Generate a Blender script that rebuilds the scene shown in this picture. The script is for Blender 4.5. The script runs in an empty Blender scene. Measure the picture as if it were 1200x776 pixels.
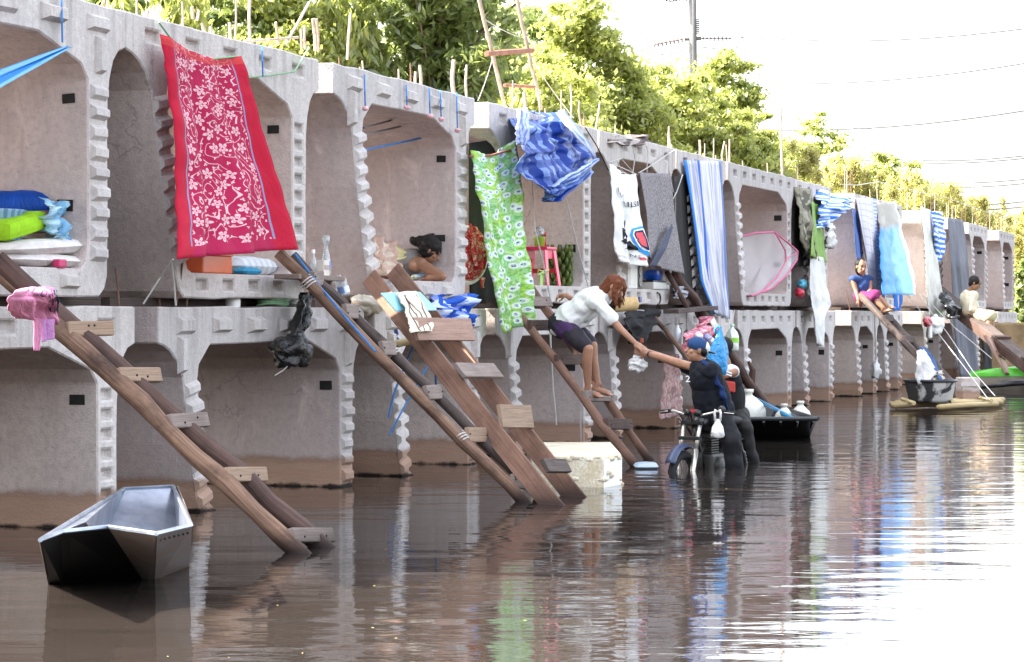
import bpy, bmesh, math, random
import numpy as np
from mathutils import Vector, Matrix, noise
R = math.radians
random.seed(7); rng = np.random.default_rng(7)
S = bpy.context.scene
COL = S.collection

# ---------------------------------------------------------------- camera, sky, sun, exposure
F, HC, VX, BASE = 2800.0, 1.5, 1560.0, 273.0      # focal length in photo pixels, eye height, row vanishing point
cam_data = bpy.data.cameras.new('camera'); cam = bpy.data.objects.new('camera', cam_data); COL.objects.link(cam)
cam.location = (0, 0, HC); cam.rotation_euler = (R(90), 0, 0)
cam_data.sensor_width = 36.0; cam_data.lens = 36.0 * F / 1200.0
cam_data.shift_y = -20.0 / 1200.0
cam_data.clip_start = 0.1; cam_data.clip_end = 4000
S.camera = cam
SUN_DIR = Vector((-0.80, 0.05, 0.66)).normalized()   # from the scene towards the sun: high, from the left
w = bpy.data.worlds.new('World'); S.world = w; w.use_nodes = True
wn = w.node_tree; bg = wn.nodes['Background']
sky = wn.nodes.new('ShaderNodeTexSky'); sky.sky_type = 'NISHITA'; sky.sun_disc = False
sky.sun_elevation = math.asin(SUN_DIR.z); sky.sun_rotation = math.atan2(SUN_DIR.x, SUN_DIR.y)
sky.air_density = 1.0; sky.dust_density = 3.5; sky.ozone_density = 1.0
hz = wn.nodes.new('ShaderNodeHueSaturation'); hz.inputs['Saturation'].default_value = 0.38      # a milky, hazy sky
wn.links.new(sky.outputs[0], hz.inputs['Color']); wn.links.new(hz.outputs[0], bg.inputs[0]); bg.inputs[1].default_value = 0.15
sun_data = bpy.data.lights.new('sun', 'SUN'); sun_data.energy = 4.0; sun_data.angle = R(0.5); sun_data.color = (1.0, 0.93, 0.8)
sun = bpy.data.objects.new('sun', sun_data); COL.objects.link(sun)
sun.rotation_euler = (-SUN_DIR).to_track_quat('-Z', 'Y').to_euler()
S.view_settings.view_transform = 'Standard'; S.view_settings.look = 'None'
S.view_settings.exposure = 2.78; S.view_settings.gamma = 1.0
try: S.view_settings.use_curve_mapping = False
except Exception: pass
S.cycles.max_bounces = 6; S.cycles.transparent_max_bounces = 12; S.cycles.caustics_reflective = False; S.cycles.caustics_refractive = False
S.cycles.use_denoising = True

# ---------------------------------------------------------------- places
TH = math.atan2(VX - 600.0, F)
RX, RY = math.sin(TH), math.cos(TH)                # along the row
NX, NY = -RY, RX                                   # into the row, away from the water
D0 = F * HC / BASE
P0 = Vector((-600.0 / F * D0, D0, 0)); C0 = P0.x * NX + P0.y * NY
ROT = math.atan2(RY, RX)
rv = Vector((RX, RY, 0)); nv = Vector((NX, NY, 0)); up = Vector((0, 0, 1))
def px(u, v, d): return Vector(((u - 600.0) / F * d, d, HC + (368.0 - v) / F * d))
def at(u, v, p=0.0):
    q = (u - 600.0) / F
    return px(u, v, (p + C0) / (q * NX + NY))
def dep(u, p=0.0):
    q = (u - 600.0) / F
    return (p + C0) / (q * NX + NY)
def wat(u, v, z=0.0): return px(u, v, F * (HC - z) / (v - 368.0))
def sx(u):
    P = at(u, 368, 0); return (P - P0).dot(Vector((RX, RY, 0)))
def sp(s, p, z): return Vector((P0.x + s * RX + p * NX, P0.y + s * RY + p * NY, z))
def lerp(a, b, t): return a + (b - a) * t

# ---------------------------------------------------------------- materials
class NT:
    def __init__(s, name):
        s.m = bpy.data.materials.new(name); s.m.use_nodes = True; s.t = s.m.node_tree
        s.b = s.t.nodes['Principled BSDF']; s.out = s.t.nodes['Material Output']
    def n(s, typ, ins=None, **kw):
        x = s.t.nodes.new('ShaderNode' + typ)
        for k, v in kw.items(): setattr(x, k, v)
        for k, v in (ins or {}).items(): s.set(x.inputs[k], v)
        return x
    def set(s, inp, v):
        if hasattr(v, 'outputs'): v = v.outputs[0]
        if isinstance(v, bpy.types.NodeSocket): s.t.links.new(v, inp)
        else: inp.default_value = v
    def math(s, op, a, b=0.0, c=0.0, clamp=False):
        x = s.n('Math', operation=op, use_clamp=clamp); s.set(x.inputs[0], a); s.set(x.inputs[1], b); s.set(x.inputs[2], c); return x.outputs[0]
    def mix(s, f, a, b, blend='MIX'):
        x = s.n('Mix', data_type='RGBA', blend_type=blend); s.set(x.inputs[0], f)
        s.set(x.inputs[6], c4(a)); s.set(x.inputs[7], c4(b)); return x.outputs[2]
    def noise(s, vec, scale, detail=3.0, rough=0.55, dist=0.0):
        return s.n('TexNoise', {'Vector': vec, 'Scale': scale, 'Detail': detail, 'Roughness': rough, 'Distortion': dist}).outputs[0]
    def ramp(s, f, lo, hi): 
        x = s.n('MapRange', {0: f, 1: lo, 2: hi}); x.clamp = True; return x.outputs[0]
    def pos(s): return s.n('NewGeometry').outputs['Position']
    def obj(s): return s.n('TexCoord').outputs['Object']
    def uv(s): return s.n('TexCoord').outputs['UV']
    def scale(s, vec, v): return s.n('VectorMath', {0: vec, 1: v}, operation='MULTIPLY').outputs[0]
    def xyz(s, vec): return s.n('SeparateXYZ', {0: vec}).outputs
    def bump(s, h, strength=0.3, dist=0.02):
        x = s.n('Bump', {'Height': h, 'Strength': strength, 'Distance': dist}); s.set(s.b.inputs['Normal'], x.outputs[0])
    def done(s, col=None, rough=None, metal=None, spec=None):
        if col is not None: s.set(s.b.inputs['Base Color'], c4(col))
        if rough is not None: s.set(s.b.inputs['Roughness'], rough)
        if metal is not None: s.set(s.b.inputs['Metallic'], metal)
        if spec is not None: s.set(s.b.inputs['Specular IOR Level'], spec)
        return s.m
def c4(c):
    if isinstance(c, tuple) and len(c) == 3: return (*c, 1.0)
    return c
def simple(name, col, rough=0.7, var=0.25, scale=12.0, metal=0.0, bump=0.0, spec=0.3, stretch=(1, 1, 1)):
    k = NT(name); v = k.scale(k.obj(), stretch); f = k.noise(v, scale, 5.0)
    f = k.ramp(f, 0.3, 0.7)
    c = k.mix(f, tuple(x * (1 - var) for x in col), tuple(min(1, x * (1 + var)) for x in col))
    if bump: k.bump(k.noise(v, scale * 3, 4), bump, 0.01)
    return k.done(c, rough, metal, spec)
def concrete(name, lo, hi, stain=0.6):
    k = NT(name); P = k.pos()
    a = k.ramp(k.noise(P, 1.1, 6, 0.62), 0.3, 0.72); b = k.noise(P, 22.0, 4, 0.6)
    streak = k.ramp(k.noise(k.scale(P, (5.0, 5.0, 0.45)), 1.0, 4, 0.6), 0.48, 0.75)
    c = k.mix(a, lo, hi)
    rnd = k.n('ObjectInfo').outputs['Random']; c = k.mix(k.ramp(rnd, 0.45, 1.0), c, tuple(x * .9 for x in lo)); c = k.mix(k.math('MULTIPLY', k.ramp(rnd, 0.5, 0.0), .35), c, (0.50, 0.45, 0.38))
    # smears of mortar, dark runs down from the top edges, faint rust
    big = k.ramp(k.noise(P, 0.55, 5, .7, .8), .42, .62); c = k.mix(k.math('MULTIPLY', big, .2), c, tuple(x * .6 for x in lo))
    zz = k.xyz(P)[2]; run = k.ramp(k.noise(k.scale(P, (9.0, 9.0, 0.25)), 1.0, 4, .65), .50, .66); topd = k.math('MAXIMUM', k.math('MULTIPLY', k.ramp(zz, 2.9, 3.66), k.math('GREATER_THAN', zz, 1.6)), k.math('MULTIPLY', k.ramp(zz, .9, 1.55), k.math('LESS_THAN', zz, 1.6)))
    c = k.mix(k.math('MULTIPLY', k.math('MULTIPLY', run, topd), .42), c, (0.11, 0.095, 0.085))
    rs = k.ramp(k.noise(k.scale(P, (3.5, 3.5, 0.5)), 1.3, 5, .7), .62, .72); c = k.mix(k.math('MULTIPLY', rs, .30), c, (0.27, 0.16, 0.10))
    c = k.mix(k.math('MULTIPLY', streak, stain * 0.75), c, tuple(x * 0.5 for x in lo))
    c = k.mix(k.math('MULTIPLY', k.ramp(b, 0.42, 0.68), 0.5), c, tuple(x * 0.66 for x in lo))
    vor = k.n('TexVoronoi', {'Vector': P, 'Scale': 16.0}); pit = k.math('LESS_THAN', vor.outputs['Distance'], k.math('MULTIPLY', k.noise(P, 3.0), 0.13))
    c = k.mix(k.math('MULTIPLY', pit, 0.75), c, tuple(x * 0.3 for x in lo))
    # lighter lime runs and patched mortar
    lime = k.ramp(k.noise(k.scale(P, (2.2, 2.2, 1.0)), 2.0, 6, 0.7, 0.6), 0.58, 0.74)
    c = k.mix(k.math('MULTIPLY', lime, 0.45), c, tuple(min(1, x * 1.35) for x in hi))
    crk = k.n('TexVoronoi', {'Vector': k.n('VectorMath', {0: P, 1: k.scale(k.n('TexNoise', {'Vector': P, 'Scale': 2.2, 'Detail': 4.0}).outputs[1], (0.9, 0.9, 0.9))}, operation='ADD').outputs[0], 'Scale': 0.75}, feature='DISTANCE_TO_EDGE')
    crack = k.math('LESS_THAN', crk.outputs['Distance'], 0.0045)
    c = k.mix(k.math('MULTIPLY', k.math('MULTIPLY', crack, k.ramp(k.noise(P, 0.9, 2), 0.5, 0.62)), 0.4), c, tuple(x * 0.35 for x in lo))
    # the flood left a brown band above the water
    z = k.math('ADD', k.xyz(P)[2], k.math('MULTIPLY', k.noise(k.scale(P, (3, 3, 5)), 1.5, 6, .65), -0.12))
    band = k.ramp(z, 0.205, 0.165); mud = k.mix(k.noise(k.scale(P, (1.5, 1.5, 14)), 3.0, 5, 0.6), (0.29, 0.165, 0.11), (0.42, 0.28, 0.205))
    c = k.mix(k.math('MULTIPLY', band, 0.9), c, mud)
    edge = k.math('MULTIPLY', k.ramp(z, 0.23, 0.175), k.ramp(z, 0.115, 0.175)); c = k.mix(k.math('MULTIPLY', edge, 0.3), c, (0.08, 0.06, 0.045))
    wet = k.ramp(z, -0.03, -0.055); c = k.mix(wet, c, (0.018, 0.014, 0.012))
    h = k.math('ADD', k.math('MULTIPLY', b, 0.6), k.noise(P, 70.0, 3)); h = k.math('SUBTRACT', h, k.math('MULTIPLY', pit, 1.2))
    k.bump(h, 0.55, 0.014)
    return k.done(c, 0.88, spec=0.2)
M = {}
M['wall'] = concrete('formed_concrete', (0.505, 0.432, 0.418), (0.60, 0.525, 0.51), 0.35)
M['face'] = concrete('end_face_concrete', (0.545, 0.505, 0.492), (0.665, 0.625, 0.612), 0.5)
def wood(name, lo, hi, dark=(0.05, 0.035, 0.03), k_dark=0.5, along=(1, 1, 1)):
    k = NT(name); v = k.n('TexCoord').outputs['UV']
    g = k.noise(k.scale(v, (1.2, 26.0, 1)), 1.6, 6, 0.65, 0.8); c = k.mix(k.ramp(g, 0.32, 0.68), lo, hi)
    P = k.pos(); d = k.ramp(k.noise(P, 3.2, 5, 0.65), 0.45, 0.7); c = k.mix(k.math('MULTIPLY', d, k_dark), c, dark)
    knot = k.n('TexVoronoi', {'Vector': k.scale(v, (3.0, 2.2, 1)), 'Scale': 1.0}); kn = k.ramp(knot.outputs['Distance'], 0.12, 0.05)
    c = k.mix(k.math('MULTIPLY', kn, 0.6), c, dark)
    z = k.xyz(P)[2]; c = k.mix(k.ramp(z, 0.16, 0.02), c, tuple(x * 0.7 for x in dark))
    k.bump(g, 0.5, 0.012); return k.done(c, 0.8, spec=0.2)
M['log_fresh'] = wood('peeled_log', (0.10, 0.058, 0.046), (0.29, 0.18, 0.12), (0.04, 0.025, 0.022), 0.95)
M['log_dark'] = wood('weathered_log', (0.055, 0.034, 0.031), (0.135, 0.082, 0.066), (0.035, 0.024, 0.022), 0.6)
M['log_black'] = wood('blackened_log', (0.05, 0.037, 0.033), (0.13, 0.10, 0.09), (0.02, 0.016, 0.016), 0.5)
M['plank'] = wood('brown_plank', (0.15, 0.08, 0.056), (0.26, 0.155, 0.115), (0.06, 0.036, 0.03), 0.6)
M['rung_pale'] = wood('pale_step', (0.22, 0.15, 0.105), (0.37, 0.265, 0.19), (0.2, 0.13, 0.1), 0.3)
M['rung_grey'] = wood('grey_step', (0.16, 0.125, 0.11), (0.28, 0.225, 0.20), (0.1, 0.075, 0.065), 0.4)
M['step_pink'] = wood('pink_board', (0.27, 0.165, 0.125), (0.40, 0.27, 0.215), (0.15, 0.085, 0.07), 0.5)
M['bamboo'] = wood('bamboo_wood', (0.5, 0.40, 0.20), (0.72, 0.60, 0.36), (0.3, 0.2, 0.1), 0.3)
M['stick'] = simple('pale_stick', (0.36, 0.29, 0.22), 0.7, 0.3)
M['rebar'] = simple('rusty_rebar', (0.15, 0.085, 0.06), 0.8, 0.4)
M['black'] = simple('black_plastic', (0.012, 0.012, 0.014), 0.35, 0.3, spec=0.5)
M['void'] = simple('dull_black', (0.014, 0.013, 0.013), 0.8, 0.2)  # dull black, also the painted shade of wall pockets and dark openings
M['rope_white'] = simple('white_rope', (0.50, 0.48, 0.46), 0.8, 0.15)
M['rope_blue'] = simple('blue_rope', (0.03, 0.16, 0.42), 0.7, 0.2)
M['rope_green'] = simple('green_rope', (0.20, 0.36, 0.2), 0.7, 0.2)
M['wire'] = simple('wire', (0.02, 0.02, 0.022), 0.6, 0.1)
M['rust'] = simple('rust_pipe', (0.28, 0.12, 0.07), 0.7, 0.3)

# ---------------------------------------------------------------- mesh helpers
class MB:
    def __init__(s): s.v = []; s.f = []; s.uv = []; s.smooth = False
    def add(s, vs, fs, uvs=None):
        o = len(s.v); s.v += [Vector(x) for x in vs]
        for f in fs: s.f.append([i + o for i in f])
        s.uv += (uvs if uvs else [(x[0], x[2]) for x in vs]); return s
    def box(s, c, x, y, z):
        """a box from its centre and three half-axis vectors"""
        c = Vector(c); x, y, z = Vector(x), Vector(y), Vector(z); vs = []
        for k in (-1, 1):
            for j in (-1, 1):
                for i in (-1, 1): vs.append(c + x * i + y * j + z * k)
        L = x.length * 2
        uv = [(0 if n & 1 == 0 else L, (0.2 if n & 2 else 0) + (0.13 if n & 4 else 0)) for n in range(8)]
        return s.add(vs, [(0, 2, 3, 1), (4, 5, 7, 6), (0, 1, 5, 4), (2, 6, 7, 3), (0, 4, 6, 2), (1, 3, 7, 5)], uv)
    def tube(s, pts, rad, n=8, caps=True, wob=0.0):
        pts = [Vector(p) for p in pts]; m = len(pts); rad = rad if isinstance(rad, (list, tuple)) else [rad] * m
        vs = []; uv = []; L = 0; ref = None
        for i, p in enumerate(pts):
            t = (pts[min(i + 1, m - 1)] - pts[max(i - 1, 0)]).normalized()
            if ref is None: ref = t.orthogonal().normalized()
            ref = (ref - t * ref.dot(t)).normalized(); b = t.cross(ref)
            if i: L += (p - pts[i - 1]).length
            for k in range(n):
                a = 2 * math.pi * k / n; rr = rad[i] * (1 + wob * random.uniform(-1, 1))
                vs.append(p + (ref * math.cos(a) + b * math.sin(a)) * rr); uv.append((L, k / n * 0.5))
        fs = [(i * n + k, i * n + (k + 1) % n, (i + 1) * n + (k + 1) % n, (i + 1) * n + k) for i in range(m - 1) for k in range(n)]
        if caps: fs += [tuple(range(n - 1, -1, -1)), tuple(range((m - 1) * n, m * n))]
        return s.add(vs, fs, uv)
    def ell(s, c, x, y, z, nu=12, nv_=8, jit=0.0):
        c = Vector(c); x, y, z = Vector(x), Vector(y), Vector(z); vs = []; uv = []
        for j in range(nv_ + 1):
            ph = math.pi * j / nv_
            for i in range(nu):
                a = 2 * math.pi * i / nu; d = Vector((math.sin(ph) * math.cos(a), math.sin(ph) * math.sin(a), math.cos(ph)))
                k = 1 + (jit * noise.noise(d * 2.3 + c) if jit else 0)
                vs.append(c + (x * d.x + y * d.y + z * d.z) * k); uv.append((i / nu, j / nv_))
        fs = [(j * nu + i, (j + 1) * nu + i, (j + 1) * nu + (i + 1) % nu, j * nu + (i + 1) % nu) for j in range(nv_) for i in range(nu)]
        return s.add(vs, fs, uv)
    def lathe(s, base, axis, prof, n=14, ref=None):
        base = Vector(base); axis = Vector(axis).normalized(); ref = Vector(ref).normalized() if ref is not None else axis.orthogonal().normalized(); b = axis.cross(ref); vs = []; uv = []
        for r_, h in prof:
            for k in range(n):
                a = 2 * math.pi * k / n; vs.append(base + axis * h + (ref * math.cos(a) + b * math.sin(a)) * r_); uv.append((k / n, h))
        m = len(prof); fs = [(i * n + k, i * n + (k + 1) % n, (i + 1) * n + (k + 1) % n, (i + 1) * n + k) for i in range(m - 1) for k in range(n)]
        return s.add(vs, fs, uv)
    def grid(s, fn, nu, nv_):
        vs = []; uv = []
        for j in range(nv_ + 1):
            for i in range(nu + 1):
                vs.append(fn(i / nu, j / nv_)); uv.append((i / nu, 1 - j / nv_))
        fs = [(j * (nu + 1) + i, (j + 1) * (nu + 1) + i, (j + 1) * (nu + 1) + i + 1, j * (nu + 1) + i + 1) for j in range(nv_) for i in range(nu)]
        return s.add(vs, fs, uv)
    def prism(s, poly, d):
        """polygon points extruded by vector d"""
        d = Vector(d); n = len(poly); vs = [Vector(p) for p in poly] + [Vector(p) + d for p in poly]
        return s.add(vs, [tuple(range(n)), tuple(range(2 * n - 1, n - 1, -1))] + [(i, i + n, (i + 1) % n + n, (i + 1) % n) for i in range(n)])
    def mesh(s, name, mats, origin=Vector((0, 0, 0)), smooth=False):
        me = bpy.data.meshes.new(name); me.from_pydata([tuple(v - origin) for v in s.v], [], s.f)
        ul = me.uv_layers.new(name='UVMap')
        if len(me.loops):
            li = np.empty(len(me.loops), dtype=np.int32); me.loops.foreach_get('vertex_index', li)
            ul.data.foreach_set('uv', np.array(s.uv, dtype=np.float32)[li].ravel())
        for m in (mats if isinstance(mats, (list, tuple)) else [mats]): me.materials.append(m)
        if smooth: me.polygons.foreach_set('use_smooth', [True] * len(me.polygons))
        me.validate(); me.update(); return me
def fixn(me):
    b = bmesh.new(); b.from_mesh(me); bmesh.ops.recalc_face_normals(b, faces=b.faces); b.to_mesh(me); b.free()
def worg(o):
    p = Vector((0, 0, 0))
    while o is not None: p += o.location; o = o.parent
    return p
def tag(o, label=None, cat=None, group=None, kind=None):
    if label: o['label'] = label
    if cat: o['category'] = cat
    if group: o['group'] = group
    if kind: o['kind'] = kind
    return o
def obj(name, mb, mat, parent=None, smooth=False, loc=None, recalc=True, bevel=0.0, label=None, solid=0.0):
    org = worg(parent) if parent is not None else (Vector(loc) if loc is not None else Vector((0, 0, 0)))
    me = mb.mesh(name, mat, org, smooth)
    if recalc: fixn(me)
    o = bpy.data.objects.new(name, me); COL.objects.link(o)
    if parent is not None: o.parent = parent
    else: o.location = org
    if bevel:
        b = o.modifiers.new('edge', 'BEVEL'); b.width = bevel; b.segments = 2; b.limit_method = 'ANGLE'; b.angle_limit = R(40)
    if solid:
        b = o.modifiers.new('thick', 'SOLIDIFY'); b.thickness = solid; b.offset = 0
    if label: o['label'] = label
    return o
def thing(name, loc, label, cat, group=None, rotz=0.0):
    o = bpy.data.objects.new(name, None); COL.objects.link(o); o.location = loc; o.rotation_euler = (0, 0, rotz); o.empty_display_size = 0.2
    return tag(o, label, cat, group)
def inst(name, me, parent, loc, rot=None, scale=None):
    o = bpy.data.objects.new(name, me); COL.objects.link(o); o.parent = parent; o.location = loc
    if rot is not None: o.rotation_euler = rot
    if scale is not None: o.scale = scale
    return o
# ---------------------------------------------------------------- water and land
def build_water():
    k = NT('murky_water'); P = k.pos()
    nz = k.noise(k.scale(P, (0.30, 1.0, 1)), 1.7, 1.0, 0.4, 0.5); n2 = k.noise(k.scale(P, (0.42, 1.1, 1)), 5.5, 3, 0.5, 0.4)
    # rings spreading from the motorcycle
    c = wat(800, 556); q = k.n('VectorMath', {0: P, 1: (c.x, c.y, 0)}, operation='SUBTRACT').outputs[0]
    ln = k.n('VectorMath', {0: q}, operation='LENGTH').outputs['Value']
    ring = k.math('SINE', k.math('ADD', k.math('MULTIPLY', ln, 8.5), k.math('MULTIPLY', nz, 14.0))); ring = k.math('MULTIPLY', ring, k.math('DIVIDE', 1.6, k.math('ADD', ln, 2.0)))
    calm = k.ramp(k.noise(k.scale(P, (0.16, 0.35, 1)), 1.0, 2), 0.3, 0.7)
    h = k.math('ADD', k.math('MULTIPLY', nz, 1.0), k.math('MULTIPLY', k.math('MULTIPLY', n2, 0.34), k.math('ADD', calm, 0.35)))
    h = k.math('ADD', h, k.math('MULTIPLY', ring, 0.07))
    k.bump(h, 1.0, 0.0098)
    deb = k.n('TexVoronoi', {'Vector': P, 'Scale': 2.3}); 
    base = k.mix(k.noise(P, 0.6, 3), (0.021, 0.0165, 0.0145), (0.028, 0.0225, 0.0195))
    k.set(k.b.inputs['IOR'], 1.42)
    m = k.done(base, 0.02, spec=0.55)
    mb = MB(); mb.add([(-300, -60, 0), (500, -60, 0), (500, 900, 0), (-300, 900, 0)], [(0, 1, 2, 3)])
    tag(obj('water', mb, m), kind='structure')
    g = simple('bank_soil', (0.11, 0.085, 0.045), 0.95, 0.4, 0.8)
    mb = MB(); 
    rows = [(-120, -1.6), (4.1, -1.6), (5.6, 0.45), (9, 0.7), (60, 0.9), (900, 0.9)]
    vs = []; 
    for s_ in np.linspace(-150, 900, 60):
        for p_, z_ in rows: vs.append(sp(s_, p_, z_ + (0.12 * noise.noise(Vector((s_ * .3, p_, 0))) if p_ > 4 else 0)))
    n = len(rows); mb.add(vs, [(i * n + j, i * n + j + 1, (i + 1) * n + j + 1, (i + 1) * n + j) for i in range(59) for j in range(n - 1)])
    tag(obj('ground', mb, g), kind='structure')
    # floating specks of leaf
    fl = NT('drift_leaf'); m2 = fl.done((0.55, 0.42, 0.12), 0.7)
    mb = MB()
    for i in range(34):
        v = random.uniform(560, 775); u = random.uniform(150, 1150)
        if random.random() < 0.4: u = random.uniform(250, 700)
        p = wat(u, v, 0.004); a = random.uniform(0, 6.3); r_ = random.uniform(0.005, 0.012)
        mb.add([p + Vector((math.cos(a + t) * r_ * (1 if t in (0, 3.14) else 0.55), math.sin(a + t) * r_ * (1 if t in (0, 3.14) else 0.55), 0.002)) for t in (0, 1.57, 3.14, 4.71)], [(0, 1, 2, 3)])
    tag(obj('leaf_litter', mb, m2), 'tiny yellow leaves drifting scattered over the brown water', 'leaves', kind='stuff')
build_water()

# ---------------------------------------------------------------- concrete box segments
HS = 2.04
Z_UP, Z_LO = 1.622, -0.486
DEPTH = 3.8
def profile(W):
    outer = [(0, HS), (W, HS), (W, HS - .27), (W - .10, HS - .30), (W - .18, HS - .38), (W - .23, HS - .5), (W - .26, HS - .68), (W - .27, .14), (W - .31, .05), (W - .38, 0),
             (.92, 0), (.85, .05), (.80, .15), (.63, .6), (.51, 1.0), (.46, 1.25), (.40, HS - .53), (.31, HS - .41), (.20, HS - .33), (.10, HS - .29), (0, HS - .27)]
    inner = [(W - 1.22, HS - .28), (W - .64, HS - .44), (W - .55, HS - .54), (W - .545, .34), (W - .57, .24), (W - .64, .19), (1.06, .19), (.98, .22), (.93, .32),
             (.82, .65), (.71, 1.1), (.64, HS - .55), (.67, HS - .44), (.86, HS - .29)]
    return outer, inner
def left_web(z):   # outer and inner edge of the left web
    zs = [0.0, .15, .6, 1.0, 1.25, 1.51]; o = np.interp(z, zs, [.9, .80, .63, .51, .46, .40]); i = np.interp(z, [.2, .32, .65, 1.1, 1.5], [1.0, .93, .82, .71, .64]); return o, i
def key_mesh(name, w, h, d, tw, th):
    mb = MB(); a, b, c, e = w / 2, h / 2, tw / 2, th / 2
    mb.add([(-a, .004, -b), (a, .004, -b), (a, .004, b), (-a, .004, b), (-c, -d, -e), (c, -d, -e), (c, -d, e), (-c, -d, e)],
           [(4, 5, 6, 7), (0, 1, 5, 4), (1, 2, 6, 5), (2, 3, 7, 6), (3, 0, 4, 7)])
    me = mb.mesh(name, M['face']); fixn(me)
    return me
KEY = {'web': key_mesh('shear_key', .215, .118, .044, .19, .05), 'top': key_mesh('shear_key', .30, .13, .06, .24, .075),
       'post': key_mesh('shear_key', .11, .30, .06, .075, .24), 'foot': key_mesh('shear_key', .24, .10, .05, .19, .06)}
POCK = MB().box((0, 0, 0), (.006, 0, 0), (0, .058, 0), (0, 0, .038)).mesh('pocket_shade', M['void'])  # thin black box on the wall; its colour is the shade inside a pocket
REB = MB().tube([(0, 0, 0), (0.004, 0, .5), (-.004, .003, 1)], [.0065, .0065, .006], 6).mesh('rebar', M['stick']); REB2 = REB.copy(); REB2.materials.clear(); REB2.materials.append(M['rebar'])
def segment(u0, u1, tier, top, web, label, group, s_left=None, foot='m', rebars=5, dp=0.0, tall=0.45, low_rebars=0):
    s1 = sx(u1); s0 = sx(u0) if s_left is None else s1 - s_left
    W = s1 - s0; z0 = Z_UP if tier == 'u' else Z_LO
    W = max(W, 2.2)
    t = thing('concrete_segment', sp(s0, dp, z0), label, 'box girder segment', group, ROT)
    outer, inner = profile(W); holes = []
    dense = []                                   # break long straight edges with slightly uneven points
    for i, a_ in enumerate(outer):
        b2 = outer[(i + 1) % len(outer)]; dense.append(a_); L_ = math.hypot(b2[0] - a_[0], b2[1] - a_[1]); m_ = int(L_ / .24)
        for j in range(1, m_): f_ = j / m_; dense.append((lerp(a_[0], b2[0], f_) + random.uniform(-.006, .006), lerp(a_[1], b2[1], f_) + random.uniform(-.010, .007)))
    outer = dense
    def slot(cx, cz, w, h): holes.append((cx, cz, w, h))
    zs = np.arange(.30, HS - .58, .14)
    nt_ = max(3, int(round((W - .5) / .58))); tx = [(.42 + (W - .84) * i / (nt_ - 1)) for i in range(nt_)]
    nf = max(2, int(round((W - 1.9) / .42))); fx = [1.22 + (W - 2.04) * i / (nf - 1) for i in range(nf)] if W > 2.2 else []
    if top == 'f':
        for x in tx: slot(x, HS - .14, .24, .10)
        slot(.24, HS - .2, .07, .10) if False else None
    if web == 'f':
        for z in zs:
            slot(W - .41, z, .17, .085)
    if foot == 'f':
        for x in fx: slot(x, .10, .2, .09)
    b = bmesh.new()
    def loop(pts, y): return [b.verts.new((x, y, z)) for x, z in pts]
    def edges(vs): return [b.edges.new((vs[i], vs[(i + 1) % len(vs)])) for i in range(len(vs))]
    fo, fi = loop(outer, 0), loop(inner, 0); bo, bi = loop(outer, DEPTH), loop(inner, DEPTH)
    E = edges(fo) + edges(fi)
    for cx, cz, w_, h_ in holes:
        a = [(cx - w_ / 2, cz - h_ / 2), (cx + w_ / 2, cz - h_ / 2), (cx + w_ / 2, cz + h_ / 2), (cx - w_ / 2, cz + h_ / 2)]
        v1 = loop(a, 0); v2 = loop([(cx + (x - cx) * .8, cz + (z - cz) * .62) for x, z in a], .055); E += edges(v1)
        for i in range(4):
            f = b.faces.new((v1[i], v1[(i + 1) % 4], v2[(i + 1) % 4], v2[i])); f.material_index = 1
        f = b.faces.new(v2); f.material_index = 1
    r_ = bmesh.ops.triangle_fill(b, edges=E, use_beauty=True, use_dissolve=False)
    for f in r_['geom']:
        if isinstance(f, bmesh.types.BMFace): f.material_index = 1
    r_ = bmesh.ops.triangle_fill(b, edges=edges(bo) + edges(bi), use_beauty=True)
    for A, B in ((fo, bo), (fi, bi)):
        for i in range(len(A)): b.faces.new((A[i], B[i], B[(i + 1) % len(A)], A[(i + 1) % len(A)]))
    bmesh.ops.recalc_face_normals(b, faces=b.faces)
    me = bpy.data.meshes.new('box_shell'); b.to_mesh(me); b.free()
    me.materials.append(M['wall']); me.materials.append(M['face'])
    o = bpy.data.objects.new('box_shell', me); COL.objects.link(o); o.parent = t
    bv = o.modifiers.new('edge', 'BEVEL'); bv.width = .011; bv.segments = 1; bv.limit_method = 'ANGLE'; bv.angle_limit = R(38)
    def key(kind, x, z, rot=0):
        k = inst('shear_key', KEY[kind], t, (x + random.uniform(-.008, .008), 0, z), (0, rot + random.uniform(-.03, .03), 0), (random.uniform(.93, 1.04), random.uniform(.7, 1.1), random.uniform(.88, 1.08)))
    for z in zs:
        a, c = left_web(z); key('web', (a + c) / 2, z, -0.30 if z < 1.0 else -.18)
        if web == 'm': key('web', W - .41, z)
    if top == 'm':
        for x in tx: key('top', x, HS - .14)
    key('post', .36, HS - .36, 0) if top == 'm' else None
    key('post', W - .40, HS - .36, 0) if top == 'm' else None
    if foot == 'm':
        for x in fx: key('foot', x, .10)
    for z in ((.64, 1.38) if tier == 'u' else (1.36,)): inst('pocket_shade', POCK, t, (W - .549, .15 + random.uniform(-.02, .03), z + random.uniform(-.03, .03)), (random.uniform(-.06, .06), 0, 0), (1, random.uniform(.8, 1.15), random.uniform(.85, 1.15)))
    for i in range(int(rebars * .75)):
        h = tall * random.uniform(.35, 1.0); inst('rebar', REB if random.random() < .75 else REB2, t, (random.uniform(.15, W - .1), random.uniform(.03, .5), HS - .02), (random.uniform(-.06, .06), random.uniform(-.06, .06), 0), (1.2, 1.2, h))
    for i in range(low_rebars):
        inst('rebar', REB2, t, (random.uniform(.05, .75) if random.random() < .5 else W - random.uniform(.02, .2), random.uniform(.05, .3), HS - .02), (random.uniform(-.2, .2), random.uniform(-.15, .15), 0), (1.2, 1.2, random.uniform(.15, .42)))
    return t
GU, GL = 'upper tier of stacked concrete segments', 'lower tier of concrete segments standing in the water'
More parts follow.
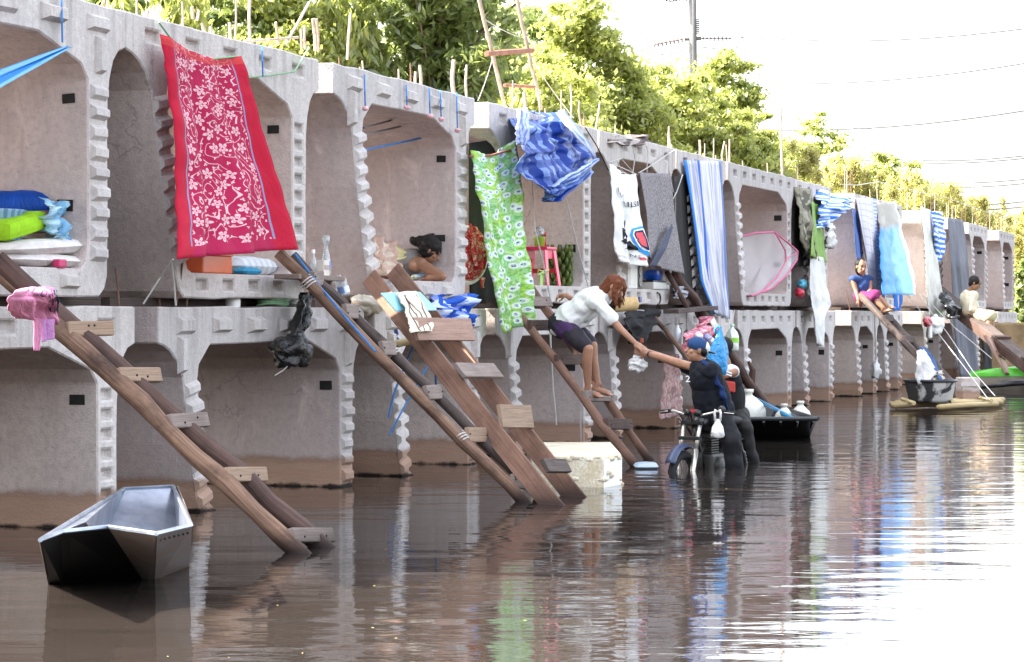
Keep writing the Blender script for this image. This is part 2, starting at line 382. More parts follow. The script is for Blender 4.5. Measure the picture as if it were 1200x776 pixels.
UP = [
 (0, 150, 'm', 'm', 'upper concrete segment at the left edge storing blankets and pillows', dict(s_left=3.35, rebars=4)),
 (150, 376, 'f', 'f', 'upper concrete segment behind the hanging red flowered cloth', dict(rebars=9, foot='f')),
 (391, 556, 'm', 'm', 'upper concrete segment with the woman in grey resting inside', dict(rebars=7)),
 (575, 701, 'f', 'f', 'upper concrete segment with the red stool and green bananas inside', dict(rebars=10, foot='f')),
 (703, 791, 'f', 'm', 'upper concrete segment behind the white printed towel and the grey towel', dict(foot='f', rebars=4)),
 (793, 850, 'f', 'f', 'upper concrete segment covered by the long blue and white striped curtain', dict(foot='f', rebars=6)),
 (852, 930, 'f', 'f', 'upper concrete segment with the pink edged mosquito net in its opening', dict(foot='f', rebars=6)),
 (931, 973, 'f', 'f', 'upper concrete segment behind the khaki and green sheets', dict(foot='f', rebars=5)),
 (1000, 1056, 'f', 'm', 'upper concrete segment where the girl in blue sits', dict(foot='f', rebars=8, tall=.6)),
 (1079, 1106, 'f', 'm', 'upper concrete segment behind the long plain white sheet', dict(foot='f', rebars=8, tall=.6)),
 (1112, 1130, 'f', 'm', 'upper concrete segment covered by the tall slate grey sheet', dict(foot='f', rebars=7, tall=.6)),
 (1136, 1158, 'f', 'm', 'upper concrete segment second from the far right end, empty and open', dict(foot='f', rebars=8, tall=.7)),
 (1171, 1189, 'f', 'm', 'last upper concrete segment at the far right end of the row', dict(foot='f', rebars=8, tall=.7)),
]
LO = [
 (0, 160, 'f', 'f', 'lower concrete segment behind the leftmost log ladder and the metal punt', dict(s_left=3.5, rebars=0, low_rebars=5)),
 (187, 428, 'm', 'm', 'lower concrete segment with the tied black plastic bag hanging on its front', dict(rebars=0, low_rebars=3)),
 (440, 571, 'm', 'm', 'lower concrete segment behind the broad brown plank ladder', dict(rebars=0)),
 (584, 703, 'm', 'm', 'lower concrete segment behind the ladder of the woman in white', dict(rebars=0)),
 (706, 806, 'm', 'm', 'lower concrete segment behind the outstretched arms of the rider', dict(rebars=0)),
 (808, 862, 'f', 'm', 'lower concrete segment hidden behind the rider and the blue bag', dict(rebars=0)),
 (866, 933, 'f', 'f', 'lower concrete segment behind the black tub with white jugs', dict(rebars=0, low_rebars=2)),
 (935, 980, 'f', 'm', 'lower concrete segment under the dangling end of the white sheet', dict(rebars=0)),
 (999, 1031, 'f', 'm', 'lower concrete segment under the seated girl and her log ladder', dict(rebars=0, low_rebars=2)),
 (1032, 1058, 'f', 'm', 'lower concrete segment left of the ladder with drying cloths', dict(rebars=0)),
 (1081, 1106, 'f', 'm', 'lower concrete segment behind the ropes and the mortar tub', dict(rebars=0)),
 (1114, 1137, 'f', 'm', 'lower concrete segment behind the bottom of the slate grey sheet', dict(rebars=0)),
 (1143, 1166, 'f', 'm', 'lower concrete segment behind the boy on the board', dict(rebars=0)),
 (1170, 1192, 'f', 'm', 'last lower concrete segment at the far right end above the green boat', dict(rebars=0)),
]
for a in UP: segment(a[0], a[1], 'u', a[2], a[3], a[4], GU, dp=random.uniform(-.02, .02), **a[5])
for a in LO: segment(a[0], a[1], 'l', a[2], a[3], a[4], GL, dp=random.uniform(-.02, .03), **a[5])

# packers drawn out as added dark fillers for the shaded gap between tiers
filler_me = MB().box((0, 0, 0), (.5, 0, 0), (0, .13, 0), (0, 0, .5)).mesh('gap_filler', M['log_black'])
for a in UP:
    s1 = sx(a[1]); s0 = s1 - a[5]['s_left'] if 's_left' in a[5] else sx(a[0])
    o = bpy.data.objects.new('gap_filler', filler_me); COL.objects.link(o); o.location = sp((s0 + s1) / 2 + .2, .42, (Z_UP + Z_LO + HS) / 2); o.rotation_euler = (0, 0, ROT); o.scale = ((s1 - s0) * .96, 1, (Z_UP - Z_LO - HS) * .99)
    tag(o, 'added dark packer filling the shaded gap under the ' + ' '.join(a[4].replace('upper concrete segment', 'segment').replace('the ', '').split()[:11]), 'timber beam', 'added dark packers in the gap between the tiers')
# ---------------------------------------------------------------- trees, shrubs behind the row
def leaf_mat(name, lo, hi, trans=0.58):
    k = NT(name); at_ = k.n('Attribute'); at_.attribute_name = 'tint'; f = at_.outputs['Fac']
    c = k.mix(f, lo, hi); k.t.nodes.remove(k.b)
    d = k.n('BsdfDiffuse', {'Color': c}); tr = k.n('BsdfTranslucent', {'Color': k.mix(0.6, c, tuple(min(1, x * 1.9) for x in hi))})
    gl = k.n('BsdfGlossy', {'Color': (1, 1, 1, 1), 'Roughness': 0.45})
    mx = k.n('MixShader', {0: trans}); k.t.links.new(d.outputs[0], mx.inputs[1]); k.t.links.new(tr.outputs[0], mx.inputs[2])
    m2 = k.n('MixShader', {0: 0.05}); k.t.links.new(mx.outputs[0], m2.inputs[1]); k.t.links.new(gl.outputs[0], m2.inputs[2])
    k.t.links.new(m2.outputs[0], k.out.inputs[0]); return k.m
M['leaf_bush'] = leaf_mat('bush_leaf', (0.125, 0.175, 0.03), (0.33, 0.35, 0.085))
M['leaf_dark'] = leaf_mat('dark_leaf', (0.085, 0.13, 0.035), (0.21, 0.255, 0.07))
M['leaf_yellow'] = leaf_mat('yellow_leaf', (0.20, 0.205, 0.045), (0.40, 0.37, 0.12))
M['bark'] = simple('bark', (0.12, 0.09, 0.065), 0.9, 0.35, 9, bump=0.5)
def leaves(name, centers, radii, n, size, aspect, mat, parent, droop=0.0, out=None):
    """many small leaf faces gathered in clumps"""
    c = np.asarray(centers); r_ = np.asarray(radii); m = len(c)
    idx = rng.integers(0, m, n); g = rng.normal(size=(n, 3)); g /= np.linalg.norm(g, axis=1)[:, None]
    rad = np.minimum(np.abs(rng.normal(size=n)) * .85, 2.2); pos_ = c[idx] + g * r_[idx] * rad[:, None]
    a = rng.normal(size=(n, 3)); a /= np.linalg.norm(a, axis=1)[:, None]
    if droop: a[:, 2] -= droop * 1.5; a /= np.linalg.norm(a, axis=1)[:, None]
    nn = rng.normal(size=(n, 3)) * .75 + g * .35 + np.array([-.35, -.2, .8]); b_ = np.cross(nn, a); b_ /= (np.linalg.norm(b_, axis=1)[:, None] + 1e-6)
    L = (size * rng.uniform(.6, 1.35, n))[:, None]; Wd = L * aspect
    v0 = pos_ - a * L * .5; v1 = pos_ + b_ * Wd * .5; v2 = pos_ + a * L * .5; v3 = pos_ - b_ * Wd * .5
    v = np.stack([v0, v1, v2, v3], 1).reshape(-1, 3) - np.array(worg(parent))
    me = bpy.data.meshes.new(name); me.vertices.add(n * 4); me.vertices.foreach_set('co', v.ravel().astype(np.float32))
    me.loops.add(n * 4); me.loops.foreach_set('vertex_index', np.arange(n * 4, dtype=np.int32))
    me.polygons.add(n); me.polygons.foreach_set('loop_start', np.arange(0, n * 4, 4, dtype=np.int32)); me.polygons.foreach_set('loop_total', np.full(n, 4, dtype=np.int32))
    clump = rng.random(m)[idx]; t = np.clip(clump * .6 + rng.random(n) * .5, 0, 1)
    at_ = me.attributes.new('tint', 'FLOAT', 'POINT'); at_.data.foreach_set('value', np.repeat(t, 4).astype(np.float32))
    me.update(calc_edges=True); me.materials.append(mat)
    o = bpy.data.objects.new(name, me); COL.objects.link(o); o.parent = parent; return o
def tree(s_, p_, h, wid, kind, label, cat='tree', name='tree', low=0.12, n=46000, size=.17, base_z=0.6, squash=1.0):
    root = thing(name, sp(s_, p_, base_z), label, cat, 'trees behind the concrete row'); B = sp(s_, p_, base_z)
    tr = MB(); tops = []
    lean = Vector((random.uniform(-.06, .06), random.uniform(-.06, .06), 1)) * (h * .62)
    pts = [B, B + lean * .35 + Vector((random.uniform(-.1, .1), random.uniform(-.1, .1), 0)), B + lean * .7, B + lean]
    r0 = .035 * h ** .8; tr.tube(pts, [r0, r0 * .75, r0 * .5, r0 * .2], 7)
    for i in range(9):
        f = random.uniform(.3, .95); st = B + lean * f; a = random.uniform(0, 6.28); rr = wid * .5 * random.uniform(.45, .9)
        e = st + Vector((math.cos(a) * rr, math.sin(a) * rr, h * random.uniform(.08, .3))); m_ = (st + e) / 2 + Vector((0, 0, h * .05))
        tr.tube([st, m_, e], [r0 * .35, r0 * .22, r0 * .08], 5); tops.append(e)
    obj('trunk', tr, M['bark'], root)
    cs, rs = [], []; rx = wid / 2; z0, z1 = h * low, h; rz = (z1 - z0) / 2 * squash
    nc = int(110 + wid * 14)
    for i in range(nc):
        d = Vector(rng.normal(size=3)).normalized(); k = random.uniform(.1, 1.0) ** .45
        cc = B + Vector((d.x * rx * k, d.y * rx * k, z0 + rz + d.z * rz * k)); cr = wid * random.uniform(.05, .11)
        cs.append(tuple(cc)); rs.append((cr * 1.3, cr * 1.3, cr * .6))
    if kind == 'feather':   # long arching sprays with leaflets in rows
        cs, rs = [], []
        fr = MB()
        for i in range(80):
            st = B + lean * random.uniform(.3, 1.0); a = random.uniform(0, 6.28); rr = wid * .5 * random.uniform(.4, 1.15); rise = h * random.uniform(.1, .36)
            e = st + Vector((math.cos(a) * rr, math.sin(a) * rr, rise)); prev = st
            q = [st + (e - st) * t_ + Vector((0, 0, .35 * math.sin(t_ * 3.0))) for t_ in np.linspace(0, 1, 9)]
            fr.tube(q, [.02] * 8 + [.008], 4)
            for x in q[2:]: cs.append(tuple(x)); rs.append((.22, .22, .11))
        obj('branch', fr, M['bark'], root)
        leaves('crown', cs, rs, n, size, .3, M['leaf_dark'], root)
    elif kind == 'hang':
        leaves('crown', cs, [(a, b_, c * 2.0) for a, b_, c in rs], n, size, .22, M['leaf_yellow' if random.random() < .6 else 'leaf_bush'], root, droop=1.0)
    elif kind == 'bamboo':
        leaves('crown', cs, [(a * .8, b_ * .8, c * 2.4) for a, b_, c in rs], n, size, .2, M['leaf_yellow'], root, droop=.5)
    else:
        leaves('crown', cs, rs, n, size, .5, M['leaf_bush' if kind == 'bush' else 'leaf_dark'], root)
    return root
def su(u, p):   # row distance under image column u, p metres behind the faces
    P = at(u, 368, p); return (P - P0).dot(rv)
def tree_px(u, vtop, wpx, p, kind, label, **kw):
    d = dep(u, p); h = HC + (368 - vtop) * d / F - .6; h *= 1.03 if kind != 'feather' else 1.3; kw.setdefault('size', 0.095 + .00095 * d); return tree(su(u, p), p, h, wpx * d / F, kind, label, **kw)
T = [
 (300, -10, 220, 12, 'dark', 'deep green tree in the back row above the second segment', {}), (560, 0, 240, 13, 'dark', 'deep green tree in the back row behind the bamboo frame', {}), (700, 60, 240, 12, 'bush', 'broad tree in the back row above the printed towel', {}), (810, 96, 160, 12, 'bush', 'broad tree in the back row behind the power pole foot', {}), (935, 165, 110, 12, 'bush', 'low broad tree in the back row behind the thin mast', {}), (1010, 188, 110, 12, 'bush', 'low broad tree in the back row above the bunched striped tarp', {}), (1090, 215, 90, 12, 'bush', 'low broad tree in the back row above the plain white sheet', {}),
 (-40, -60, 230, 8, 'hang', 'tall drooping tree at the far left behind the first segment', {}),
 (110, -50, 170, 9, 'dark', 'dark leafy tree above the arch left of the red cloth', {}),
 (195, -60, 130, 7.5, 'hang', 'tree with hanging yellow leaves above the red cloth', dict(size=.26, n=16000)),
 (275, -70, 150, 9, 'dark', 'dark tree behind the bare sticks over the second segment', {}),
 (335, -40, 150, 8, 'bush', 'sunlit green tree right of the bare sticks', {}),
 (400, -60, 120, 7.5, 'hang', 'drooping tree with pale yellow tips left of the gap of sky', dict(size=.26, n=14000)),
 (440, 55, 130, 8, 'bush', 'low bushy tree below the gap of sky at the top', {}),
 (525, -60, 250, 6.2, 'feather', 'dark feathery tree behind the tall bamboo frame', dict(n=46000, size=.2)),
 (520, 60, 150, 7.5, 'bush', 'low rounded tree under the feathery tree', {}),
 (590, 40, 170, 10, 'bush', 'leafy tree right behind the tall bamboo frame', {}),
 (672, 2, 130, 9, 'bush', 'tall yellow green tree standing above its neighbours right of the bamboo frame', dict(low=.3)),
 (650, 72, 180, 7.5, 'bush', 'wide leafy tree above the crumpled blue tarp', {}),
 (735, 76, 130, 8, 'bush', 'round green tree above the white printed towel', {}),
 (790, 88, 120, 8, 'bush', 'round green tree at the foot of the power pole', {}),
 (850, 62, 95, 9, 'bush', 'taller rounded tree right of the power pole', dict(low=.25)),
 (845, 125, 110, 7, 'bush', 'leafy tree above the blue and white curtain', {}),
 (765, 70, 110, 10, 'bush', 'leafy tree directly behind the power pole', {}),
 (820, 92, 90, 8.5, 'bush', 'leafy tree between the pole and the taller rounded tree', {}),
 (880, 118, 70, 9, 'bush', 'small leafy tree stepping down towards the thin mast', {}),
 (610, 10, 130, 11, 'dark', 'dark leafy tree between the feathery tree and the tall yellow green one', {}),
 (890, 150, 70, 7, 'bush', 'dense shrub like tree left of the thin mast', {}),
 (955, 135, 85, 10, 'bush', 'loose crowned tree right of the thin mast', dict(low=.3, n=13000)),
 (930, 175, 90, 7, 'bamboo', 'yellow bamboo like thicket behind the mosquito net segment', {}),
 (985, 178, 80, 8, 'bamboo', 'yellow thicket above the blue striped tarp', {}),
 (1045, 172, 90, 9.5, 'bush', 'rounded green tree between two yellow thickets', dict(low=.25)),
 (1020, 195, 80, 7, 'bamboo', 'yellow thicket above the pale striped curtain', {}),
 (1065, 205, 80, 7.5, 'bamboo', 'yellow thicket above the sky blue sheet', {}),
 (1105, 215, 75, 8, 'bamboo', 'yellow thicket above the plain white sheet', {}),
 (1145, 232, 75, 8, 'bamboo', 'yellow thicket above the slate grey sheet', {}),
 (1178, 238, 60, 9, 'bamboo', 'yellow thicket behind the last two segments', {}),
 (1212, 246, 60, 6, 'bamboo', 'yellow thicket beyond the far right end of the row', {}),
 (1206, 292, 34, .8, 'dark', 'dark bush hanging down at the right end of the row', dict(n=5000, low=.02)),
]
for u_, v_, w_, p_, k_, l_, kw in T: tree_px(u_, v_, w_, p_, k_, l_, **kw)
# ---------------------------------------------------------------- ladders
def rail_pt(a, b, v):
    """point of the straight rail a-b seen at image row v"""
    lo, hi = -0.6, 1.6
    f = lambda t: 368 - (lerp(a, b, t).z - HC) * F / lerp(a, b, t).y
    for _ in range(50):
        m = (lo + hi) / 2
        if (f(m) < v) == (f(lo) < v): lo = m
        else: hi = m
    return lerp(a, b, (lo + hi) / 2)
def bent(a, b, n=9, amp=.02):
    sd_ = random.uniform(0, 50); return [lerp(a, b, i / n) + Vector((noise.noise(Vector((sd_, i * .7, 0))), noise.noise(Vector((sd_, i * .7, 9))), noise.noise(Vector((sd_, i * .7, 4))))) * amp * (1 if 0 < i < n else 0) for i in range(n + 1)]
NAIL = MB().ell((0, 0, 0), (.008, 0, 0), (0, .008, 0), (0, 0, .008), 6, 4).mesh('nail', M['void'])
def ladder(label, railsA, railsB, rungs, rad, mats, rung_mat, rung_w, rung_d, rung_t, over=.06, below=.35, shift=(0, 0), group='makeshift ladders leaning from the water to the upper segments'):
    """log ladder: rails A, B as ((u,v,p) top, (u,v) foot on the water); rungs: image rows"""
    def rail(q):
        top = at(*q[0]); foot = wat(*q[1]); d = (foot - top).normalized(); return top, foot, foot + d * below
    a0, a1, a2 = rail(railsA); b0, b1, b2 = rail(railsB)
    t = thing('wooden_ladder', (a1 + b1) / 2 + Vector((0, 0, -.05)), label, 'ladder', group)
    for (p, q, m, r_) in ((a0, a2, mats[0], rad[0]), (b0, b2, mats[1], rad[1])):
        pts = bent(p, q, 12, .024); obj('rail', MB().tube(pts, [r_ * random.uniform(.9, 1.12) for _ in pts], 10, wob=.05), M[m], t, smooth=True)
    for i, v in enumerate(rungs):
        rm = rung_mat[i % len(rung_mat)] if isinstance(rung_mat, (list, tuple)) else rung_mat
        A, B = rail_pt(a0, a1, v + random.uniform(-1, 1)), rail_pt(b0, b1, v + random.uniform(-1, 1)); x = B - A; L = x.length; x.normalize()
        dn = (a1 - a0).normalized(); nrm = x.cross(dn).normalized()
        if nrm.z < 0: nrm = -nrm
        c = (A + B) / 2 + nrm * (max(rad) * .75) + x * shift[0]
        yy = (nrm.cross(x)).normalized(); tl = random.uniform(-.1, .25); y2 = (yy * math.cos(tl + .5) + nrm * math.sin(tl + .5)); z2 = x.cross(y2)
        for s_ in (-1, 1): inst('nail', NAIL, t, c + x * s_ * (L / 2 - .03) + y2 * random.uniform(-.02, .02) + z2 * (rung_t / 2 + .001) * (1 if z2.y < 0 or z2.z > 0 else -1) - worg(t))
        if i % 2 == 0 and abs(rad[0] - .048) < .002:
            k_ = A if i % 4 == 0 else B; rr = rad[0] * 1.12; lp = []
            for a_ in np.linspace(0, 18.8, 40): lp.append(k_ + (nrm * math.cos(a_) + x * math.sin(a_)) * rr * 1.05 + dn * (.012 * a_ / 3 - .03))
            obj('lashing', MB().tube(lp, .006, 5), M['rope_white'], t)
        obj('rung', MB().box(c, x * (L / 2 + over), y2 * rung_d / 2, z2 * rung_t / 2), M[rm], t, bevel=.008)
    return t, (a0, a1), (b0, b1)
L1 = ladder('leftmost log ladder with five chunky pale steps above the metal punt', ((0, 318, -.05), (352, 648)), ((-4, 303, -.05), (376, 641)), [391, 446, 500, 563, 634], (.058, .062), ('log_fresh', 'log_dark'),
            ['rung_pale', 'rung_pale', 'rung_grey', 'rung_pale', 'rung_grey'], .2, .095, .045, over=.11, shift=(.10, 0))
L2 = ladder('long round log ladder with short steps below the red cloth', ((326, 296, -.14), (613, 588)), ((342, 300, -.10), (636, 584)), [330, 369, 412, 464, 514, 568], (.048, .046), ('log_fresh', 'log_black'),
            ['rung_grey', 'rung_grey', 'rung_grey', 'rung_grey', 'rung_pale', 'rung_grey'], .2, .12, .045, over=-.02, shift=(.05, 0))
L4 = ladder('rough plank ladder that the woman in white climbs down', ((590, 345, -.06), (745, 547)), ((612, 322, -.06), (760, 539)), [357, 384, 424, 467, 500], (.044, .044), ('plank', 'plank'),
            ['rung_grey', 'log_dark', 'log_dark', 'rung_grey', 'log_dark'], .2, .11, .05, over=.08, shift=(.04, 0))
L6 = ladder('dark double log ladder with wet cloths hung over its lower half', ((1008, 346, -.15), (1128, 472)), ((1017, 347, -.15), (1137, 472)), [375, 400, 430, 458], (.062, .062), ('log_black', 'log_black'), 'log_black', .3, .12, .05, over=0)
# ladder of two wide planks on edge
def plank_ladder():
    a0, a1 = at(434, 322, -.03), wat(650, 592); b0, b1 = at(462, 314, -.03), wat(676, 582)
    t = thing('plank_ladder', (a1 + b1) / 2 + Vector((0, 0, -.05)), 'broad brown plank ladder with wide board steps in front of the resting woman', 'ladder', 'makeshift ladders leaning from the water to the upper segments')
    x = (b1 - a1).normalized()
    for p, q in ((a0, a1), (b0, b1)):
        d = (q - p).normalized(); nrm = x.cross(d).normalized(); nrm = nrm if nrm.z > 0 else -nrm
        e = q + d * .35; obj('stringer', MB().box((p + e) / 2 - nrm * .02, (e - p) / 2, nrm * .082, x * .022), M['plank'], t, bevel=.006)
    for (u0, u1, v0, v1, m, tl) in ((480, 556, 388, 410, 'step_pink', .1), (532, 589, 439, 456, 'rung_grey', -.35), (577, 629, 490, 512, 'rung_pale', .15), (630, 672, 552, 566, 'log_black', -.2)):
        v = (v0 + v1) / 2; A, B = rail_pt(a0, a1, v), rail_pt(b0, b1, v); xx = (B - A).normalized(); d = (a1 - a0).normalized(); nrm = xx.cross(d).normalized(); nrm = nrm if nrm.z > 0 else -nrm
        c = (A + B) / 2 + nrm * .12; um = 600 + F * c.x / c.y; c += xx * (((u0 + u1) / 2 - um) / F * c.y / max(.35, xx.x))* .45
        y = (nrm.cross(xx)).normalized(); y2 = y * math.cos(.55 + tl) + nrm * math.sin(.55 + tl)
        L = (u1 - u0) / F * c.y / max(.6, abs(xx.x)) / 2 * 1.32
        obj('step', MB().box(c, xx * L, y2 * ((v1 - v0) / F * c.y * .62), xx.cross(y2) * .018), M[m], t, bevel=.005)
    return (a0, a1), (b0, b1)
L3 = plank_ladder()
# ladder behind the rider: one bark covered log with a stub, one thin pole, a cross board
def log_ladder():
    a0, a1 = at(789, 318, -.05), wat(906, 490); b0, b1 = at(764, 368, -.1), at(822, 440, -.9)
    t = thing('log_ladder', a1 + Vector((0, 0, -.05)), 'bark covered leaning log with a cross board behind the rider', 'ladder', 'makeshift ladders leaning from the water to the upper segments')
    pts = bent(a0, a1 + (a1 - a0).normalized() * .3, 12, .05); obj('rail', MB().tube(pts, [.072 * random.uniform(.88, 1.12) for _ in pts], 9, wob=.08), M['log_dark'], t, smooth=True)
    c = lerp(a0, a1, .76); obj('branch_stub', MB().tube([c, c + Vector((.02, -.03, .22)), c + Vector((-.04, -.05, .34))], [.06, .045, .02], 8), M['log_dark'], t)
    pts = bent(b0, b1, 8, .03); obj('rail', MB().tube(pts, .032, 8), M['log_fresh'], t, smooth=True)
    A, B = at(786, 365, -.28), at(833, 361, -.28); obj('cross_board', MB().box((A + B) / 2, (B - A) / 2, nv * .10, up * .028), M['log_black'], t, bevel=.006)
log_ladder()
# far right: sloping board with the boy, and the board propped beneath it
def far_board():
    a, b = at(1098, 337, -.1), px(1265, 470, 44.0); d = (b - a).normalized(); s_ = d.cross(up).normalized(); nn_ = s_.cross(d)
    t = thing('sloping_board', b - Vector((0, 0, .3)), 'long brown board sloping to the water that the boy sits on', 'gangplank')
    obj('deck_board', MB().box((a + b) / 2, (b - a) / 2, s_ * .14, nn_ * .025), M['log_black'], t, bevel=.01)
    obj('edge_board', MB().box((a + b) / 2 - nn_ * .11 - s_ * .12 * (1 if s_.y > 0 else -1), (b - a) / 2, s_ * .025, nn_ * .10), M['log_dark'], t, bevel=.01)
    for f_ in (.3, .5, .68): c = lerp(a, b, f_) + nn_ * .05; obj('cleat', MB().box(c, s_ * .15, d * .05, nn_ * .03), M['log_dark'], t)
    A, B = px(1158, 396, 47.5), px(1183, 440, 47.2); k = (B - A).normalized(); x = (rv - k * rv.dot(k)).normalized()
    t2 = thing('propped_board', B, 'pinkish raw board propped under the sloping gangplank', 'board')
    obj('board', MB().box((A + B) / 2, (B - A) / 2, x * .33, k.cross(x) * .03), M['step_pink'], t2, bevel=.01)
    c = (A + B) / 2; obj('batten', MB().box(c + k.cross(x) * .045, x * .3, k * .05, k.cross(x) * .014), M['plank'], t2)
    return a, b
FB = far_board()
# tall bamboo frame standing on the fourth segment
def bamboo_frame():
    p_ = .6; t = thing('bamboo_scaffold', at(600, 122, p_), 'tall thin bamboo frame with two crossbars above the crumpled blue tarp', 'bamboo frame')
    for a, b in (((592, 126), (559, -12)), ((634, 128), (603, -12))):
        pts = bent(at(a[0], a[1], p_), at(b[0], b[1], p_), 8, .015); obj('pole', MB().tube(pts, [.022] * len(pts), 7), M['stick'], t, smooth=True)
    for a, b, r_ in (((570, 63), (624, 59), .032), ((591, 100), (626, 102), .02)): obj('crossbar', MB().tube([at(a[0], a[1], p_), at(b[0], b[1], p_)], r_, 7), M['rust'], t)
    for a, b in (((578, 66), (560, 118)), ((620, 64), (672, 138)), ((567, 22), (618, 46))):
        pts = [at(lerp(a[0], b[0], f_), lerp(a[1], b[1], f_) + 3 * math.sin(f_ * 3.14), p_) for f_ in np.linspace(0, 1, 6)]; obj('guy_rope', MB().tube(pts, .005, 4), M['rope_white'], t)
bamboo_frame()
# sticks lashed into a low frame over the second segment
def stick_frame():
    p_ = .35; t = thing('stick_scaffold', at(330, 50, p_), 'low frame of lashed pale sticks on top of the second segment', 'stick frame')
    for a, b, r_ in (((293, 50), (293, -10), .014), ((327, 52), (323, 26), .012), ((354, 58), (353, 34), .012), ((358, 58), (357, 30), .012), ((370, 60), (367, 22), .018), ((373, 60), (371, 22), .014), ((335, 52), (362, 4), .014), ((286, 49), (349, 44), .012), ((407, 70), (411, 15), .013), ((226, 22), (225, 8), .014), ((231, 24), (233, 12), .012), ((270, 46), (269, 26), .014)):
        obj('stick', MB().tube([at(a[0], a[1], p_), at((a[0] + b[0]) / 2 + random.uniform(-1, 1), (a[1] + b[1]) / 2, p_), at(b[0], b[1], p_)], r_, 6), M['stick'], t)
stick_frame()
SL = {131: 'thin short stick above the first arch at the top left', 172: 'short stick just left of the red cloth corner', 238: 'left one of two short sticks above the red cloth', 247: 'right one of two short sticks above the red cloth', 487: 'short left stick of the pair above the resting woman', 493: 'right stick of the pair above the resting woman',
 532: 'thickest pale stick right above the resting woman', 547: 'slim stick at the right end of the resting woman segment', 615: 'thick short stick between the legs of the bamboo frame', 669: 'tallest slim stick right of the crumpled blue tarp', 681: 'middle slim stick right of the crumpled blue tarp', 697: 'leaning slim stick right of the crumpled blue tarp',
 784: 'slim stick left of the striped curtain top', 820: 'stick standing directly over the striped curtain', 846: 'slanting stick at the right end of the striped curtain', 855: 'slim stick above the narrow arch by the mosquito net', 917: 'tall thin mast standing out against the white sky'}
def sticks_edge():
    for u, v0, v1, r_, du in ((131, 18, 6, .016, 0), (172, 24, 12, .02, 1), (238, 40, 27, .016, -1), (247, 42, 31, .016, 0), (487, 98, 84, .014, 0), (493, 100, 76, .016, -1), (532, 108, 70, .022, 0), (547, 110, 76, .014, 0), (615, 125, 108, .02, -1), (669, 138, 98, .012, 0), (681, 142, 118, .012, -2), (697, 152, 120, .012, 6), (784, 176, 148, .012, 0), (820, 182, 164, .016, 0), (846, 190, 166, .012, 3), (917, 206, 126, .02, -2), (855, 194, 163, .012, 0)):
        A = at(u, v0 + 6, .12); B = at(u + du, v1, .12); m = (A + B) / 2 + Vector((random.uniform(-.02, .02), 0, 0))
        o = obj('upright_stick', MB().tube([A, m, B], [r_, r_, r_ * .9], 6), M['stick'], None, loc=A)
        tag(o, SL.get(u, 'bare pale stick standing upright on the top edge of the upper tier'), 'stick', 'bare sticks along the top edge')
sticks_edge()
def string_line():
    pts = [at(u, v, .2) for u, v in ((985, 216), (1005, 217), (1030, 213), (1055, 219), (1080, 226), (1110, 232), (1140, 243), (1180, 256))]
    tag(obj('string_line', MB().tube(pts, .008, 4), M['rope_white'], None, loc=pts[0]), 'pale string strung between the stakes above the far segments', 'string')
string_line()

# ---------------------------------------------------------------- power pole and wires
def power_pole():
    d = 112.0; t = thing('power_pole', px(814, 398, d), 'tall pale concrete power pole with dark insulator strings', 'utility pole'); cm = simple('pole_concrete', (0.13, 0.127, 0.125), 0.8, 0.1, 3)
    a, b = px(813.5, 398, d), px(811.5, -75, d); obj('shaft', MB().tube([a, lerp(a, b, .5), b], [.24, .21, .17], 12), cm, t, smooth=True)
    im = simple('brown_porcelain', (0.10, 0.05, 0.045), 0.25, 0.2, spec=.6)
    def string(u0, v0, u1, v1):
        A, B = px(u0, v0, d), px(u1, v1, d); ax = (B - A); L = ax.length; ax.normalize(); n = 8; pr = []
        for i in range(n):
            h = L * (i + .2) / n; pr += [(.03, h), (.20, h + .02), (.12, h + L / n * .38), (.03, h + L / n * .42)]
        obj('insulator', MB().lathe(A, ax, [(.02, 0)] + pr + [(.02, L)], 9), im, t)
    string(801, 46, 764, 53); string(822, 45, 858, 45); string(818, 40, 818, 22); string(819, 78, 820, 99); string(806, -1, 775, -1)
    for q in (((764, 53), (757, 57), (768, 63), (785, 65), (803, 57)), ((858, 45), (871, 42), (864, 55), (852, 63), (838, 57), (820, 55)), ((772, -2), (786, 2), (806, -3))):
        obj('jumper_wire', MB().tube([px(u, v, d) for u, v in q], .028, 5), simple('jumper', (.12, .12, .12), .6, .1), t)
    obj('crossarm', MB().tube([px(802, 46, d), px(822, 45, d)], .09, 6), cm, t)
power_pole()
def wires():
    for (u0, v0, d0_), (u1, v1, d1), r_, lab, gap in (((868, 44, 112), (1330, 16, 84), .038, 'topmost thin power line leaving the pole to the right', 0), ((860, 98, 112), (1330, 52, 84), .036, 'second faint power line below the pole insulators', 0), ((860, 152, 112), (1330, 108, 84), .042, 'power line passing just above the thin mast', 0),
                                 ((1000, 184, 130), (1330, 164, 100), .045, 'thick double power line right above the thicket', 3), ((1020, 210, 130), (1330, 191, 100), .042, 'double power line second from the bottom', 5), ((1040, 236, 130), (1330, 216, 100), .042, 'lowest double power line just over the thicket', 6), ((1000, 150, 130), (1330, 132, 100), .022, 'faint power line between the mast wire and the double lines', 0)):
        mb = MB()
        for g in ((0,) if not gap else (0, gap)):
            A, B = px(u0, v0 + g, d0_), px(u1, v1 + g, d1); mb.tube([lerp(A, B, f_) - up * .5 * math.sin(f_ * math.pi) for f_ in np.linspace(0, 1, 12)], r_, 4)
        tag(obj('power_line', mb, M['wire'], None, loc=px(u0, v0, d0_)), lab, 'power line', 'power lines crossing the sky')
wires()
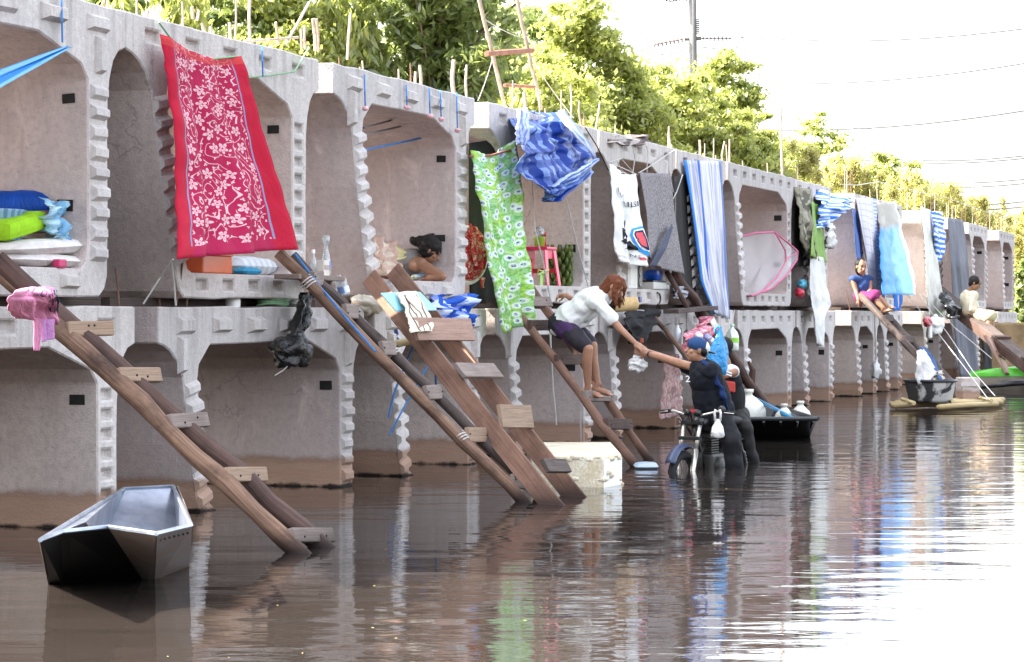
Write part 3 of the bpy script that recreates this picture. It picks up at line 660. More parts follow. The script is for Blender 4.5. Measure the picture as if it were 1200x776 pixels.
# ---------------------------------------------------------------- cloth and tarpaulins
def poly_at(pts, t):
    m = len(pts) - 1; x = min(max(t, 0), .99999) * m; i = int(x); f = x - i
    a, b = pts[i], pts[i + 1]; return tuple(lerp(a[k], b[k], f) for k in range(3))
def cloth_fn(Lp, Rp, folds=3, amp=.04, sag=0.0, crumple=0.0, cs=3.0, seed=0, fold_grow=.6, topfold=1.0):
    def fn(x, y):
        a, b = poly_at(Lp, y), poly_at(Rp, y); A, B = at(*a), at(*b); P = lerp(A, B, x)
        P = P - up * (sag * 4 * x * (1 - x) * (1 - y))
        w_ = math.sin(2 * math.pi * folds * (x + .06 * noise.noise(Vector((y * 2.2, seed, 0)))) + seed) + .4 * math.sin(2 * math.pi * folds * 2.3 * x + seed * 2 + y * 1.5)
        P = P - nv * (amp * w_ * (topfold * (1 - fold_grow) + fold_grow * y))
        if crumple:
            q = Vector((x * cs, y * cs * 1.6, seed * 3.1)); c = noise.noise(q) + .6 * abs(noise.noise(q * 2.1)) + .3 * noise.noise(q * 4.3)
            P = P - nv * crumple * c + rv * crumple * .3 * noise.noise(q + Vector((7, 3, 1))) + up * crumple * .4 * noise.noise(q + Vector((1, 9, 4)))
        return P
    return fn
def cloth(name, label, cat, Lp, Rp, mat, nu=28, nv_=34, parent=None, group=None, **kw):
    fn = cloth_fn(Lp, Rp, **kw); o = obj(name, MB().grid(fn, nu, nv_), mat, parent, smooth=True, loc=fn(.5, 0) if parent is None else None, recalc=False, solid=.004)
    if parent is None: tag(o, label, cat, group)
    return o, fn
def weave(k, c, s=240, d=.12):
    u = k.uv(); n_ = k.noise(u, s, 2); k.bump(k.noise(k.scale(u, (5, 2.2, 1)), 1.6, 5, .6, .8), .55, .05); return k.mix(k.math('MULTIPLY', n_, d), c, (.02, .02, .02))
def cloth_mat(name, col, rough=.85, var=.15, sheen=False):
    k = NT(name); c = k.mix(k.ramp(k.noise(k.uv(), 5, 4), .35, .65), tuple(x * (1 - var) for x in col), tuple(min(1, x * (1 + var)) for x in col)); return k.done(weave(k, c), rough, spec=.15)
def flower_mat():
    k = NT('red_floral_cotton'); uv = k.uv(); U = k.xyz(uv)
    p = k.scale(uv, (7.6, 12.5, 1)); p = k.n('VectorMath', {0: p, 1: k.scale(k.n('TexNoise', {'Vector': p, 'Scale': .9}).outputs[1], (.5, .5, 0))}, operation='ADD').outputs[0]
    def blossoms(scale, petals, r0, r1, offs):
        v = k.n('TexVoronoi', {'Vector': k.n('VectorMath', {0: p, 1: offs}, operation='ADD').outputs[0], 'Scale': scale, 'Randomness': .72}, voronoi_dimensions='2D')
        d = k.n('VectorMath', {0: k.scale(k.n('VectorMath', {0: p, 1: offs}, operation='ADD').outputs[0], (scale, scale, 1)), 1: k.scale(v.outputs['Position'], (scale, scale, 1))}, operation='SUBTRACT').outputs[0]
        q = k.xyz(d); th = k.math('ARCTAN2', q[1], q[0]); r_ = v.outputs['Distance']; rot = k.math('MULTIPLY', k.xyz(v.outputs['Color'])[0], 6.28)
        pet = k.math('ABSOLUTE', k.math('COSINE', k.math('MULTIPLY', k.math('ADD', th, rot), petals / 2)))
        lim = k.math('ADD', r0, k.math('MULTIPLY', pet, r1)); return r_, lim
    r_, lim = blossoms(1.0, 5, .10, .22, (0, 0, 0))
    fill = k.math('LESS_THAN', r_, lim); hole = k.math('GREATER_THAN', r_, .055); vein = k.math('GREATER_THAN', k.math('ABSOLUTE', k.math('SUBTRACT', r_, k.math('MULTIPLY', lim, .55))), .012)
    fill = k.math('MULTIPLY', k.math('MULTIPLY', fill, hole), vein)
    r2, l2 = blossoms(2.1, 3, .02, .2, (3.3, 1.7, 0)); leaf = k.math('MULTIPLY', k.math('LESS_THAN', r2, l2), k.math('GREATER_THAN', r_, .40))
    nz = k.n('TexNoise', {'Vector': p, 'Scale': .85, 'Detail': 0.0}).outputs[0]; vine = k.math('LESS_THAN', k.math('ABSOLUTE', k.math('SUBTRACT', k.math('FRACT', k.math('MULTIPLY', nz, 6.0)), .5)), .055)
    vine = k.math('MULTIPLY', vine, k.math('GREATER_THAN', r_, .36)); pat = k.math('MAXIMUM', k.math('MAXIMUM', fill, leaf), vine)
    ex = k.math('ABSOLUTE', k.math('SUBTRACT', U[0], .5)); ins = k.math('LESS_THAN', ex, .388); bot = k.math('GREATER_THAN', U[1], .055)
    pat = k.math('MULTIPLY', k.math('MULTIPLY', pat, ins), bot)
    base = k.mix(ins, (.40, .006, .030), (.34, .006, .055)); c = k.mix(pat, base, (.66, .40, .43))
    line = k.math('MULTIPLY', k.math('LESS_THAN', k.math('ABSOLUTE', k.math('SUBTRACT', ex, .403)), .006), bot); c = k.mix(line, c, (.20, .22, .38))
    ln2 = k.math('LESS_THAN', k.math('ABSOLUTE', k.math('SUBTRACT', U[1], .975)), .02); c = k.mix(k.math('MULTIPLY', ln2, .7), c, (.50, .05, .045))
    return k.done(weave(k, c), .8, spec=.2)
cloth('hanging_cloth', 'large crimson cloth with white flower print and red border hanging over the second segment', 'cloth', [(187, 40, -.10), (196, 120, -.16), (206, 220, -.3), (203, 304, -.48)], [(279, 66, -.10), (296, 130, -.2), (318, 210, -.33), (341, 293, -.48)], flower_mat(), 44, 50, folds=2.2, amp=.05, sag=.07, crumple=.035, cs=2.0)
def eye_mat():
    k = NT('green_print_cotton'); uv = k.uv(); p = k.scale(uv, (5.4, 15.5, 1))
    n_ = k.noise(p, .55, 3); base = k.mix(k.ramp(n_, .38, .62), (.36, .58, .10), (.30, .58, .32)); lf = k.noise(p, 3.6, 2, .5, 1.2); base = k.mix(k.math('MULTIPLY', k.ramp(lf, .52, .6), .7), base, (.10, .34, .04)); base = k.mix(k.math('MULTIPLY', k.ramp(lf, .40, .33), .7), base, (.62, .75, .35))
    v = k.n('TexVoronoi', {'Vector': p, 'Scale': 1.25, 'Randomness': .75}, voronoi_dimensions='2D'); d = v.outputs['Distance']
    d = k.math('ADD', d, k.math('MULTIPLY', k.math('SUBTRACT', k.noise(p, 5.0, 2), .5), .16)); c = k.mix(k.math('LESS_THAN', d, .36), base, (.50, .70, .42)); c = k.mix(k.math('LESS_THAN', d, .30), c, (.70, .76, .72)); c = k.mix(k.math('LESS_THAN', d, .15), c, (.42, .56, .52))
    sw = k.math('MULTIPLY', k.math('LESS_THAN', d, .13), k.math('GREATER_THAN', k.noise(p, 9.0, 1), .52)); c = k.mix(sw, c, (.03, .06, .22)); return k.done(weave(k, c), .85, spec=.15)
cloth('hanging_cloth', 'lime green cloth printed with white rings hanging by the red basket', 'cloth', [(551, 176, -.10), (556, 230, -.13), (572, 310, -.16), (586, 391, -.18)], [(601, 163, -.10), (606, 230, -.2), (614, 310, -.26), (619, 378, -.3)], eye_mat(), 34, 44, folds=2.2, amp=.06, sag=.10, crumple=.05, cs=2.2)
def stripe_mat(name, blue, white, nx, ny=0, rough=.35, duty=.5, skew=0.0):
    k = NT(name); U = k.xyz(k.uv()); x = k.math('ADD', U[0], k.math('MULTIPLY', U[1], skew)); f = k.math('FRACT', k.math('MULTIPLY', x, nx)); s1 = k.math('LESS_THAN', f, duty)
    if ny: s2 = k.math('LESS_THAN', k.math('FRACT', k.math('MULTIPLY', U[1], ny)), .5); s1 = k.math('MULTIPLY', s1, k.math('ADD', .35, k.math('MULTIPLY', s2, .65)))
    c = k.mix(s1, blue, white); c = k.mix(k.math('MULTIPLY', k.ramp(k.noise(k.uv(), 8, 4), .45, .7), .25), c, tuple(x * .6 for x in blue)); k.bump(k.noise(k.uv(), 26, 4), .3, .02); return k.done(c, max(rough, .5), spec=.2)
BLUE = (.002, .028, .22)
tarp = stripe_mat('striped_tarpaulin', BLUE, (.16, .25, .52), 11, 7, duty=.42)
def tarp_bundle():
    t = thing('crumpled_tarp', at(645, 150, -.2), 'crumpled blue and white striped tarpaulin bundled over the top of the red stool segment', 'tarpaulin')
    # folded sheet draped over the edge, a deep pocket hanging to the lower point
    cloth('sheet', '', '', [(604, 131, .15), (601, 150, -.18), (604, 172, -.3), (607, 196, -.34), (630, 222, -.5), (643, 234, -.5)], [(664, 131, .15), (672, 142, -.15), (684, 165, -.25), (692, 182, -.3), (690, 200, -.34), (645, 235, -.5)], tarp, 46, 46, parent=t, folds=3.0, amp=.05, crumple=.14, cs=3.4, seed=2, sag=0)
    cloth('folded_edge', '', '', [(652, 133, -.2), (668, 155, -.4), (690, 178, -.46), (696, 188, -.46)], [(660, 128, -.18), (680, 153, -.4), (696, 180, -.47), (698, 190, -.46)], stripe_mat('pale_tarp_edge', (.22, .30, .56), (.5, .54, .66), 2), 6, 24, parent=t, folds=.5, amp=.02, crumple=.03)
    cloth('lower_roll', '', '', [(643, 218, -.5), (660, 206, -.54), (680, 196, -.54), (697, 186, -.48)], [(645, 236, -.52), (664, 222, -.56), (684, 210, -.56), (698, 192, -.48)], stripe_mat('roll_tarp', (.012, .08, .34), (.30, .38, .6), 4), 10, 26, parent=t, folds=1, amp=.05, crumple=.05)
    cloth('side_flap', '', '', [(605, 128, -.2), (603, 150, -.42), (605, 168, -.44)], [(618, 126, -.2), (619, 150, -.4), (614, 172, -.42)], stripe_mat('flap_tarp', (.12, .18, .45), (.36, .42, .62), 5), 10, 16, parent=t, folds=1.5, amp=.03, crumple=.04)
tarp_bundle()
cloth('tarpaulin', 'blue tarpaulin slung across the opening at the top left corner', 'tarpaulin', [(-30, 92, -.05), (20, 74, -.05), (76, 54, -.08)], [(-30, 122, -.2), (22, 90, -.14), (79, 56, -.08)], stripe_mat('plain_blue_tarp', (.03, .20, .52), (.16, .40, .70), 1.3), 12, 30, folds=1.5, amp=.03)
# white printed towel with a chevron logo, and the grey towel beside it
towel_m = cloth_mat('white_towel_cotton', (.78, .77, .75)); black_m = cloth_mat('black_print', (.015, .015, .018)); bluep = cloth_mat('blue_print', (.03, .32, .74)); redp = cloth_mat('coral_print', (.68, .11, .13)); navyp = cloth_mat('navy_print', (.03, .03, .09)); whitep = cloth_mat('white_print', (.82, .82, .82))
def decal(parent, name, fn, polys, mat, lift=.012, sub=5):
    """flat print laid on a cloth: polygons in cloth coordinates, subdivided so that they follow the folds"""
    mb = MB()
    for pl in polys:
        b = bmesh.new(); vs = [b.verts.new((x, y, 0)) for x, y in pl]; es = [b.edges.new((vs[i], vs[(i + 1) % len(vs)])) for i in range(len(vs))]
        bmesh.ops.triangle_fill(b, edges=es, use_beauty=True)
        for _ in range(2 if len(pl) < 40 else 0): bmesh.ops.subdivide_edges(b, edges=[e for e in b.edges if e.calc_length() > .05], cuts=1)
        b.verts.index_update(); mb.add([fn(v.co.x, v.co.y) - nv * lift for v in b.verts], [[v.index for v in f.verts] for f in b.faces]); b.free()
    return obj(name, mb, mat, parent, recalc=False)
def text_polys(txt, x0, y0, x1, y1, slant=0.0):
    cu = bpy.data.curves.new('t', 'FONT'); cu.body = txt; cu.resolution_u = 2; o = bpy.data.objects.new('t', cu); COL.objects.link(o); bpy.context.view_layer.update()
    me = o.to_mesh(); vs = [v.co.copy() for v in me.vertices]; fs = [list(p.vertices) for p in me.polygons]; o.to_mesh_clear(); bpy.data.objects.remove(o); bpy.data.curves.remove(cu)
    mx = max(v.x for v in vs); mn = min(v.x for v in vs); my = max(v.y for v in vs); ny = min(v.y for v in vs)
    V = [(lerp(x0, x1, (v.x - mn) / (mx - mn)), lerp(y1, y0, (v.y - ny) / (my - ny)) + slant * (v.x - mn) / (mx - mn)) for v in vs]; return V, fs
def letters(parent, name, fn, txt, rect, mat, slant=0.0, lift=.026):
    V, fs = text_polys(txt, *rect, slant=slant); return obj(name, MB().add([fn(x, y) - nv * lift for x, y in V], fs), mat, parent, recalc=False)
def towels():
    o, fn = cloth('printed_towel', 'white towel printed with black lettering and a red and blue arrow logo', 'towel', [(714, 192, -.08), (716, 240, -.12), (719, 290, -.15), (723, 307, -.15)], [(746, 203, -.08), (752, 245, -.16), (759, 285, -.22), (761, 314, -.24)], towel_m, 34, 40, folds=1.6, amp=.045, sag=.06, crumple=.03, cs=2.0)
    letters(o, 'lettering', fn, 'EAC', (.07, .17, .36, .215), black_m, .05); letters(o, 'lettering', fn, 'PRILSIT', (.28, .265, .95, .315), black_m, -.03)
    heart = [(.36, .50), (.28, .455), (.30, .425), (.35, .43), (.37, .45), (.40, .42), (.46, .425), (.46, .46)]; decal(o, 'heart_outline', fn, [heart], black_m); decal(o, 'heart_inside', fn, [[(lerp(.37, x, .72), lerp(.455, y, .72)) for x, y in heart]], whitep, .016)
    decal(o, 'black_print', fn, [[(.20, .50), (.46, .53), (.50, .575), (.42, .60), (.22, .62)], [(.30, .66), (.52, .61), (.68, .74), (.20, .70)], [(.17, .61), (.34, .575), (.26, .64)]], black_m)
    decal(o, 'blue_print', fn, [[(.54, .56), (.60, .50), (.80, .485), (.86, .52), (.86, .57), (.93, .62), (.99, .72), (.97, .90), (.80, .83), (.66, .74), (.60, .66)]], bluep)
    decal(o, 'white_print', fn, [[(.58, .56), (.63, .515), (.80, .505), (.835, .53), (.83, .63), (.88, .70), (.86, .78), (.74, .74), (.65, .67)]], whitep, .016)
    decal(o, 'navy_print', fn, [[(.61, .555), (.65, .525), (.79, .52), (.81, .56), (.83, .75), (.79, .74), (.68, .66)]], navyp, .020)
    decal(o, 'red_print', fn, [[(.635, .56), (.66, .54), (.77, .54), (.785, .60), (.78, .70), (.70, .66)]], redp, .024)
    letters(o, 'lettering', fn, 'VE N E', (.26, .77, .68, .82), navyp, .06); decal(o, 'red_print', fn, [[(.66, .86), (.76, .86), (.80, .90), (.70, .90)]], redp)
    k = NT('grey_towel_terry'); n_ = k.noise(k.uv(), 60, 4, .7, 1.0); c = k.mix(k.ramp(n_, .38, .62), (.13, .12, .125), (.34, .32, .33)); k.bump(n_, .6, .01); m = k.done(c, .95, spec=.05)
    o, fn = cloth('grey_towel', 'mottled grey towel with a dark turned up fold beside the printed towel', 'towel', [(748, 202, -.08), (756, 250, -.14), (759, 300, -.17), (764, 310, -.17)], [(785, 204, -.06), (789, 250, -.10), (794, 290, -.15), (799, 321, -.17)], m, 30, 34, folds=1.2, amp=.03, seed=1)
    cloth('turned_fold', '', '', [(761, 312, -.22), (770, 295, -.25), (787, 262, -.2)], [(768, 313, -.23), (780, 292, -.26), (788, 268, -.2)], cloth_mat('slate_lining', (.09, .10, .15)), 6, 14, parent=o, folds=.5, amp=.01)
towels()
def curtain_mat():
    k = NT('white_blue_curtain'); U = k.xyz(k.uv()); x = U[0]
    n_ = k.noise(k.scale(k.uv(), (34, 1.6, 1)), 1.0, 5, .7, .4); c = k.mix(k.ramp(n_, .47, .60), (.70, .70, .74), (.33, .35, .50))
    b = k.ramp(k.noise(k.scale(k.uv(), (9, .8, 1)), 1.0, 3, .5), .56, .62); c = k.mix(k.math('MULTIPLY', b, k.math('LESS_THAN', x, .42)), c, (.16, .28, .62))
    e = k.math('LESS_THAN', k.math('ABSOLUTE', k.math('SUBTRACT', x, k.math('ADD', .27, k.math('MULTIPLY', .1, U[1])))), .03); c = k.mix(e, c, (.03, .13, .50)); e = k.math('LESS_THAN', x, .05); c = k.mix(e, c, (.05, .22, .62)); e = k.math('GREATER_THAN', x, .955); return k.done(weave(k, k.mix(e, c, (.14, .22, .48))), .7, spec=.2)
cloth('striped_curtain', 'long white curtain with fine blue stripes hanging beside the mosquito net', 'curtain', [(801, 188, -.05), (811, 260, -.10), (822, 330, -.14), (834, 366, -.15)], [(843, 189, -.05), (846, 250, -.07), (850, 310, -.1), (852, 374, -.12)], curtain_mat(), 40, 40, folds=3.2, amp=.045)
# mosquito net: thin grey gauze tent with pink bindings
def net():
    k = NT('net_gauze'); k.t.nodes.remove(k.b); d = k.n('BsdfDiffuse', {'Color': (.72, .70, .72, 1)}); tr = k.n('BsdfTransparent'); mx = k.n('MixShader', {0: .62}); k.t.links.new(d.outputs[0], mx.inputs[1]); k.t.links.new(tr.outputs[0], mx.inputs[2]); k.t.links.new(mx.outputs[0], k.out.inputs[0])
    pink = cloth_mat('pink_binding', (.62, .18, .30)); t = thing('mosquito_net', at(900, 320, -.1), 'grey mosquito net tent with pink edging hung in a segment opening', 'mosquito net')
    edge = [(870, 277, .12), (885, 273, .0), (908, 272, -.08), (924, 285, -.16), (935, 295, -.2), (934, 304, -.2), (922, 322, -.2), (905, 338, -.16), (880, 347, -.1), (870, 348, .1)]
    c = at(893, 310, .1); mb = MB(); P = [at(*e) for e in edge]; vs = [c] + P; mb.add(vs, [(0, i + 1, i + 2) for i in range(len(P) - 1)] + [(0, len(P), 1)])
    obj('gauze', mb, k.m, t, smooth=True, recalc=False)
    obj('binding', MB().tube(P, .016, 6), pink, t)
    obj('binding', MB().tube([at(908, 272, -.1), at(920, 293, -.18), at(921, 306, -.18), at(912, 323, -.16), at(895, 340, -.12), at(882, 347, -.1)], .014, 6), pink, t)
    obj('binding', MB().tube([at(935, 295, -.2), at(920, 305, -.18)], .01, 6), pink, t)
net()
def camo():
    k = NT('khaki_camouflage'); n_ = k.noise(k.uv(), 4.5, 2, .5, .6); c = k.mix(k.ramp(n_, .44, .48), (.09, .085, .06), (.24, .22, .16)); n2 = k.noise(k.uv(), 7, 1, .5, .3); c = k.mix(k.ramp(n2, .58, .61), c, (.33, .32, .25)); return k.done(weave(k, c), .9)
cloth('khaki_sheet', 'khaki camouflage sheet gathered at its top over the segment edge', 'sheet', [(930, 219, -.02), (934, 250, -.12), (937, 280, -.15), (947, 304, -.15)], [(951, 222, -.05), (955, 250, -.2), (954, 280, -.2), (955, 300, -.2)], camo(), 22, 28, folds=2, amp=.06, crumple=.05)
cloth('green_sheet', 'plain leaf green sheet hanging beside the khaki sheet', 'sheet', [(951, 236, -.2), (952, 270, -.24), (949, 300, -.24)], [(958, 240, -.15), (963, 270, -.17), (967, 308, -.17)], cloth_mat('green_cotton', (.25, .40, .12)), 12, 20, folds=1.2, amp=.03)
cloth('white_sheet', 'wrinkled white sheet under the green one with a long tail dangling down', 'sheet', [(948, 297, -.18), (950, 335, -.2), (954, 360, -.22), (958, 385, -.25), (959, 403, -.25)], [(966, 303, -.18), (971, 335, -.16), (973, 356, -.18), (964, 372, -.25), (962, 409, -.25)], cloth_mat('white_cotton', (.70, .70, .68)), 18, 34, folds=2, amp=.045, crumple=.03, seed=4)
cloth('striped_tarp', 'bright blue tarpaulin with white stripes bunched above the empty gap', 'tarpaulin', [(952, 222, .1), (956, 240, -.2), (958, 258, -.2), (955, 268, -.2)], [(1003, 233, .1), (998, 239, -.1), (992, 248, -.12), (962, 268, -.2)], stripe_mat('bright_striped_tarp', (.02, .17, .62), (.68, .74, .86), 2.2, rough=.4, skew=4.2), 34, 26, folds=2, amp=.06, crumple=.14, cs=3)
cloth('white_rag', 'small torn white rag hanging beside the bunched striped tarpaulin', 'rag', [(967, 259, -.2), (968, 275, -.22), (968, 290, -.2)], [(975, 262, -.2), (976, 276, -.22), (974, 292, -.2)], cloth_mat('white_rag_cotton', (.74, .74, .74)), 8, 14, folds=1.5, amp=.06, crumple=.08)
def check_mat():
    k = NT('white_check_cotton'); U = k.xyz(k.uv()); a = k.math('LESS_THAN', k.math('FRACT', k.math('MULTIPLY', U[0], 5)), .13); b = k.math('LESS_THAN', k.math('FRACT', k.math('MULTIPLY', U[1], 13)), .16)
    c = k.mix(k.math('MULTIPLY', k.math('MAXIMUM', a, b), .75), (.66, .64, .68), (.42, .42, .58)); e = k.math('GREATER_THAN', U[0], .86); s_ = k.math('LESS_THAN', k.math('FRACT', k.math('MULTIPLY', U[1], 26)), .5); c = k.mix(e, c, k.mix(s_, (.28, .36, .70), (.6, .62, .76))); return k.done(weave(k, c), .85)
cloth('checked_sheet', 'pale checked sheet hanging next to the girl in blue', 'sheet', [(1003, 232, -.08), (1008, 260, -.14), (1014, 300, -.16), (1018, 345, -.16)], [(1025, 233, -.08), (1028, 270, -.16), (1032, 310, -.2), (1033, 352, -.2)], check_mat(), 22, 34, folds=1.8, amp=.045, seed=3)
cloth('navy_striped_cloth', 'narrow navy and light blue striped cloth behind the girl', 'cloth', [(999, 246, -.02), (1001, 275, -.05), (1003, 305, -.05)], [(1005, 246, -.02), (1009, 275, -.08), (1012, 300, -.08)], stripe_mat('navy_stripes', (.015, .03, .14), (.10, .18, .45), .01, 0, .8), 8, 20, folds=1, amp=.04)
def blue_sheet_mat():
    k = NT('sky_blue_sheet_poly'); U = k.xyz(k.uv()); n_ = k.noise(k.uv(), 4, 4, .6, .5); c = k.mix(k.ramp(k.math('ADD', U[0], k.math('MULTIPLY', n_, .5)), .75, .85), (.06, .26, .62), (.22, .47, .72)); g = k.ramp(k.math('ADD', U[1], k.math('MULTIPLY', n_, .25)), .78, .86); c = k.mix(g, c, (.33, .31, .27)); w_ = k.math('GREATER_THAN', U[0], .82); c = k.mix(k.math('MULTIPLY', w_, .7), c, (.66, .68, .66)); return k.done(c, .5, spec=.3)
cloth('sky_blue_sheet', 'large sky blue sheet with a pale border stretched down to the ropes', 'sheet', [(1027, 238, -.1), (1028, 270, -.2), (1031, 310, -.4), (1034, 346, -.5)], [(1049, 236, -.1), (1057, 270, -.3), (1066, 310, -.5), (1074, 346, -.7)], blue_sheet_mat(), 26, 34, folds=1.5, amp=.07, crumple=.06)
cloth('plain_white_sheet', 'long plain off white sheet hanging straight down before the white bag', 'sheet', [(1079, 242, -.1), (1083, 280, -.2), (1086, 330, -.25), (1088, 372, -.25)], [(1089, 246, -.1), (1094, 280, -.2), (1100, 330, -.3), (1107, 372, -.35)], cloth_mat('off_white_cotton', (.66, .64, .60)), 16, 34, folds=1.4, amp=.05)
cloth('striped_tarp', 'small blue and white striped tarp end beside the plain white sheet', 'tarpaulin', [(1091, 248, -.15), (1093, 275, -.25), (1097, 308, -.25)], [(1103, 248, -.1), (1105, 275, -.2), (1100, 304, -.25)], stripe_mat('small_striped_tarp', (.03, .14, .55), (.6, .66, .82), 2.0, skew=5.0), 14, 22, folds=1.5, amp=.08, crumple=.08)
def slate_mat():
    k = NT('slate_grey_sheet_cotton'); n_ = k.noise(k.scale(k.uv(), (16, 2.4, 1)), 1, 5, .65); c = k.mix(k.ramp(n_, .35, .7), (.085, .09, .115), (.19, .19, .22)); return k.done(weave(k, c), .85)
cloth('slate_sheet', 'tall slate grey sheet hanging over both tiers behind the boy', 'sheet', [(1110, 255, -.1), (1113, 310, -.3), (1118, 380, -.35), (1122, 441, -.35)], [(1129, 258, -.1), (1135, 310, -.35), (1143, 380, -.4), (1150, 446, -.4)], slate_mat(), 26, 40, folds=2, amp=.09)
cloth('black_cloth', 'black cloth hanging beneath the sloping board beside the slate sheet', 'cloth', [(1151, 400, -1.2), (1152, 422, -1.2), (1150, 442, -1.2)], [(1160, 404, -1.2), (1162, 424, -1.2), (1164, 440, -1.2)], black_m, 8, 14, folds=1, amp=.04)
cloth('blue_sheet', 'deep blue sheet end hanging behind the sky blue sheet', 'sheet', [(1046, 345, .0), (1046, 356, .0), (1045, 364, .0)], [(1057, 345, -.05), (1057, 356, -.05), (1055, 364, -.05)], cloth_mat('deep_blue', (.03, .14, .50)), 8, 8, folds=1, amp=.05)
# tarp in the first gap; added black sheets paint the shade in the others
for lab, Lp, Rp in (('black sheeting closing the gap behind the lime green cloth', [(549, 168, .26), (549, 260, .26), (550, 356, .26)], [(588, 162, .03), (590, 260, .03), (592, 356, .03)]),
                    ('black sheet painting the shade inside the segment behind the printed towel', [(715, 190, .62), (716, 260, .62), (718, 331, .62)], [(783, 196, .03), (783, 260, .03), (782, 331, .03)]),
                    ('black sheet painting the shade in the gap left of the striped curtain', [(789, 208, -.03), (789, 280, -.03), (789, 350, -.03)], [(806, 204, -.02), (811, 280, -.02), (816, 350, -.02)]),
                    ('black sheet painting the shade behind the khaki sheet', [(930, 236, -.03), (930, 270, -.03), (932, 312, -.03)], [(946, 234, -.03), (948, 270, -.03), (950, 312, -.03)])):
    cloth('sheeting_shade', lab, 'plastic sheet', Lp, Rp, M['void'], 16, 20, folds=3, amp=.008)
cloth('grey_awning', 'thin grey net awning sagging under the roof of the resting woman', 'net', [(428, 189, 1.4), (428, 205, 1.4), (428, 213, 1.4)], [(507, 157, .3), (509, 158, .3), (511, 159, .3)], cloth_mat('grey_gauze', (.20, .19, .20)), 24, 8, folds=.6, amp=.05)
# light wash on the lower things
pinkm = cloth_mat('pink_cotton', (.68, .26, .42))
def pink_shirt():
    o, fn = cloth('pink_shirt', 'pink shirt with dark lettering drying over the leftmost ladder', 'shirt', [(24, 338, -.95), (17, 342, -1.22), (15, 352, -1.22), (17, 364, -1.1), (21, 374, -.9)], [(62, 337, -.75), (65, 344, -1.02), (67, 354, -.95), (68, 366, -.7), (69, 380, -.62)], pinkm, 30, 22, folds=1.7, amp=.022, crumple=.03, cs=2.5, seed=5)
    cloth('sleeve', '', '', [(39, 372, -.85), (39, 390, -.85), (38, 411, -.85)], [(48, 374, -.85), (48, 392, -.85), (47, 411, -.85)], pinkm, 8, 14, parent=o, folds=1, amp=.02)
    cloth('hem', '', '', [(48, 374, -.8), (48, 390, -.8), (48, 401, -.8)], [(64, 374, -.8), (62, 388, -.8), (61, 397, -.8)], cloth_mat('mauve_cotton', (.52, .24, .50)), 10, 12, parent=o, folds=1.5, amp=.02)
    letters(o, 'lettering', fn, 'CARE', (.72, .10, .90, .75), navyp, .0, .02); letters(o, 'lettering', fn, 'NO', (.48, .12, .66, .36), navyp, .02, .02)
pink_shirt()
# ---------------------------------------------------------------- household things stored in and on the segments
def plastic(name, col, rough=.35, spec=.5, var=.12): return simple(name, col, rough, var, 6, spec=spec)
def clear_plastic(name, col=(.80, .84, .86), a=.76):
    k = NT(name); k.t.nodes.remove(k.b); g = k.n('BsdfGlossy', {'Color': (1, 1, 1, 1), 'Roughness': .12}); tr = k.n('BsdfTransparent', {'Color': c4(col)}); d = k.n('BsdfDiffuse', {'Color': c4(col)})
    m1 = k.n('MixShader', {0: .35}); k.t.links.new(d.outputs[0], m1.inputs[1]); k.t.links.new(g.outputs[0], m1.inputs[2]); m2 = k.n('MixShader', {0: a}); k.t.links.new(m1.outputs[0], m2.inputs[1]); k.t.links.new(tr.outputs[0], m2.inputs[2]); k.t.links.new(m2.outputs[0], k.out.inputs[0]); return k.m
M['clear'] = clear_plastic('clear_plastic'); M['white_plastic'] = plastic('white_plastic', (.78, .78, .76)); M['bag_white'] = plastic('white_bag_film', (.75, .75, .76), .3)
def lumpy(mb, c, x, y, z, jit=.25, nu=20, nv_=14):
    mb.ell(c, x, y, z, nu, nv_, jit); return mb
def along(u0, v0, u1, v1, p): return at(u0, v0, p), at(u1, v1, p)
FL_U = Z_UP + .19
def on_floor(u, p):           # point of the upper floor seen in column u
    q = at(u, 368, p); return Vector((q.x, q.y, FL_U))
def on_low(u, p): q = at(u, 368, p); return Vector((q.x, q.y, Z_LO + HS))
def pillow_mesh(c, hx, hy, hz, n=14):
    mb = MB()
    def f(x, y, s_):
        a, b = 2 * x - 1, 2 * y - 1; k = (max(0, 1 - a ** 4) * max(0, 1 - b ** 4)) ** .5
        wr = .12 * noise.noise(Vector((a * 3, b * 3, s_ + c.x)))
        return c + hx * a * (1 - .08 * b * b) + hy * b * (1 - .08 * a * a) + hz * (s_ * k * (1 + wr))
    mb.grid(lambda x, y: f(x, y, 1), n, n); mb.grid(lambda x, y: f(x, y, -1), n, n); return mb
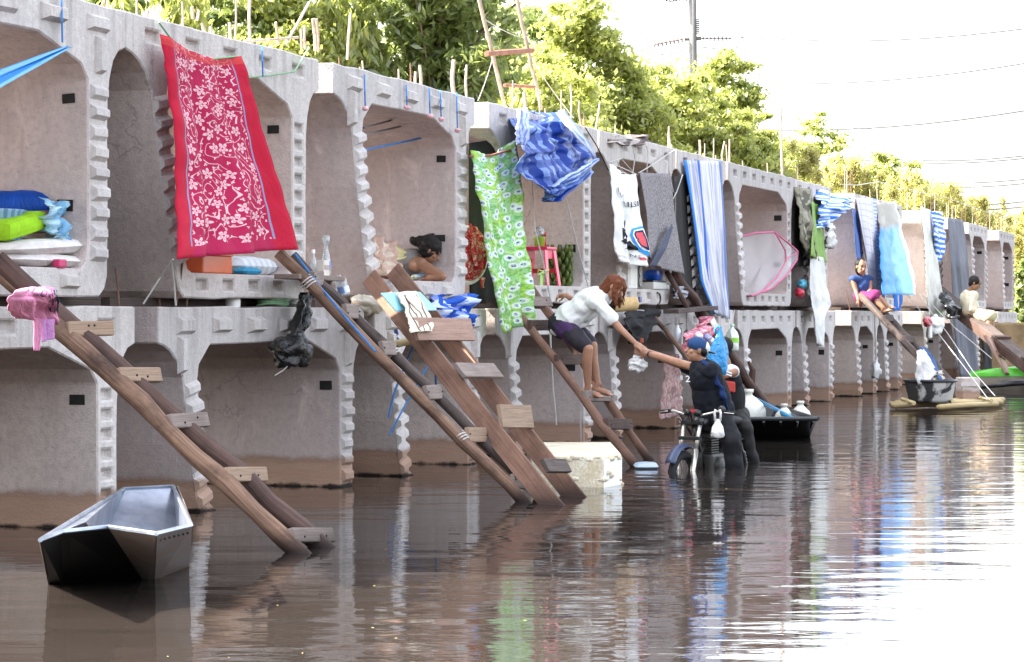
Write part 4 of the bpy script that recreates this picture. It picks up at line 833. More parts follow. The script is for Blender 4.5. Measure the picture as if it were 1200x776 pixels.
def bedding():
    # everything here lies on the floor of the first segment
    c = on_floor(34, .55); pw = cloth_mat('pillow_cotton', (.70, .66, .64))
    a = on_floor(30, .35)
    o = obj('pillow', pillow_mesh(a + up * .05, rv * .52, nv * .3, up * .052), pw, None, True, loc=a); tag(o, 'lower folded white pillow on the floor of the leftmost segment', 'pillow', 'pillows in the first segment')
    o = obj('pillow', pillow_mesh(a + up * .148 + rv * .06, (rv + up * .06).normalized() * .56, nv * .3, up * .058), pw, None, True, loc=a + up * .1); tag(o, 'upper puffy white pillow under the lime green bundle', 'pillow', 'pillows in the first segment')
    b = a + up * .265 - rv * .14
    gb = obj('cloth_bundle', MB().box(b - rv * .03 + up * .02, (rv + up * .2).normalized() * .26, nv * .14, up * .068), cloth_mat('lime_fleece', (.30, .58, .02)), None, loc=b, bevel=.05); tag(gb, 'lime green folded bundle with a dark red striped end on the pillows', 'bundle')
    obj('striped_end', MB().box(b + rv * .31 + up * .06, (rv + up * .1).normalized() * .13, nv * .14, up * .075), stripe_mat('red_stripes', (.28, .05, .03), (.35, .22, .16), 2.1, rough=.8), gb, bevel=.05)
    B0, B1 = at(-22, 246, .75), at(62, 243, .35); roll = MB(); pts = [lerp(B0, B1, f) for f in np.linspace(0, 1, 8)]; roll.tube(pts, [.125, .13, .13, .125, .13, .125, .12, .11], 18)
    t = obj('rolled_mattress', roll, cloth_mat('royal_blue_mat', (.006, .06, .33), .5), None, True, loc=B0); tag(t, 'dark royal blue rolled mattress above the pillows at the left edge', 'mattress')
    lb = stripe_mat('pale_blue_print', (.20, .42, .62), (.48, .68, .78), 3, 5, .8, .6)
    o, f_ = cloth('light_blue_cloth', 'light blue printed cloth draped off the end of the blue mattress', 'cloth', [(53, 233, .25), (51, 250, .18), (54, 272, .2)], [(76, 236, .25), (79, 248, .2), (60, 275, .2)], lb, 18, 18, folds=2, amp=.05, crumple=.10, seed=6)
    cloth('tucked_end', '', '', [(60, 262, .2), (58, 272, .15), (62, 286, .2)], [(76, 264, .2), (80, 278, .18), (74, 288, .22)], lb, 12, 12, parent=o, folds=1.5, amp=.05, crumple=.12, seed=3)
    A = at(-6, 294, .5); k = MB(); q = [(.17, 0), (.20, .33), (.215, .345), (.19, .35), (.16, .03)]; k.lathe(Vector((A.x, A.y, FL_U + .05)), up, q, 22); o = obj('basket', k, stripe_mat('blue_grey_weave', (.12, .24, .42), (.28, .42, .58), 22, rough=.6), None, True, loc=A); tag(o, 'ribbed blue grey plastic basket under the blue mattress', 'basket')
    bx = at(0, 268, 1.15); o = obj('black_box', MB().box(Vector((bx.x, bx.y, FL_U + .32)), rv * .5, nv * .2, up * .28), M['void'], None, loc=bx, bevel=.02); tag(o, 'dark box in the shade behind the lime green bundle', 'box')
    c2 = at(4, 226, .9); o = obj('wooden_block', MB().box(c2, rv * .16, nv * .06, up * .035), M['log_dark'], None, loc=c2, bevel=.01); tag(o, 'brown wooden block lying on top of the blue mattress', 'block')
    s_ = at(70, 312, .03); o = obj('red_wrapper', MB().box(Vector((s_.x, s_.y, FL_U + .03)), rv * .05, nv * .03, up * .028), plastic('red_wrapper_film', (.5, .03, .12)), None, loc=s_, bevel=.01); tag(o, 'small crimson packet at the end of the lower pillow', 'packet')
bedding()
def second_segment():
    a = on_floor(239, .15); o = thing('orange_box', a, 'orange box just under the hem of the red cloth', 'box'); om = plastic('orange_plastic', (.62, .12, .03)); obj('case', MB().box(a + up * .07, rv * .26, nv * .12, up * .07), om, o, bevel=.012); obj('lid', MB().box(a + up * .148, rv * .27, nv * .13, up * .01), om, o, bevel=.004)
    a = on_floor(283, .3); o = obj('white_sack', pillow_mesh(a + up * .075, rv * .42, nv * .18, up * .08), stripe_mat('white_sack_weave', (.5, .53, .56), (.62, .65, .68), 7, rough=.7), None, True, loc=a); tag(o, 'flat white woven sack under the hem of the red cloth', 'sack')
    a = on_floor(290, .10); o = obj('blue_rag', pillow_mesh(a + up * .03, rv * .18, nv * .06, up * .03), cloth_mat('cyan_cotton', (.05, .30, .50)), None, True, loc=a); tag(o, 'crumpled bright blue rag in front of the white sack', 'rag')
    a = on_low(273, .15); mb = MB().lathe(a, up, [(.06, 0), (.062, .06), (.05, .10), (.03, .125), (.0, .13)], 14); o = obj('white_cup', mb, M['white_plastic'], None, True, loc=a); tag(o, 'small white cup standing in the dark gap below the red cloth', 'cup')
    a = on_low(318, .12); mb = MB()
    for i in range(7): mb.tube([a + rv * (math.cos(t) * (.22 + .02 * math.sin(i * 3 + t)) + .02 * i) + nv * math.sin(t) * .09 + up * (.02 + .012 * i + .012 * math.sin(t * 2 + i)) for t in np.linspace(0, 6.28, 18)], .011, 5)
    o = obj('rope_coil', mb, M['rope_green'], None, True, loc=a); tag(o, 'coil of grey green rope in the gap below the second segment', 'rope')
    a = on_low(345, .08); o = obj('grey_rag', pillow_mesh(a + up * .03, rv * .15, nv * .08, up * .035), cloth_mat('dust_cotton', (.3, .29, .27)), None, True, loc=a); tag(o, 'dusty grey rag beside the rope coil', 'rag')
    # black bag tied to the ladder
    t = thing('black_bag', at(352, 345, -.12), 'black plastic bag tied by its long neck and hanging down beside the long log ladder', 'plastic bag'); kb = NT('black_bag_film'); kb.bump(kb.noise(kb.obj(), 16, 4), .8, .04); bm_ = kb.done((.008, .008, .009), .22, spec=.6)
    def neck(x, y):
        u = lerp(lerp(352, 340, y), lerp(364, 357, y), x); v = lerp(343, 404, y); P = at(u, v, -.14); return P - nv * (.05 * math.sin(x * 9 + y * 3) + .05 * noise.noise(Vector((x * 4, y * 6, 2))))
    obj('neck', MB().grid(neck, 14, 18), bm_, t, True, recalc=False, solid=.01)
    c = at(341, 411, -.18); obj('bag_body', lumpy(MB(), c, rv * .20, nv * .14, up * .135, .5, 26, 18), bm_, t, True); obj('tie_string', MB().tube([at(338, 428, -.2), at(332, 434, -.2), at(322, 440, -.2)], .004, 4), M['rope_white'], t)
second_segment()
def shelf():
    A, B = at(340, 323, -.22), at(387, 328, -.05); t = thing('plank_shelf', (A + B) / 2, 'weathered grey plank shelf holding bottles beside the long log ladder', 'shelf'); x = (B - A); x.z = 0
    c = (A + B) / 2; top = c.z + .02; obj('board', MB().box(c, x / 2 + x.normalized() * .1, nv * .11, up * .02), M['rung_grey'], t, bevel=.005); s_ = at(384, 350, .0); obj('post', MB().box(Vector((s_.x, s_.y, (top + Z_LO + HS) / 2 - .02)), rv * .02, nv * .03, up * ((top - Z_LO - HS) / 2 - .02)), M['rung_grey'], t)
    def put(u): q = at(u, 330, -.1); return Vector((q.x, q.y, top))
    b = put(386) + nv * .03; t = thing('glass_bottle', b, 'tall clear glass bottle with a blue label on the plank shelf', 'bottle'); obj('body', MB().lathe(b, up, [(.0, .0), (.036, .0), (.04, .02), (.04, .10), (.032, .17), (.02, .22), (.018, .27), (.03, .285), (.032, .34), (.022, .345)], 14), M['clear'], t, True); obj('label', MB().lathe(b, up, [(.0415, .06), (.0415, .13)], 14), plastic('blue_label', (.10, .2, .5)), t, True)
    b = put(367); t = thing('glass_bottle', b, 'small clear bottle with a white cap left of the carton', 'bottle'); obj('body', MB().lathe(b, up, [(.0, .0), (.028, .0), (.03, .12), (.013, .16), (.013, .19)], 12), M['clear'], t, True); obj('cap', MB().lathe(b, up, [(.016, .185), (.016, .215), (0, .217)], 10), M['white_plastic'], t, True)
    b = put(375) - nv * .03; t = thing('carton', b, 'small cream carton between the two bottles', 'carton'); obj('box', MB().box(b + up * .065, rv * .06, nv * .03, up * .065), plastic('cream_card', (.62, .57, .5), .7), t, bevel=.003); obj('label', MB().box(b + up * .07 - nv * .0325, rv * .05, nv * .001, up * .02), plastic('card_print', (.40, .30, .26), .7), t)
    a, c_ = at(397, 322, -.06), at(404, 347, -.10); ax = (c_ - a); t = thing('plastic_bottle', c_, 'clear ribbed water bottle leaning beside the plank shelf', 'bottle'); L = ax.length
    obj('body', MB().lathe(c_, -ax, [(0, 0), (.05, 0), (.056, .015)] + [(.056 - (.004 if i % 2 else 0), .02 + i * .014) for i in range(9)] + [(.055, .15), (.03, L - .03), (.017, L - .015), (.017, L)], 14), M['clear'], t, True); obj('label', MB().lathe(c_, -ax, [(.058, .03), (.058, .085)], 14), stripe_mat('water_label', (.18, .28, .55), (.75, .78, .85), 3), t, True)
shelf()
def third_segment():
    a = at(423, 358, .03); o = obj('cream_sack', lumpy(MB(), at(430, 357, .05), rv * .27 - up * .04, nv * .12, up * .085 + rv * .05, .35), cloth_mat('cream_canvas', (.66, .60, .50)), None, True, loc=a); tag(o, 'cream cloth sack lying on the lower tier beside the brown planks', 'sack')
    # ragged heap behind the woman
    o, f_ = cloth('cloth_heap', 'heap of beige and yellow printed cloths behind the resting woman', 'clothes', [(437, 278, .5), (440, 300, .35), (446, 322, .3)], [(458, 282, .5), (457, 300, .4), (458, 322, .3)], stripe_mat('floral_beige', (.45, .30, .24), (.62, .52, .42), 3, 4, .85), 18, 16, folds=2, amp=.06, crumple=.10, cs=2.2, seed=9)
    cloth('yellow_cloth', '', '', [(452, 284, .55), (456, 296, .5), (462, 306, .4)], [(462, 282, .55), (468, 292, .5), (473, 304, .4)], stripe_mat('yellow_print', (.50, .42, .20), (.62, .58, .36), 4, 5, .85), 10, 10, parent=o, folds=2, amp=.05, crumple=.1)
    # cracked board and towel laid across the plank ladder
    A, B, C, D = at(446, 345, -.46), at(492, 343.5, -.46), at(512, 364, -.64), at(464, 365.5, -.64); bl = plastic('pale_blue_board', (.23, .55, .68), .4, var=.08)
    o = obj('blue_board', MB().prism([A, B, C, D], up * .014), bl, None, loc=A, bevel=.003); tag(o, 'pale sky blue board laid across the brown plank ladder', 'board')
    o, f_ = cloth('cream_towel', 'cream towel with thin dark lines draped over the blue board', 'towel', [(464, 343, -.50), (472, 362, -.68), (478, 378, -.80), (481, 390, -.88)], [(487, 341, -.50), (499, 360, -.68), (506, 378, -.80), (508, 388, -.88)], None or cloth_mat('cream_towel_cotton', (.68, .62, .50)), 16, 24, folds=1.5, amp=.02, crumple=.03)
    kk = o.data.materials[0]
    ln = MB()
    for x0 in (.2, .38, .55, .78):
        ln.tube([f_(x0 + .06 * math.sin(y * 5 + x0 * 9) + .12 * (y - .5), y) - nv * .009 for y in np.linspace(.06, .96, 16)], .004, 4)
    obj('printed_line', ln, cloth_mat('brown_line', (.12, .07, .06)), o)
    tb = stripe_mat('blue_mottled_tarp', (.02, .10, .50), (.58, .66, .85), 4, 6, .35, .45)
    o, f_ = cloth('blue_tarp', 'crumpled mottled blue tarp stuffed under the floor of the resting woman', 'tarpaulin', [(506, 352, -.05), (508, 368, -.12), (514, 384, -.16)], [(547, 346, -.03), (547, 364, -.1), (544, 380, -.14)], tb, 30, 22, folds=2.5, amp=.05, crumple=.22, cs=4, seed=11)
    cloth('tarp_tail', '', '', [(541, 362, -.15), (542, 385, -.14)], [(545, 362, -.15), (544, 386, -.14)], plastic('tail_film', (.25, .36, .72)), 4, 8, parent=o, folds=1, amp=.01)
    a = at(456, 404, -.12); mb = MB(); q = [(.0, -.01), (.20, -.01), (.235, .02), (.22, .045), (.0, .05)]; kx = at(472, 404, -.2); mb.lathe(kx, (up + nv * .2 - rv * .1), q, 22); o = obj('woven_tray', mb, M['bamboo'], None, True, loc=kx); tag(o, 'round straw coloured tray wedged behind the plank ladder', 'tray')
    o, f_ = cloth('navy_cloth', 'dark blue cloth hanging in the shade behind the plank ladder', 'cloth', [(448, 362, .06), (450, 380, .04), (453, 398, .05)], [(478, 372, .06), (482, 386, .04), (486, 400, .05)], cloth_mat('dusk_blue', (.03, .06, .18)), 12, 10, folds=1.5, amp=.04, crumple=.05)
    # red flowered basket with a white rim on the right web
    c = at(549, 298, .12); ax = (-rv * .35 - nv * .9).normalized(); R_ = .275; t = thing('red_basket', c, 'red flowered round basket with a white rim hung at the segment corner', 'basket'); k = NT('red_print'); n_ = k.noise(k.obj(), 32, 3, .6, .8); cc = k.mix(k.ramp(n_, .54, .58), (.50, .008, .02), (.62, .45, .32)); cc = k.mix(k.ramp(k.noise(k.obj(), 44, 2), .60, .63), cc, (.12, .22, .05)); rm = k.done(cc, .7)
    e1 = rv.copy(); e1 = (e1 - ax * e1.dot(ax)).normalized(); e2 = ax.cross(e1); cen = at(548, 299, .13)
    obj('cover', MB().lathe(cen, ax, [(R_ * .97, 0), (R_ * .9, .05), (R_ * .6, .11), (R_ * .25, .13), (0, .135)], 26), rm, t, True)
    a0 = math.atan2(e2.dot(up), e1.dot(up)); pts = [cen + (e1 * math.cos(a) + e2 * math.sin(a)) * R_ for a in np.linspace(0, 2 * math.pi, 33)]; obj('rim', MB().tube(pts, .026, 8), M['white_plastic'], t, True)
    rb = plastic('red_ribbon', (.55, .02, .02), .6)
    o2, f_ = cloth('ribbon', '', '', [(560, 278, .03), (562, 290, .03)], [(577, 282, -.03), (577, 292, -.02)], rb, 10, 6, parent=t, folds=1.5, amp=.03, crumple=.06)
    cloth('drape', '', '', [(549, 262, .08), (552, 290, .02), (554, 312, .02)], [(560, 268, .06), (572, 285, .0), (566, 318, .0)], rm, 12, 16, parent=t, folds=2, amp=.05)
    cloth('tassel', '', '', [(562, 326, .05), (564, 338, .05)], [(568, 325, .05), (567, 336, .05)], rm, 5, 5, parent=t, folds=1, amp=.02)
    for i, (q0, q1) in enumerate((((552, 178), (570, 182)),)): 
        t2 = obj('cloth_pole', MB().tube([at(551, 183, -.12), at(576, 182, -.12), at(598, 176, -.12)], .012, 6), M['rust'], None, loc=at(551, 183, -.12)); tag(t2, 'thin rusty rod holding the top of the lime green cloth', 'rod')
third_segment()
def fourth_segment():
    # red plastic stool
    rd = plastic('red_plastic', (.66, .02, .10), .3); b = on_floor(632, .22); t = thing('plastic_stool', b, 'tall crimson plastic stool beside the green bananas', 'stool'); h = .40; w0, w1 = .21, .15
    for sx_ in (-1, 1):
        for sy in (-1, 1):
            f = b + rv * w0 * sx_ + nv * w0 * sy * .75; g = b + rv * w1 * sx_ + nv * w1 * sy * .75 + up * h; d = g - f; obj('leg', MB().prism([f - rv * .05 * sx_ * 0 + rv * .045, f - rv * .045, g - rv * .055, g + rv * .055], nv * .018 * sy), rd, t, bevel=.006)
    obj('seat', MB().box(b + up * (h + .015), rv * .18, nv * .15, up * .018), rd, t, bevel=.012)
    for s_ in (-1, 1): obj('side_panel', MB().box(b + up * (h - .05) + nv * s_ * .118, rv * .155, nv * .006, up * .05), rd, t, bevel=.004)
    obj('brace', MB().box(b + up * .17 + rv * .17, rv * .008, nv * .13, up * .025), plastic('dark_red_plastic', (.40, .015, .03), .3), t)
    s_top = b + up * (h + .034)
    gj = s_top - rv * .09 - nv * .03; o = thing('green_pot', gj, 'small lime green pot on the red stool', 'pot'); gm = plastic('lime_plastic', (.32, .55, .05)); obj('pot', MB().lathe(gj, up, [(0, 0), (.055, 0), (.066, .10), (.07, .105), (.06, .108), (.05, .02)], 16), gm, o, True); obj('handle', MB().tube([gj + rv * .065 + up * .09, gj + rv * .10 + up * .06, gj + rv * .06 + up * .02], .008, 6), gm, o)
    cc = gj + up * .11; o = obj('plastic_wrap', lumpy(MB(), cc + up * .055, rv * .07, nv * .05, up * .06, .6), M['clear'], None, True, loc=cc); tag(o, 'clear crumpled plastic wrapping above the lime green pot', 'plastic bag')
    rc = s_top + rv * .08 - nv * .02; mb = MB()
    for i in range(5): mb.tube([rc + up * (.03 + .03 * i) + rv * .04 * math.cos(a) + nv * .03 * math.sin(a) + up * .02 * math.sin(a * 2 + i) for a in np.linspace(0, 6.28, 14)], .007, 5)
    o = obj('red_rope', mb, plastic('red_cord_fibre', (.5, .06, .06), .7), None, True, loc=rc); tag(o, 'tangle of red cord on the right of the red stool', 'cord')
    c = on_floor(638, .02) + up * .12; o, f_ = cloth('green_string', 'bright green strap tied on the front leg of the red stool', 'strap', [(633, 319, .03), (632, 338, .03)], [(637, 319, .03), (636, 338, .03)], plastic('green_strap_web', (.30, .52, .10)), 4, 8, folds=1, amp=.015); obj('bow', MB().tube([at(636, 318, .0), at(643, 316, -.0), at(641, 322, .0), at(636, 319, .0), at(630, 322, .0), at(631, 316, .0), at(636, 318, .0)], .008, 5), o.data.materials[0], o)
    # bananas
    c = on_floor(656, .25); t = thing('banana_bunch', c, 'big dark bunch of green bananas on the floor beside the red stool', 'bananas'); bm_ = NT('banana_skin'); n_ = bm_.noise(bm_.obj(), 14, 4); bmm = bm_.done(bm_.mix(bm_.ramp(n_, .35, .7), (.045, .075, .012), (.13, .17, .035)), .5, spec=.35)
    cen = c + up * .22; obj('stalk', MB().tube([cen - up * .2, cen + up * .22, cen + up * .26], [.035, .03, .02], 8), M['log_dark'], t)
    def banana(p, out, upv):
        side = out.cross(upv); pts = [p + out * .09 * math.sin(x * 1.9) * 1.1 + upv * (.13 * x - .02) for x in np.linspace(0, 1, 6)]; return MB().tube(pts, [.008, .020, .025, .024, .018, .006], 7)
    for tier in range(6):
        for k_ in range(10):
            a = 6.283 * k_ / 10 + tier * .3; o_ = (rv * math.cos(a) + nv * math.sin(a)).normalized(); p = cen - up * (.22 - tier * .075) + o_ * .045
            obj('banana', banana(p, o_, up), bmm, t, True)
    # strings hanging in the opening
    for lab, q in (('white string hanging from the blue tarp past the red stool', ((622, 198), (627, 270), (637, 310), (645, 350))), ('thin white string slanting across the fourth segment opening', ((661, 222), (673, 275), (689, 335)))):
        pts = [at(u, v, -.2) for u, v in q]; tag(obj('string', MB().tube(pts, .008, 5), M['rope_white'], None, loc=pts[0]), lab, 'string')
    for lab, q, p_ in (('white string hanging down the fourth lower opening', ((645, 345), (645, 400), (648, 455), (652, 498)), -.1), ('pair of white strings hanging under the feet of the woman in white', ((682, 470), (680, 490), (681, 520)), -.8)):
        pts = [at(u, v, p_) for u, v in q]; tag(obj('string', MB().tube(pts, .010, 5), M['rope_white'], None, loc=pts[0]), lab, 'string')
fourth_segment()
def fifth_segment():
    a = on_floor(731, .12); wm = plastic('white_enamel', (.68, .68, .66), .4); t = thing('white_case', a, 'white appliance case behind the head of the woman in white', 'appliance'); obj('case', MB().box(a + up * .15, rv * .20, nv * .12, up * .15), wm, t, bevel=.012); obj('lid', MB().box(a + up * .31, rv * .21, nv * .13, up * .012), wm, t, bevel=.004); obj('door', MB().box(a + up * .15 - nv * .124, rv * .16, nv * .004, up * .11), plastic('cream_enamel', (.62, .6, .55), .4), t)
    a = on_floor(741, .1); t = thing('black_speaker', a, 'tall black speaker box beside the white case', 'speaker'); obj('cabinet', MB().box(a + up * .16, rv * .12, nv * .1, up * .16), M['black'], t, bevel=.008)
    for z in (.09, .22): obj('cone', MB().lathe(a + up * z - nv * .101, -nv, [(.075, 0), (.07, .012), (.05, .006), (.02, .002), (0, .012)], 14), plastic('grey_cone', (.09, .09, .1)), t, True)
    a = on_floor(763, .12); t = thing('open_crate', a, 'open grey crate with a blue bag inside under the grey towel', 'crate'); gm = plastic('pale_grey_plastic', (.52, .52, .50))
    obj('base', MB().box(a + up * .045, rv * .38, nv * .14, up * .045), gm, t, bevel=.01); obj('back_panel', MB().box(a + up * .2 + rv * .33, rv * .02, nv * .14, up * .12), gm, t, bevel=.006); obj('dark_tray', MB().box(a + up * .1, rv * .36, nv * .13, up * .012), M['black'], t)
    q = a + up * .115 + rv * .12; o = obj('blue_bag', pillow_mesh(q + up * .07, rv * .19, nv * .1, up * .075 + rv * .03), plastic('royal_blue_film', (.01, .08, .46)), None, True, loc=q); tag(o, 'royal blue bag lying in the open grey crate', 'bag')
    A, B = at(716, 358, -.12), at(743, 356, -.30); t = thing('rolled_mat', (A + B) / 2, 'rolled straw coloured mat at the shoulder of the woman in white', 'mat'); ax = (B - A).normalized(); pm = simple('straw_mat', (.52, .36, .17), .8, .2, 30); obj('roll', MB().tube([A, B], [.085, .085], 18, caps=False), pm, t, True); obj('inner_roll', MB().tube([A + ax * .01, B - ax * .012], [.06, .06], 16, caps=False), simple('inner_mat', (.30, .19, .09), .8, .2), t, True); obj('core', MB().tube([A + ax * .02, B - ax * .02], [.035, .035], 12), M['void'], t, True)
    bk = cloth_mat('black_cotton', (.016, .015, .017)); o, f_ = cloth('black_shirt', 'black shirt hanging from the lower edge of the floor under the open crate', 'shirt', [(732, 364, -.16), (728, 374, -.22), (733, 388, -.24), (741, 403, -.24)], [(769, 362, -.10), (769, 374, -.16), (759, 386, -.18), (750, 402, -.22)], bk, 22, 22, folds=2, amp=.05, crumple=.06, seed=8)
    cloth('sleeve', '', '', [(758, 366, -.1), (762, 378, -.12)], [(769, 364, -.08), (770, 380, -.1)], bk, 8, 8, parent=o, folds=1, amp=.03)
    for u, w_, lab in ((749, 3, 'small dark blue tag hanging on the floor edge of the fifth segment'),):
        o = obj('blue_tag', MB().box(at(750, 351, -.1), rv * .05, nv * .012, up * .035), plastic('navy_plastic', (.03, .04, .2)), None, loc=at(750, 351, -.1), bevel=.01); tag(o, lab, 'tag')
    t = obj('black_hoop', MB().tube([at(771 + 3.0 * math.cos(a), 350 + 7 * math.sin(a), -.1) for a in np.linspace(-1.8, 1.6, 12)], .012, 6), M['black'], None, loc=at(771, 350, -.1)); tag(t, 'black hoop hooked on the floor edge under the grey towel', 'hoop')
    # ropes above the towels
    for lab, q in (('pale rope at the left top corner of the printed towel', ((713, 192), (725, 195), (747, 205))), ('pale rope slanting up from the grey towel to the roof edge', ((748, 203), (765, 193), (790, 176))), ('pale rope rising straight between the two towels', ((741, 205), (744, 186), (742, 172))), ('pale rope rising from the middle of the grey towel', ((758, 202), (759, 180), (758, 171))), ('pale rope looping over the top of the printed towel', ((716, 190), (722, 203), (731, 202), (738, 206))), ('short pale rope hanging inside the loop above the printed towel', ((724, 190), (728, 200), (735, 206))),
                   ('pale rope running down the right edge of the grey towel', ((783, 176), (784, 200), (789, 225))), ('pale rope crossing to the left above the printed towel', ((744, 204), (728, 186), (714, 190))), ('pale rope in the black gap left of the striped curtain', ((800, 205), (793, 225), (788, 235))), ('thin dark rope sloping from the crumpled tarp to the printed towel', ((686, 150), (700, 172), (713, 200)))):
        pts = [at(u, v, -.07) for u, v in q]; tag(obj('tie_rope', MB().tube(pts, .007, 5), M['void'] if 'dark' in lab.split()[:2] else M['rope_white'], None, loc=pts[0]), lab, 'rope', 'tie ropes over the towels')
    # shed things in the gap beside the striped curtain
    bp = plastic('teal_blue_plastic', (.02, .16, .34)); a = on_floor(810, .12); t = thing('blue_crates', a, 'dark blue plastic drawers in the gap left of the striped curtain', 'drawers')
    for i, (h, w_) in enumerate(((.22, .3), (.20, .28), (.2, .26))): obj('drawer', MB().box(a + up * (.02 + i * .23 + .10), rv * w_ * .9, nv * .08, up * .10), bp, t, bevel=.01)
    A, B = at(781, 318, -.02), at(806, 362, -.3); o = obj('leaning_stick', MB().tube([A, lerp(A, B, .5) + rv * .02, B], .035, 8), M['log_dark'], None, True, loc=B); tag(o, 'dark stick leaning in the gap under the grey towel', 'stick')
    o, f_ = cloth('grey_rag', 'grey crumpled rag on the stick left of the striped curtain', 'rag', [(788, 338, -.1), (790, 350, -.14)], [(802, 334, -.1), (806, 350, -.14)], cloth_mat('mid_grey_cotton', (.34, .34, .38)), 10, 8, folds=2, amp=.04, crumple=.1)
    o = obj('wooden_post', MB().box(at(789, 285, -.02), rv * .02, nv * .03, up * .66), M['rung_grey'], None, loc=at(789, 360, -.02)); tag(o, 'thin grey upright batten right of the grey towel', 'post')
fifth_segment()
def hanging_things():
    # bottles and bags on the log ladder
    a = at(794, 402, -.35); t = thing('white_bottle', a, 'white plastic bottle hung by a string left of the pink bag', 'bottle'); obj('body', MB().lathe(a, up, [(0, 0), (.036, 0), (.04, .01), (.04, .16), (.016, .2), (.016, .225), (0, .226)], 14), plastic('milky_plastic', (.62, .64, .70), .25), t, True); obj('cord', MB().tube([a + up * .22, at(794, 366, -.3)], .004, 4), M['rope_white'], t)
    a = at(858, 411, -.35); t = thing('green_label_jug', a, 'clear jug with a lime green label hanging right of the blue bag', 'bottle'); obj('body', MB().lathe(a, up, [(0, 0), (.085, 0), (.092, .015), (.092, .20), (.07, .26), (.025, .31), (.025, .34), (.0, .342)], 16), clear_plastic('cloudy_plastic', (.75, .80, .72), .35), t, True); obj('label', MB().lathe(a, up, [(.094, .11), (.094, .18)], 16), plastic('lime_label', (.26, .58, .06)), t, True); obj('cap', MB().lathe(a, up, [(.03, .335), (.03, .365), (0, .366)], 12), plastic('pale_green_cap', (.4, .6, .42)), t, True); obj('cord', MB().tube([a + up * .36, at(861, 363, -.2)], .004, 4), M['rope_white'], t)
    kp = NT('pink_bag_film'); n_ = kp.noise(kp.obj(), 12, 4, .6, .8); kp.bump(n_, .8, .03); pm = kp.done(kp.mix(kp.ramp(n_, .5, .6), (.58, .10, .16), (.62, .42, .46)), .25, spec=.5)
    o, f_ = cloth('pink_bag', 'translucent pink plastic bag full of things behind the head of the rider', 'plastic bag', [(822, 374, -.5), (809, 395, -.6), (803, 418, -.6)], [(829, 374, -.5), (840, 388, -.6), (838, 410, -.6)], pm, 24, 22, folds=2, amp=.06, crumple=.16, seed=4)
    for (u, v, c_) in ((818, 394, (.6, .55, .6)), (828, 396, (.2, .2, .4)), (822, 402, (.65, .12, .2)), (833, 400, (.55, .5, .55))):
        obj('packet', lumpy(MB(), at(u, v, -.72), rv * .11, nv * .05, up * .055, .5, 12, 8), plastic('packet_film', c_, .3), o, True)
    o, f_ = cloth('white_strip', 'white cloth strip hung over the log behind the rider', 'cloth', [(829, 372, -.5), (834, 382, -.55), (838, 391, -.55)], [(836, 371, -.5), (841, 382, -.55), (842, 393, -.55)], cloth_mat('strip_cotton', (.66, .64, .58)), 6, 10, folds=1, amp=.02)
    kb = NT('blue_bag_film'); n_ = kb.noise(kb.obj(), 9, 4, .6, .6); kb.bump(n_, .9, .04); bm_ = kb.done(kb.mix(n_, (.015, .19, .50), (.05, .32, .62)), .25, spec=.5); d = 23.9
    t = thing('blue_bag', px(841, 384, d), 'bright blue plastic bag hanging full behind the head of the rider', 'plastic bag')
    c = px(841, 420, d); r_ = d / F; prof = [(1.5, 44), (2.5, 38), (4.5, 30), (8.5, 20), (11, 10), (12, -2), (12, -14), (10, -22), (0, -24)]
    mb = MB(); n = 28; vs = []
    for j, (w_, h) in enumerate(prof):
        for i in range(n):
            a = 6.283 * i / n; k_ = 1 + .12 * math.sin(a * 5 + h * .08) * (1 if h < 40 else .3) + .06 * noise.noise(Vector((math.cos(a) * 2, math.sin(a) * 2, h * .1)))
            vs.append(c + Vector((math.cos(a) * w_ * r_ * k_, math.sin(a) * w_ * r_ * .6 * k_, h * .85 * r_)) + Vector((.03 * (h / 50 if h > 0 else 0), 0, 0)))
    mb.add(vs, [(j * n + i, j * n + (i + 1) % n, (j + 1) * n + (i + 1) % n, (j + 1) * n + i) for j in range(len(prof) - 1) for i in range(n)]); obj('bag_body', mb, bm_, t, True)
    obj('handle', MB().tube([px(839, 391, d), px(838, 386, d), px(841, 382, d), px(844, 386, d), px(844, 391, d)], .014, 6), bm_, t, True)
    # far tier: bag with red bits, black bag, white strings
    o = obj('grey_bag', lumpy(MB(), at(1096, 381, -.7), rv * .75, nv * .12, up * .17, .5), M['bag_white'], None, True, loc=at(1096, 381, -.7)); tag(o, 'pale knotted bag with a red edge tied under the white sheet', 'bag')
    obj('red_edge', lumpy(MB(), at(1087, 377, -.8), rv * .2, nv * .08, up * .09, .5), plastic('red_film', (.55, .05, .08)), o, True); obj('white_tail', MB().box(at(1090, 388, -.8), rv * .12, nv * .03, up * .14), M['bag_white'], o, bevel=.03)
    o, f_ = cloth('black_bag', 'dark torn bag hanging at the head of the sloping board', 'bag', [(1101, 343, -.4), (1106, 358, -.6), (1113, 374, -.7)], [(1111, 348, -.5), (1124, 362, -.8), (1117, 374, -.8)], M['black'], 14, 14, folds=2, amp=.1, crumple=.15)
    for lab, u, v, x, z, m in (('turquoise bag on the floor behind the khaki sheet', 941, 333, .22, .075, plastic('turquoise_film', (.10, .42, .58))), ('small red packet under the turquoise bag', 937, 343, .08, .07, plastic('scarlet_film', (.55, .03, .06)))):
        o = obj('small_bag', lumpy(MB(), at(u, v, -.06), rv * x, nv * .08, up * z, .45, 14, 10), m, None, True, loc=at(u, v, -.06)); tag(o, lab, 'bag')
    o = obj('white_tangle', lumpy(MB(), at(1026, 434, -.15), rv * .3, nv * .07, up * .16, .7, 14, 10), cloth_mat('tangle', (.62, .61, .60)), None, True, loc=at(1026, 434, -.15)); tag(o, 'tangled white rag hanging down the lower tier under the girl', 'rag')
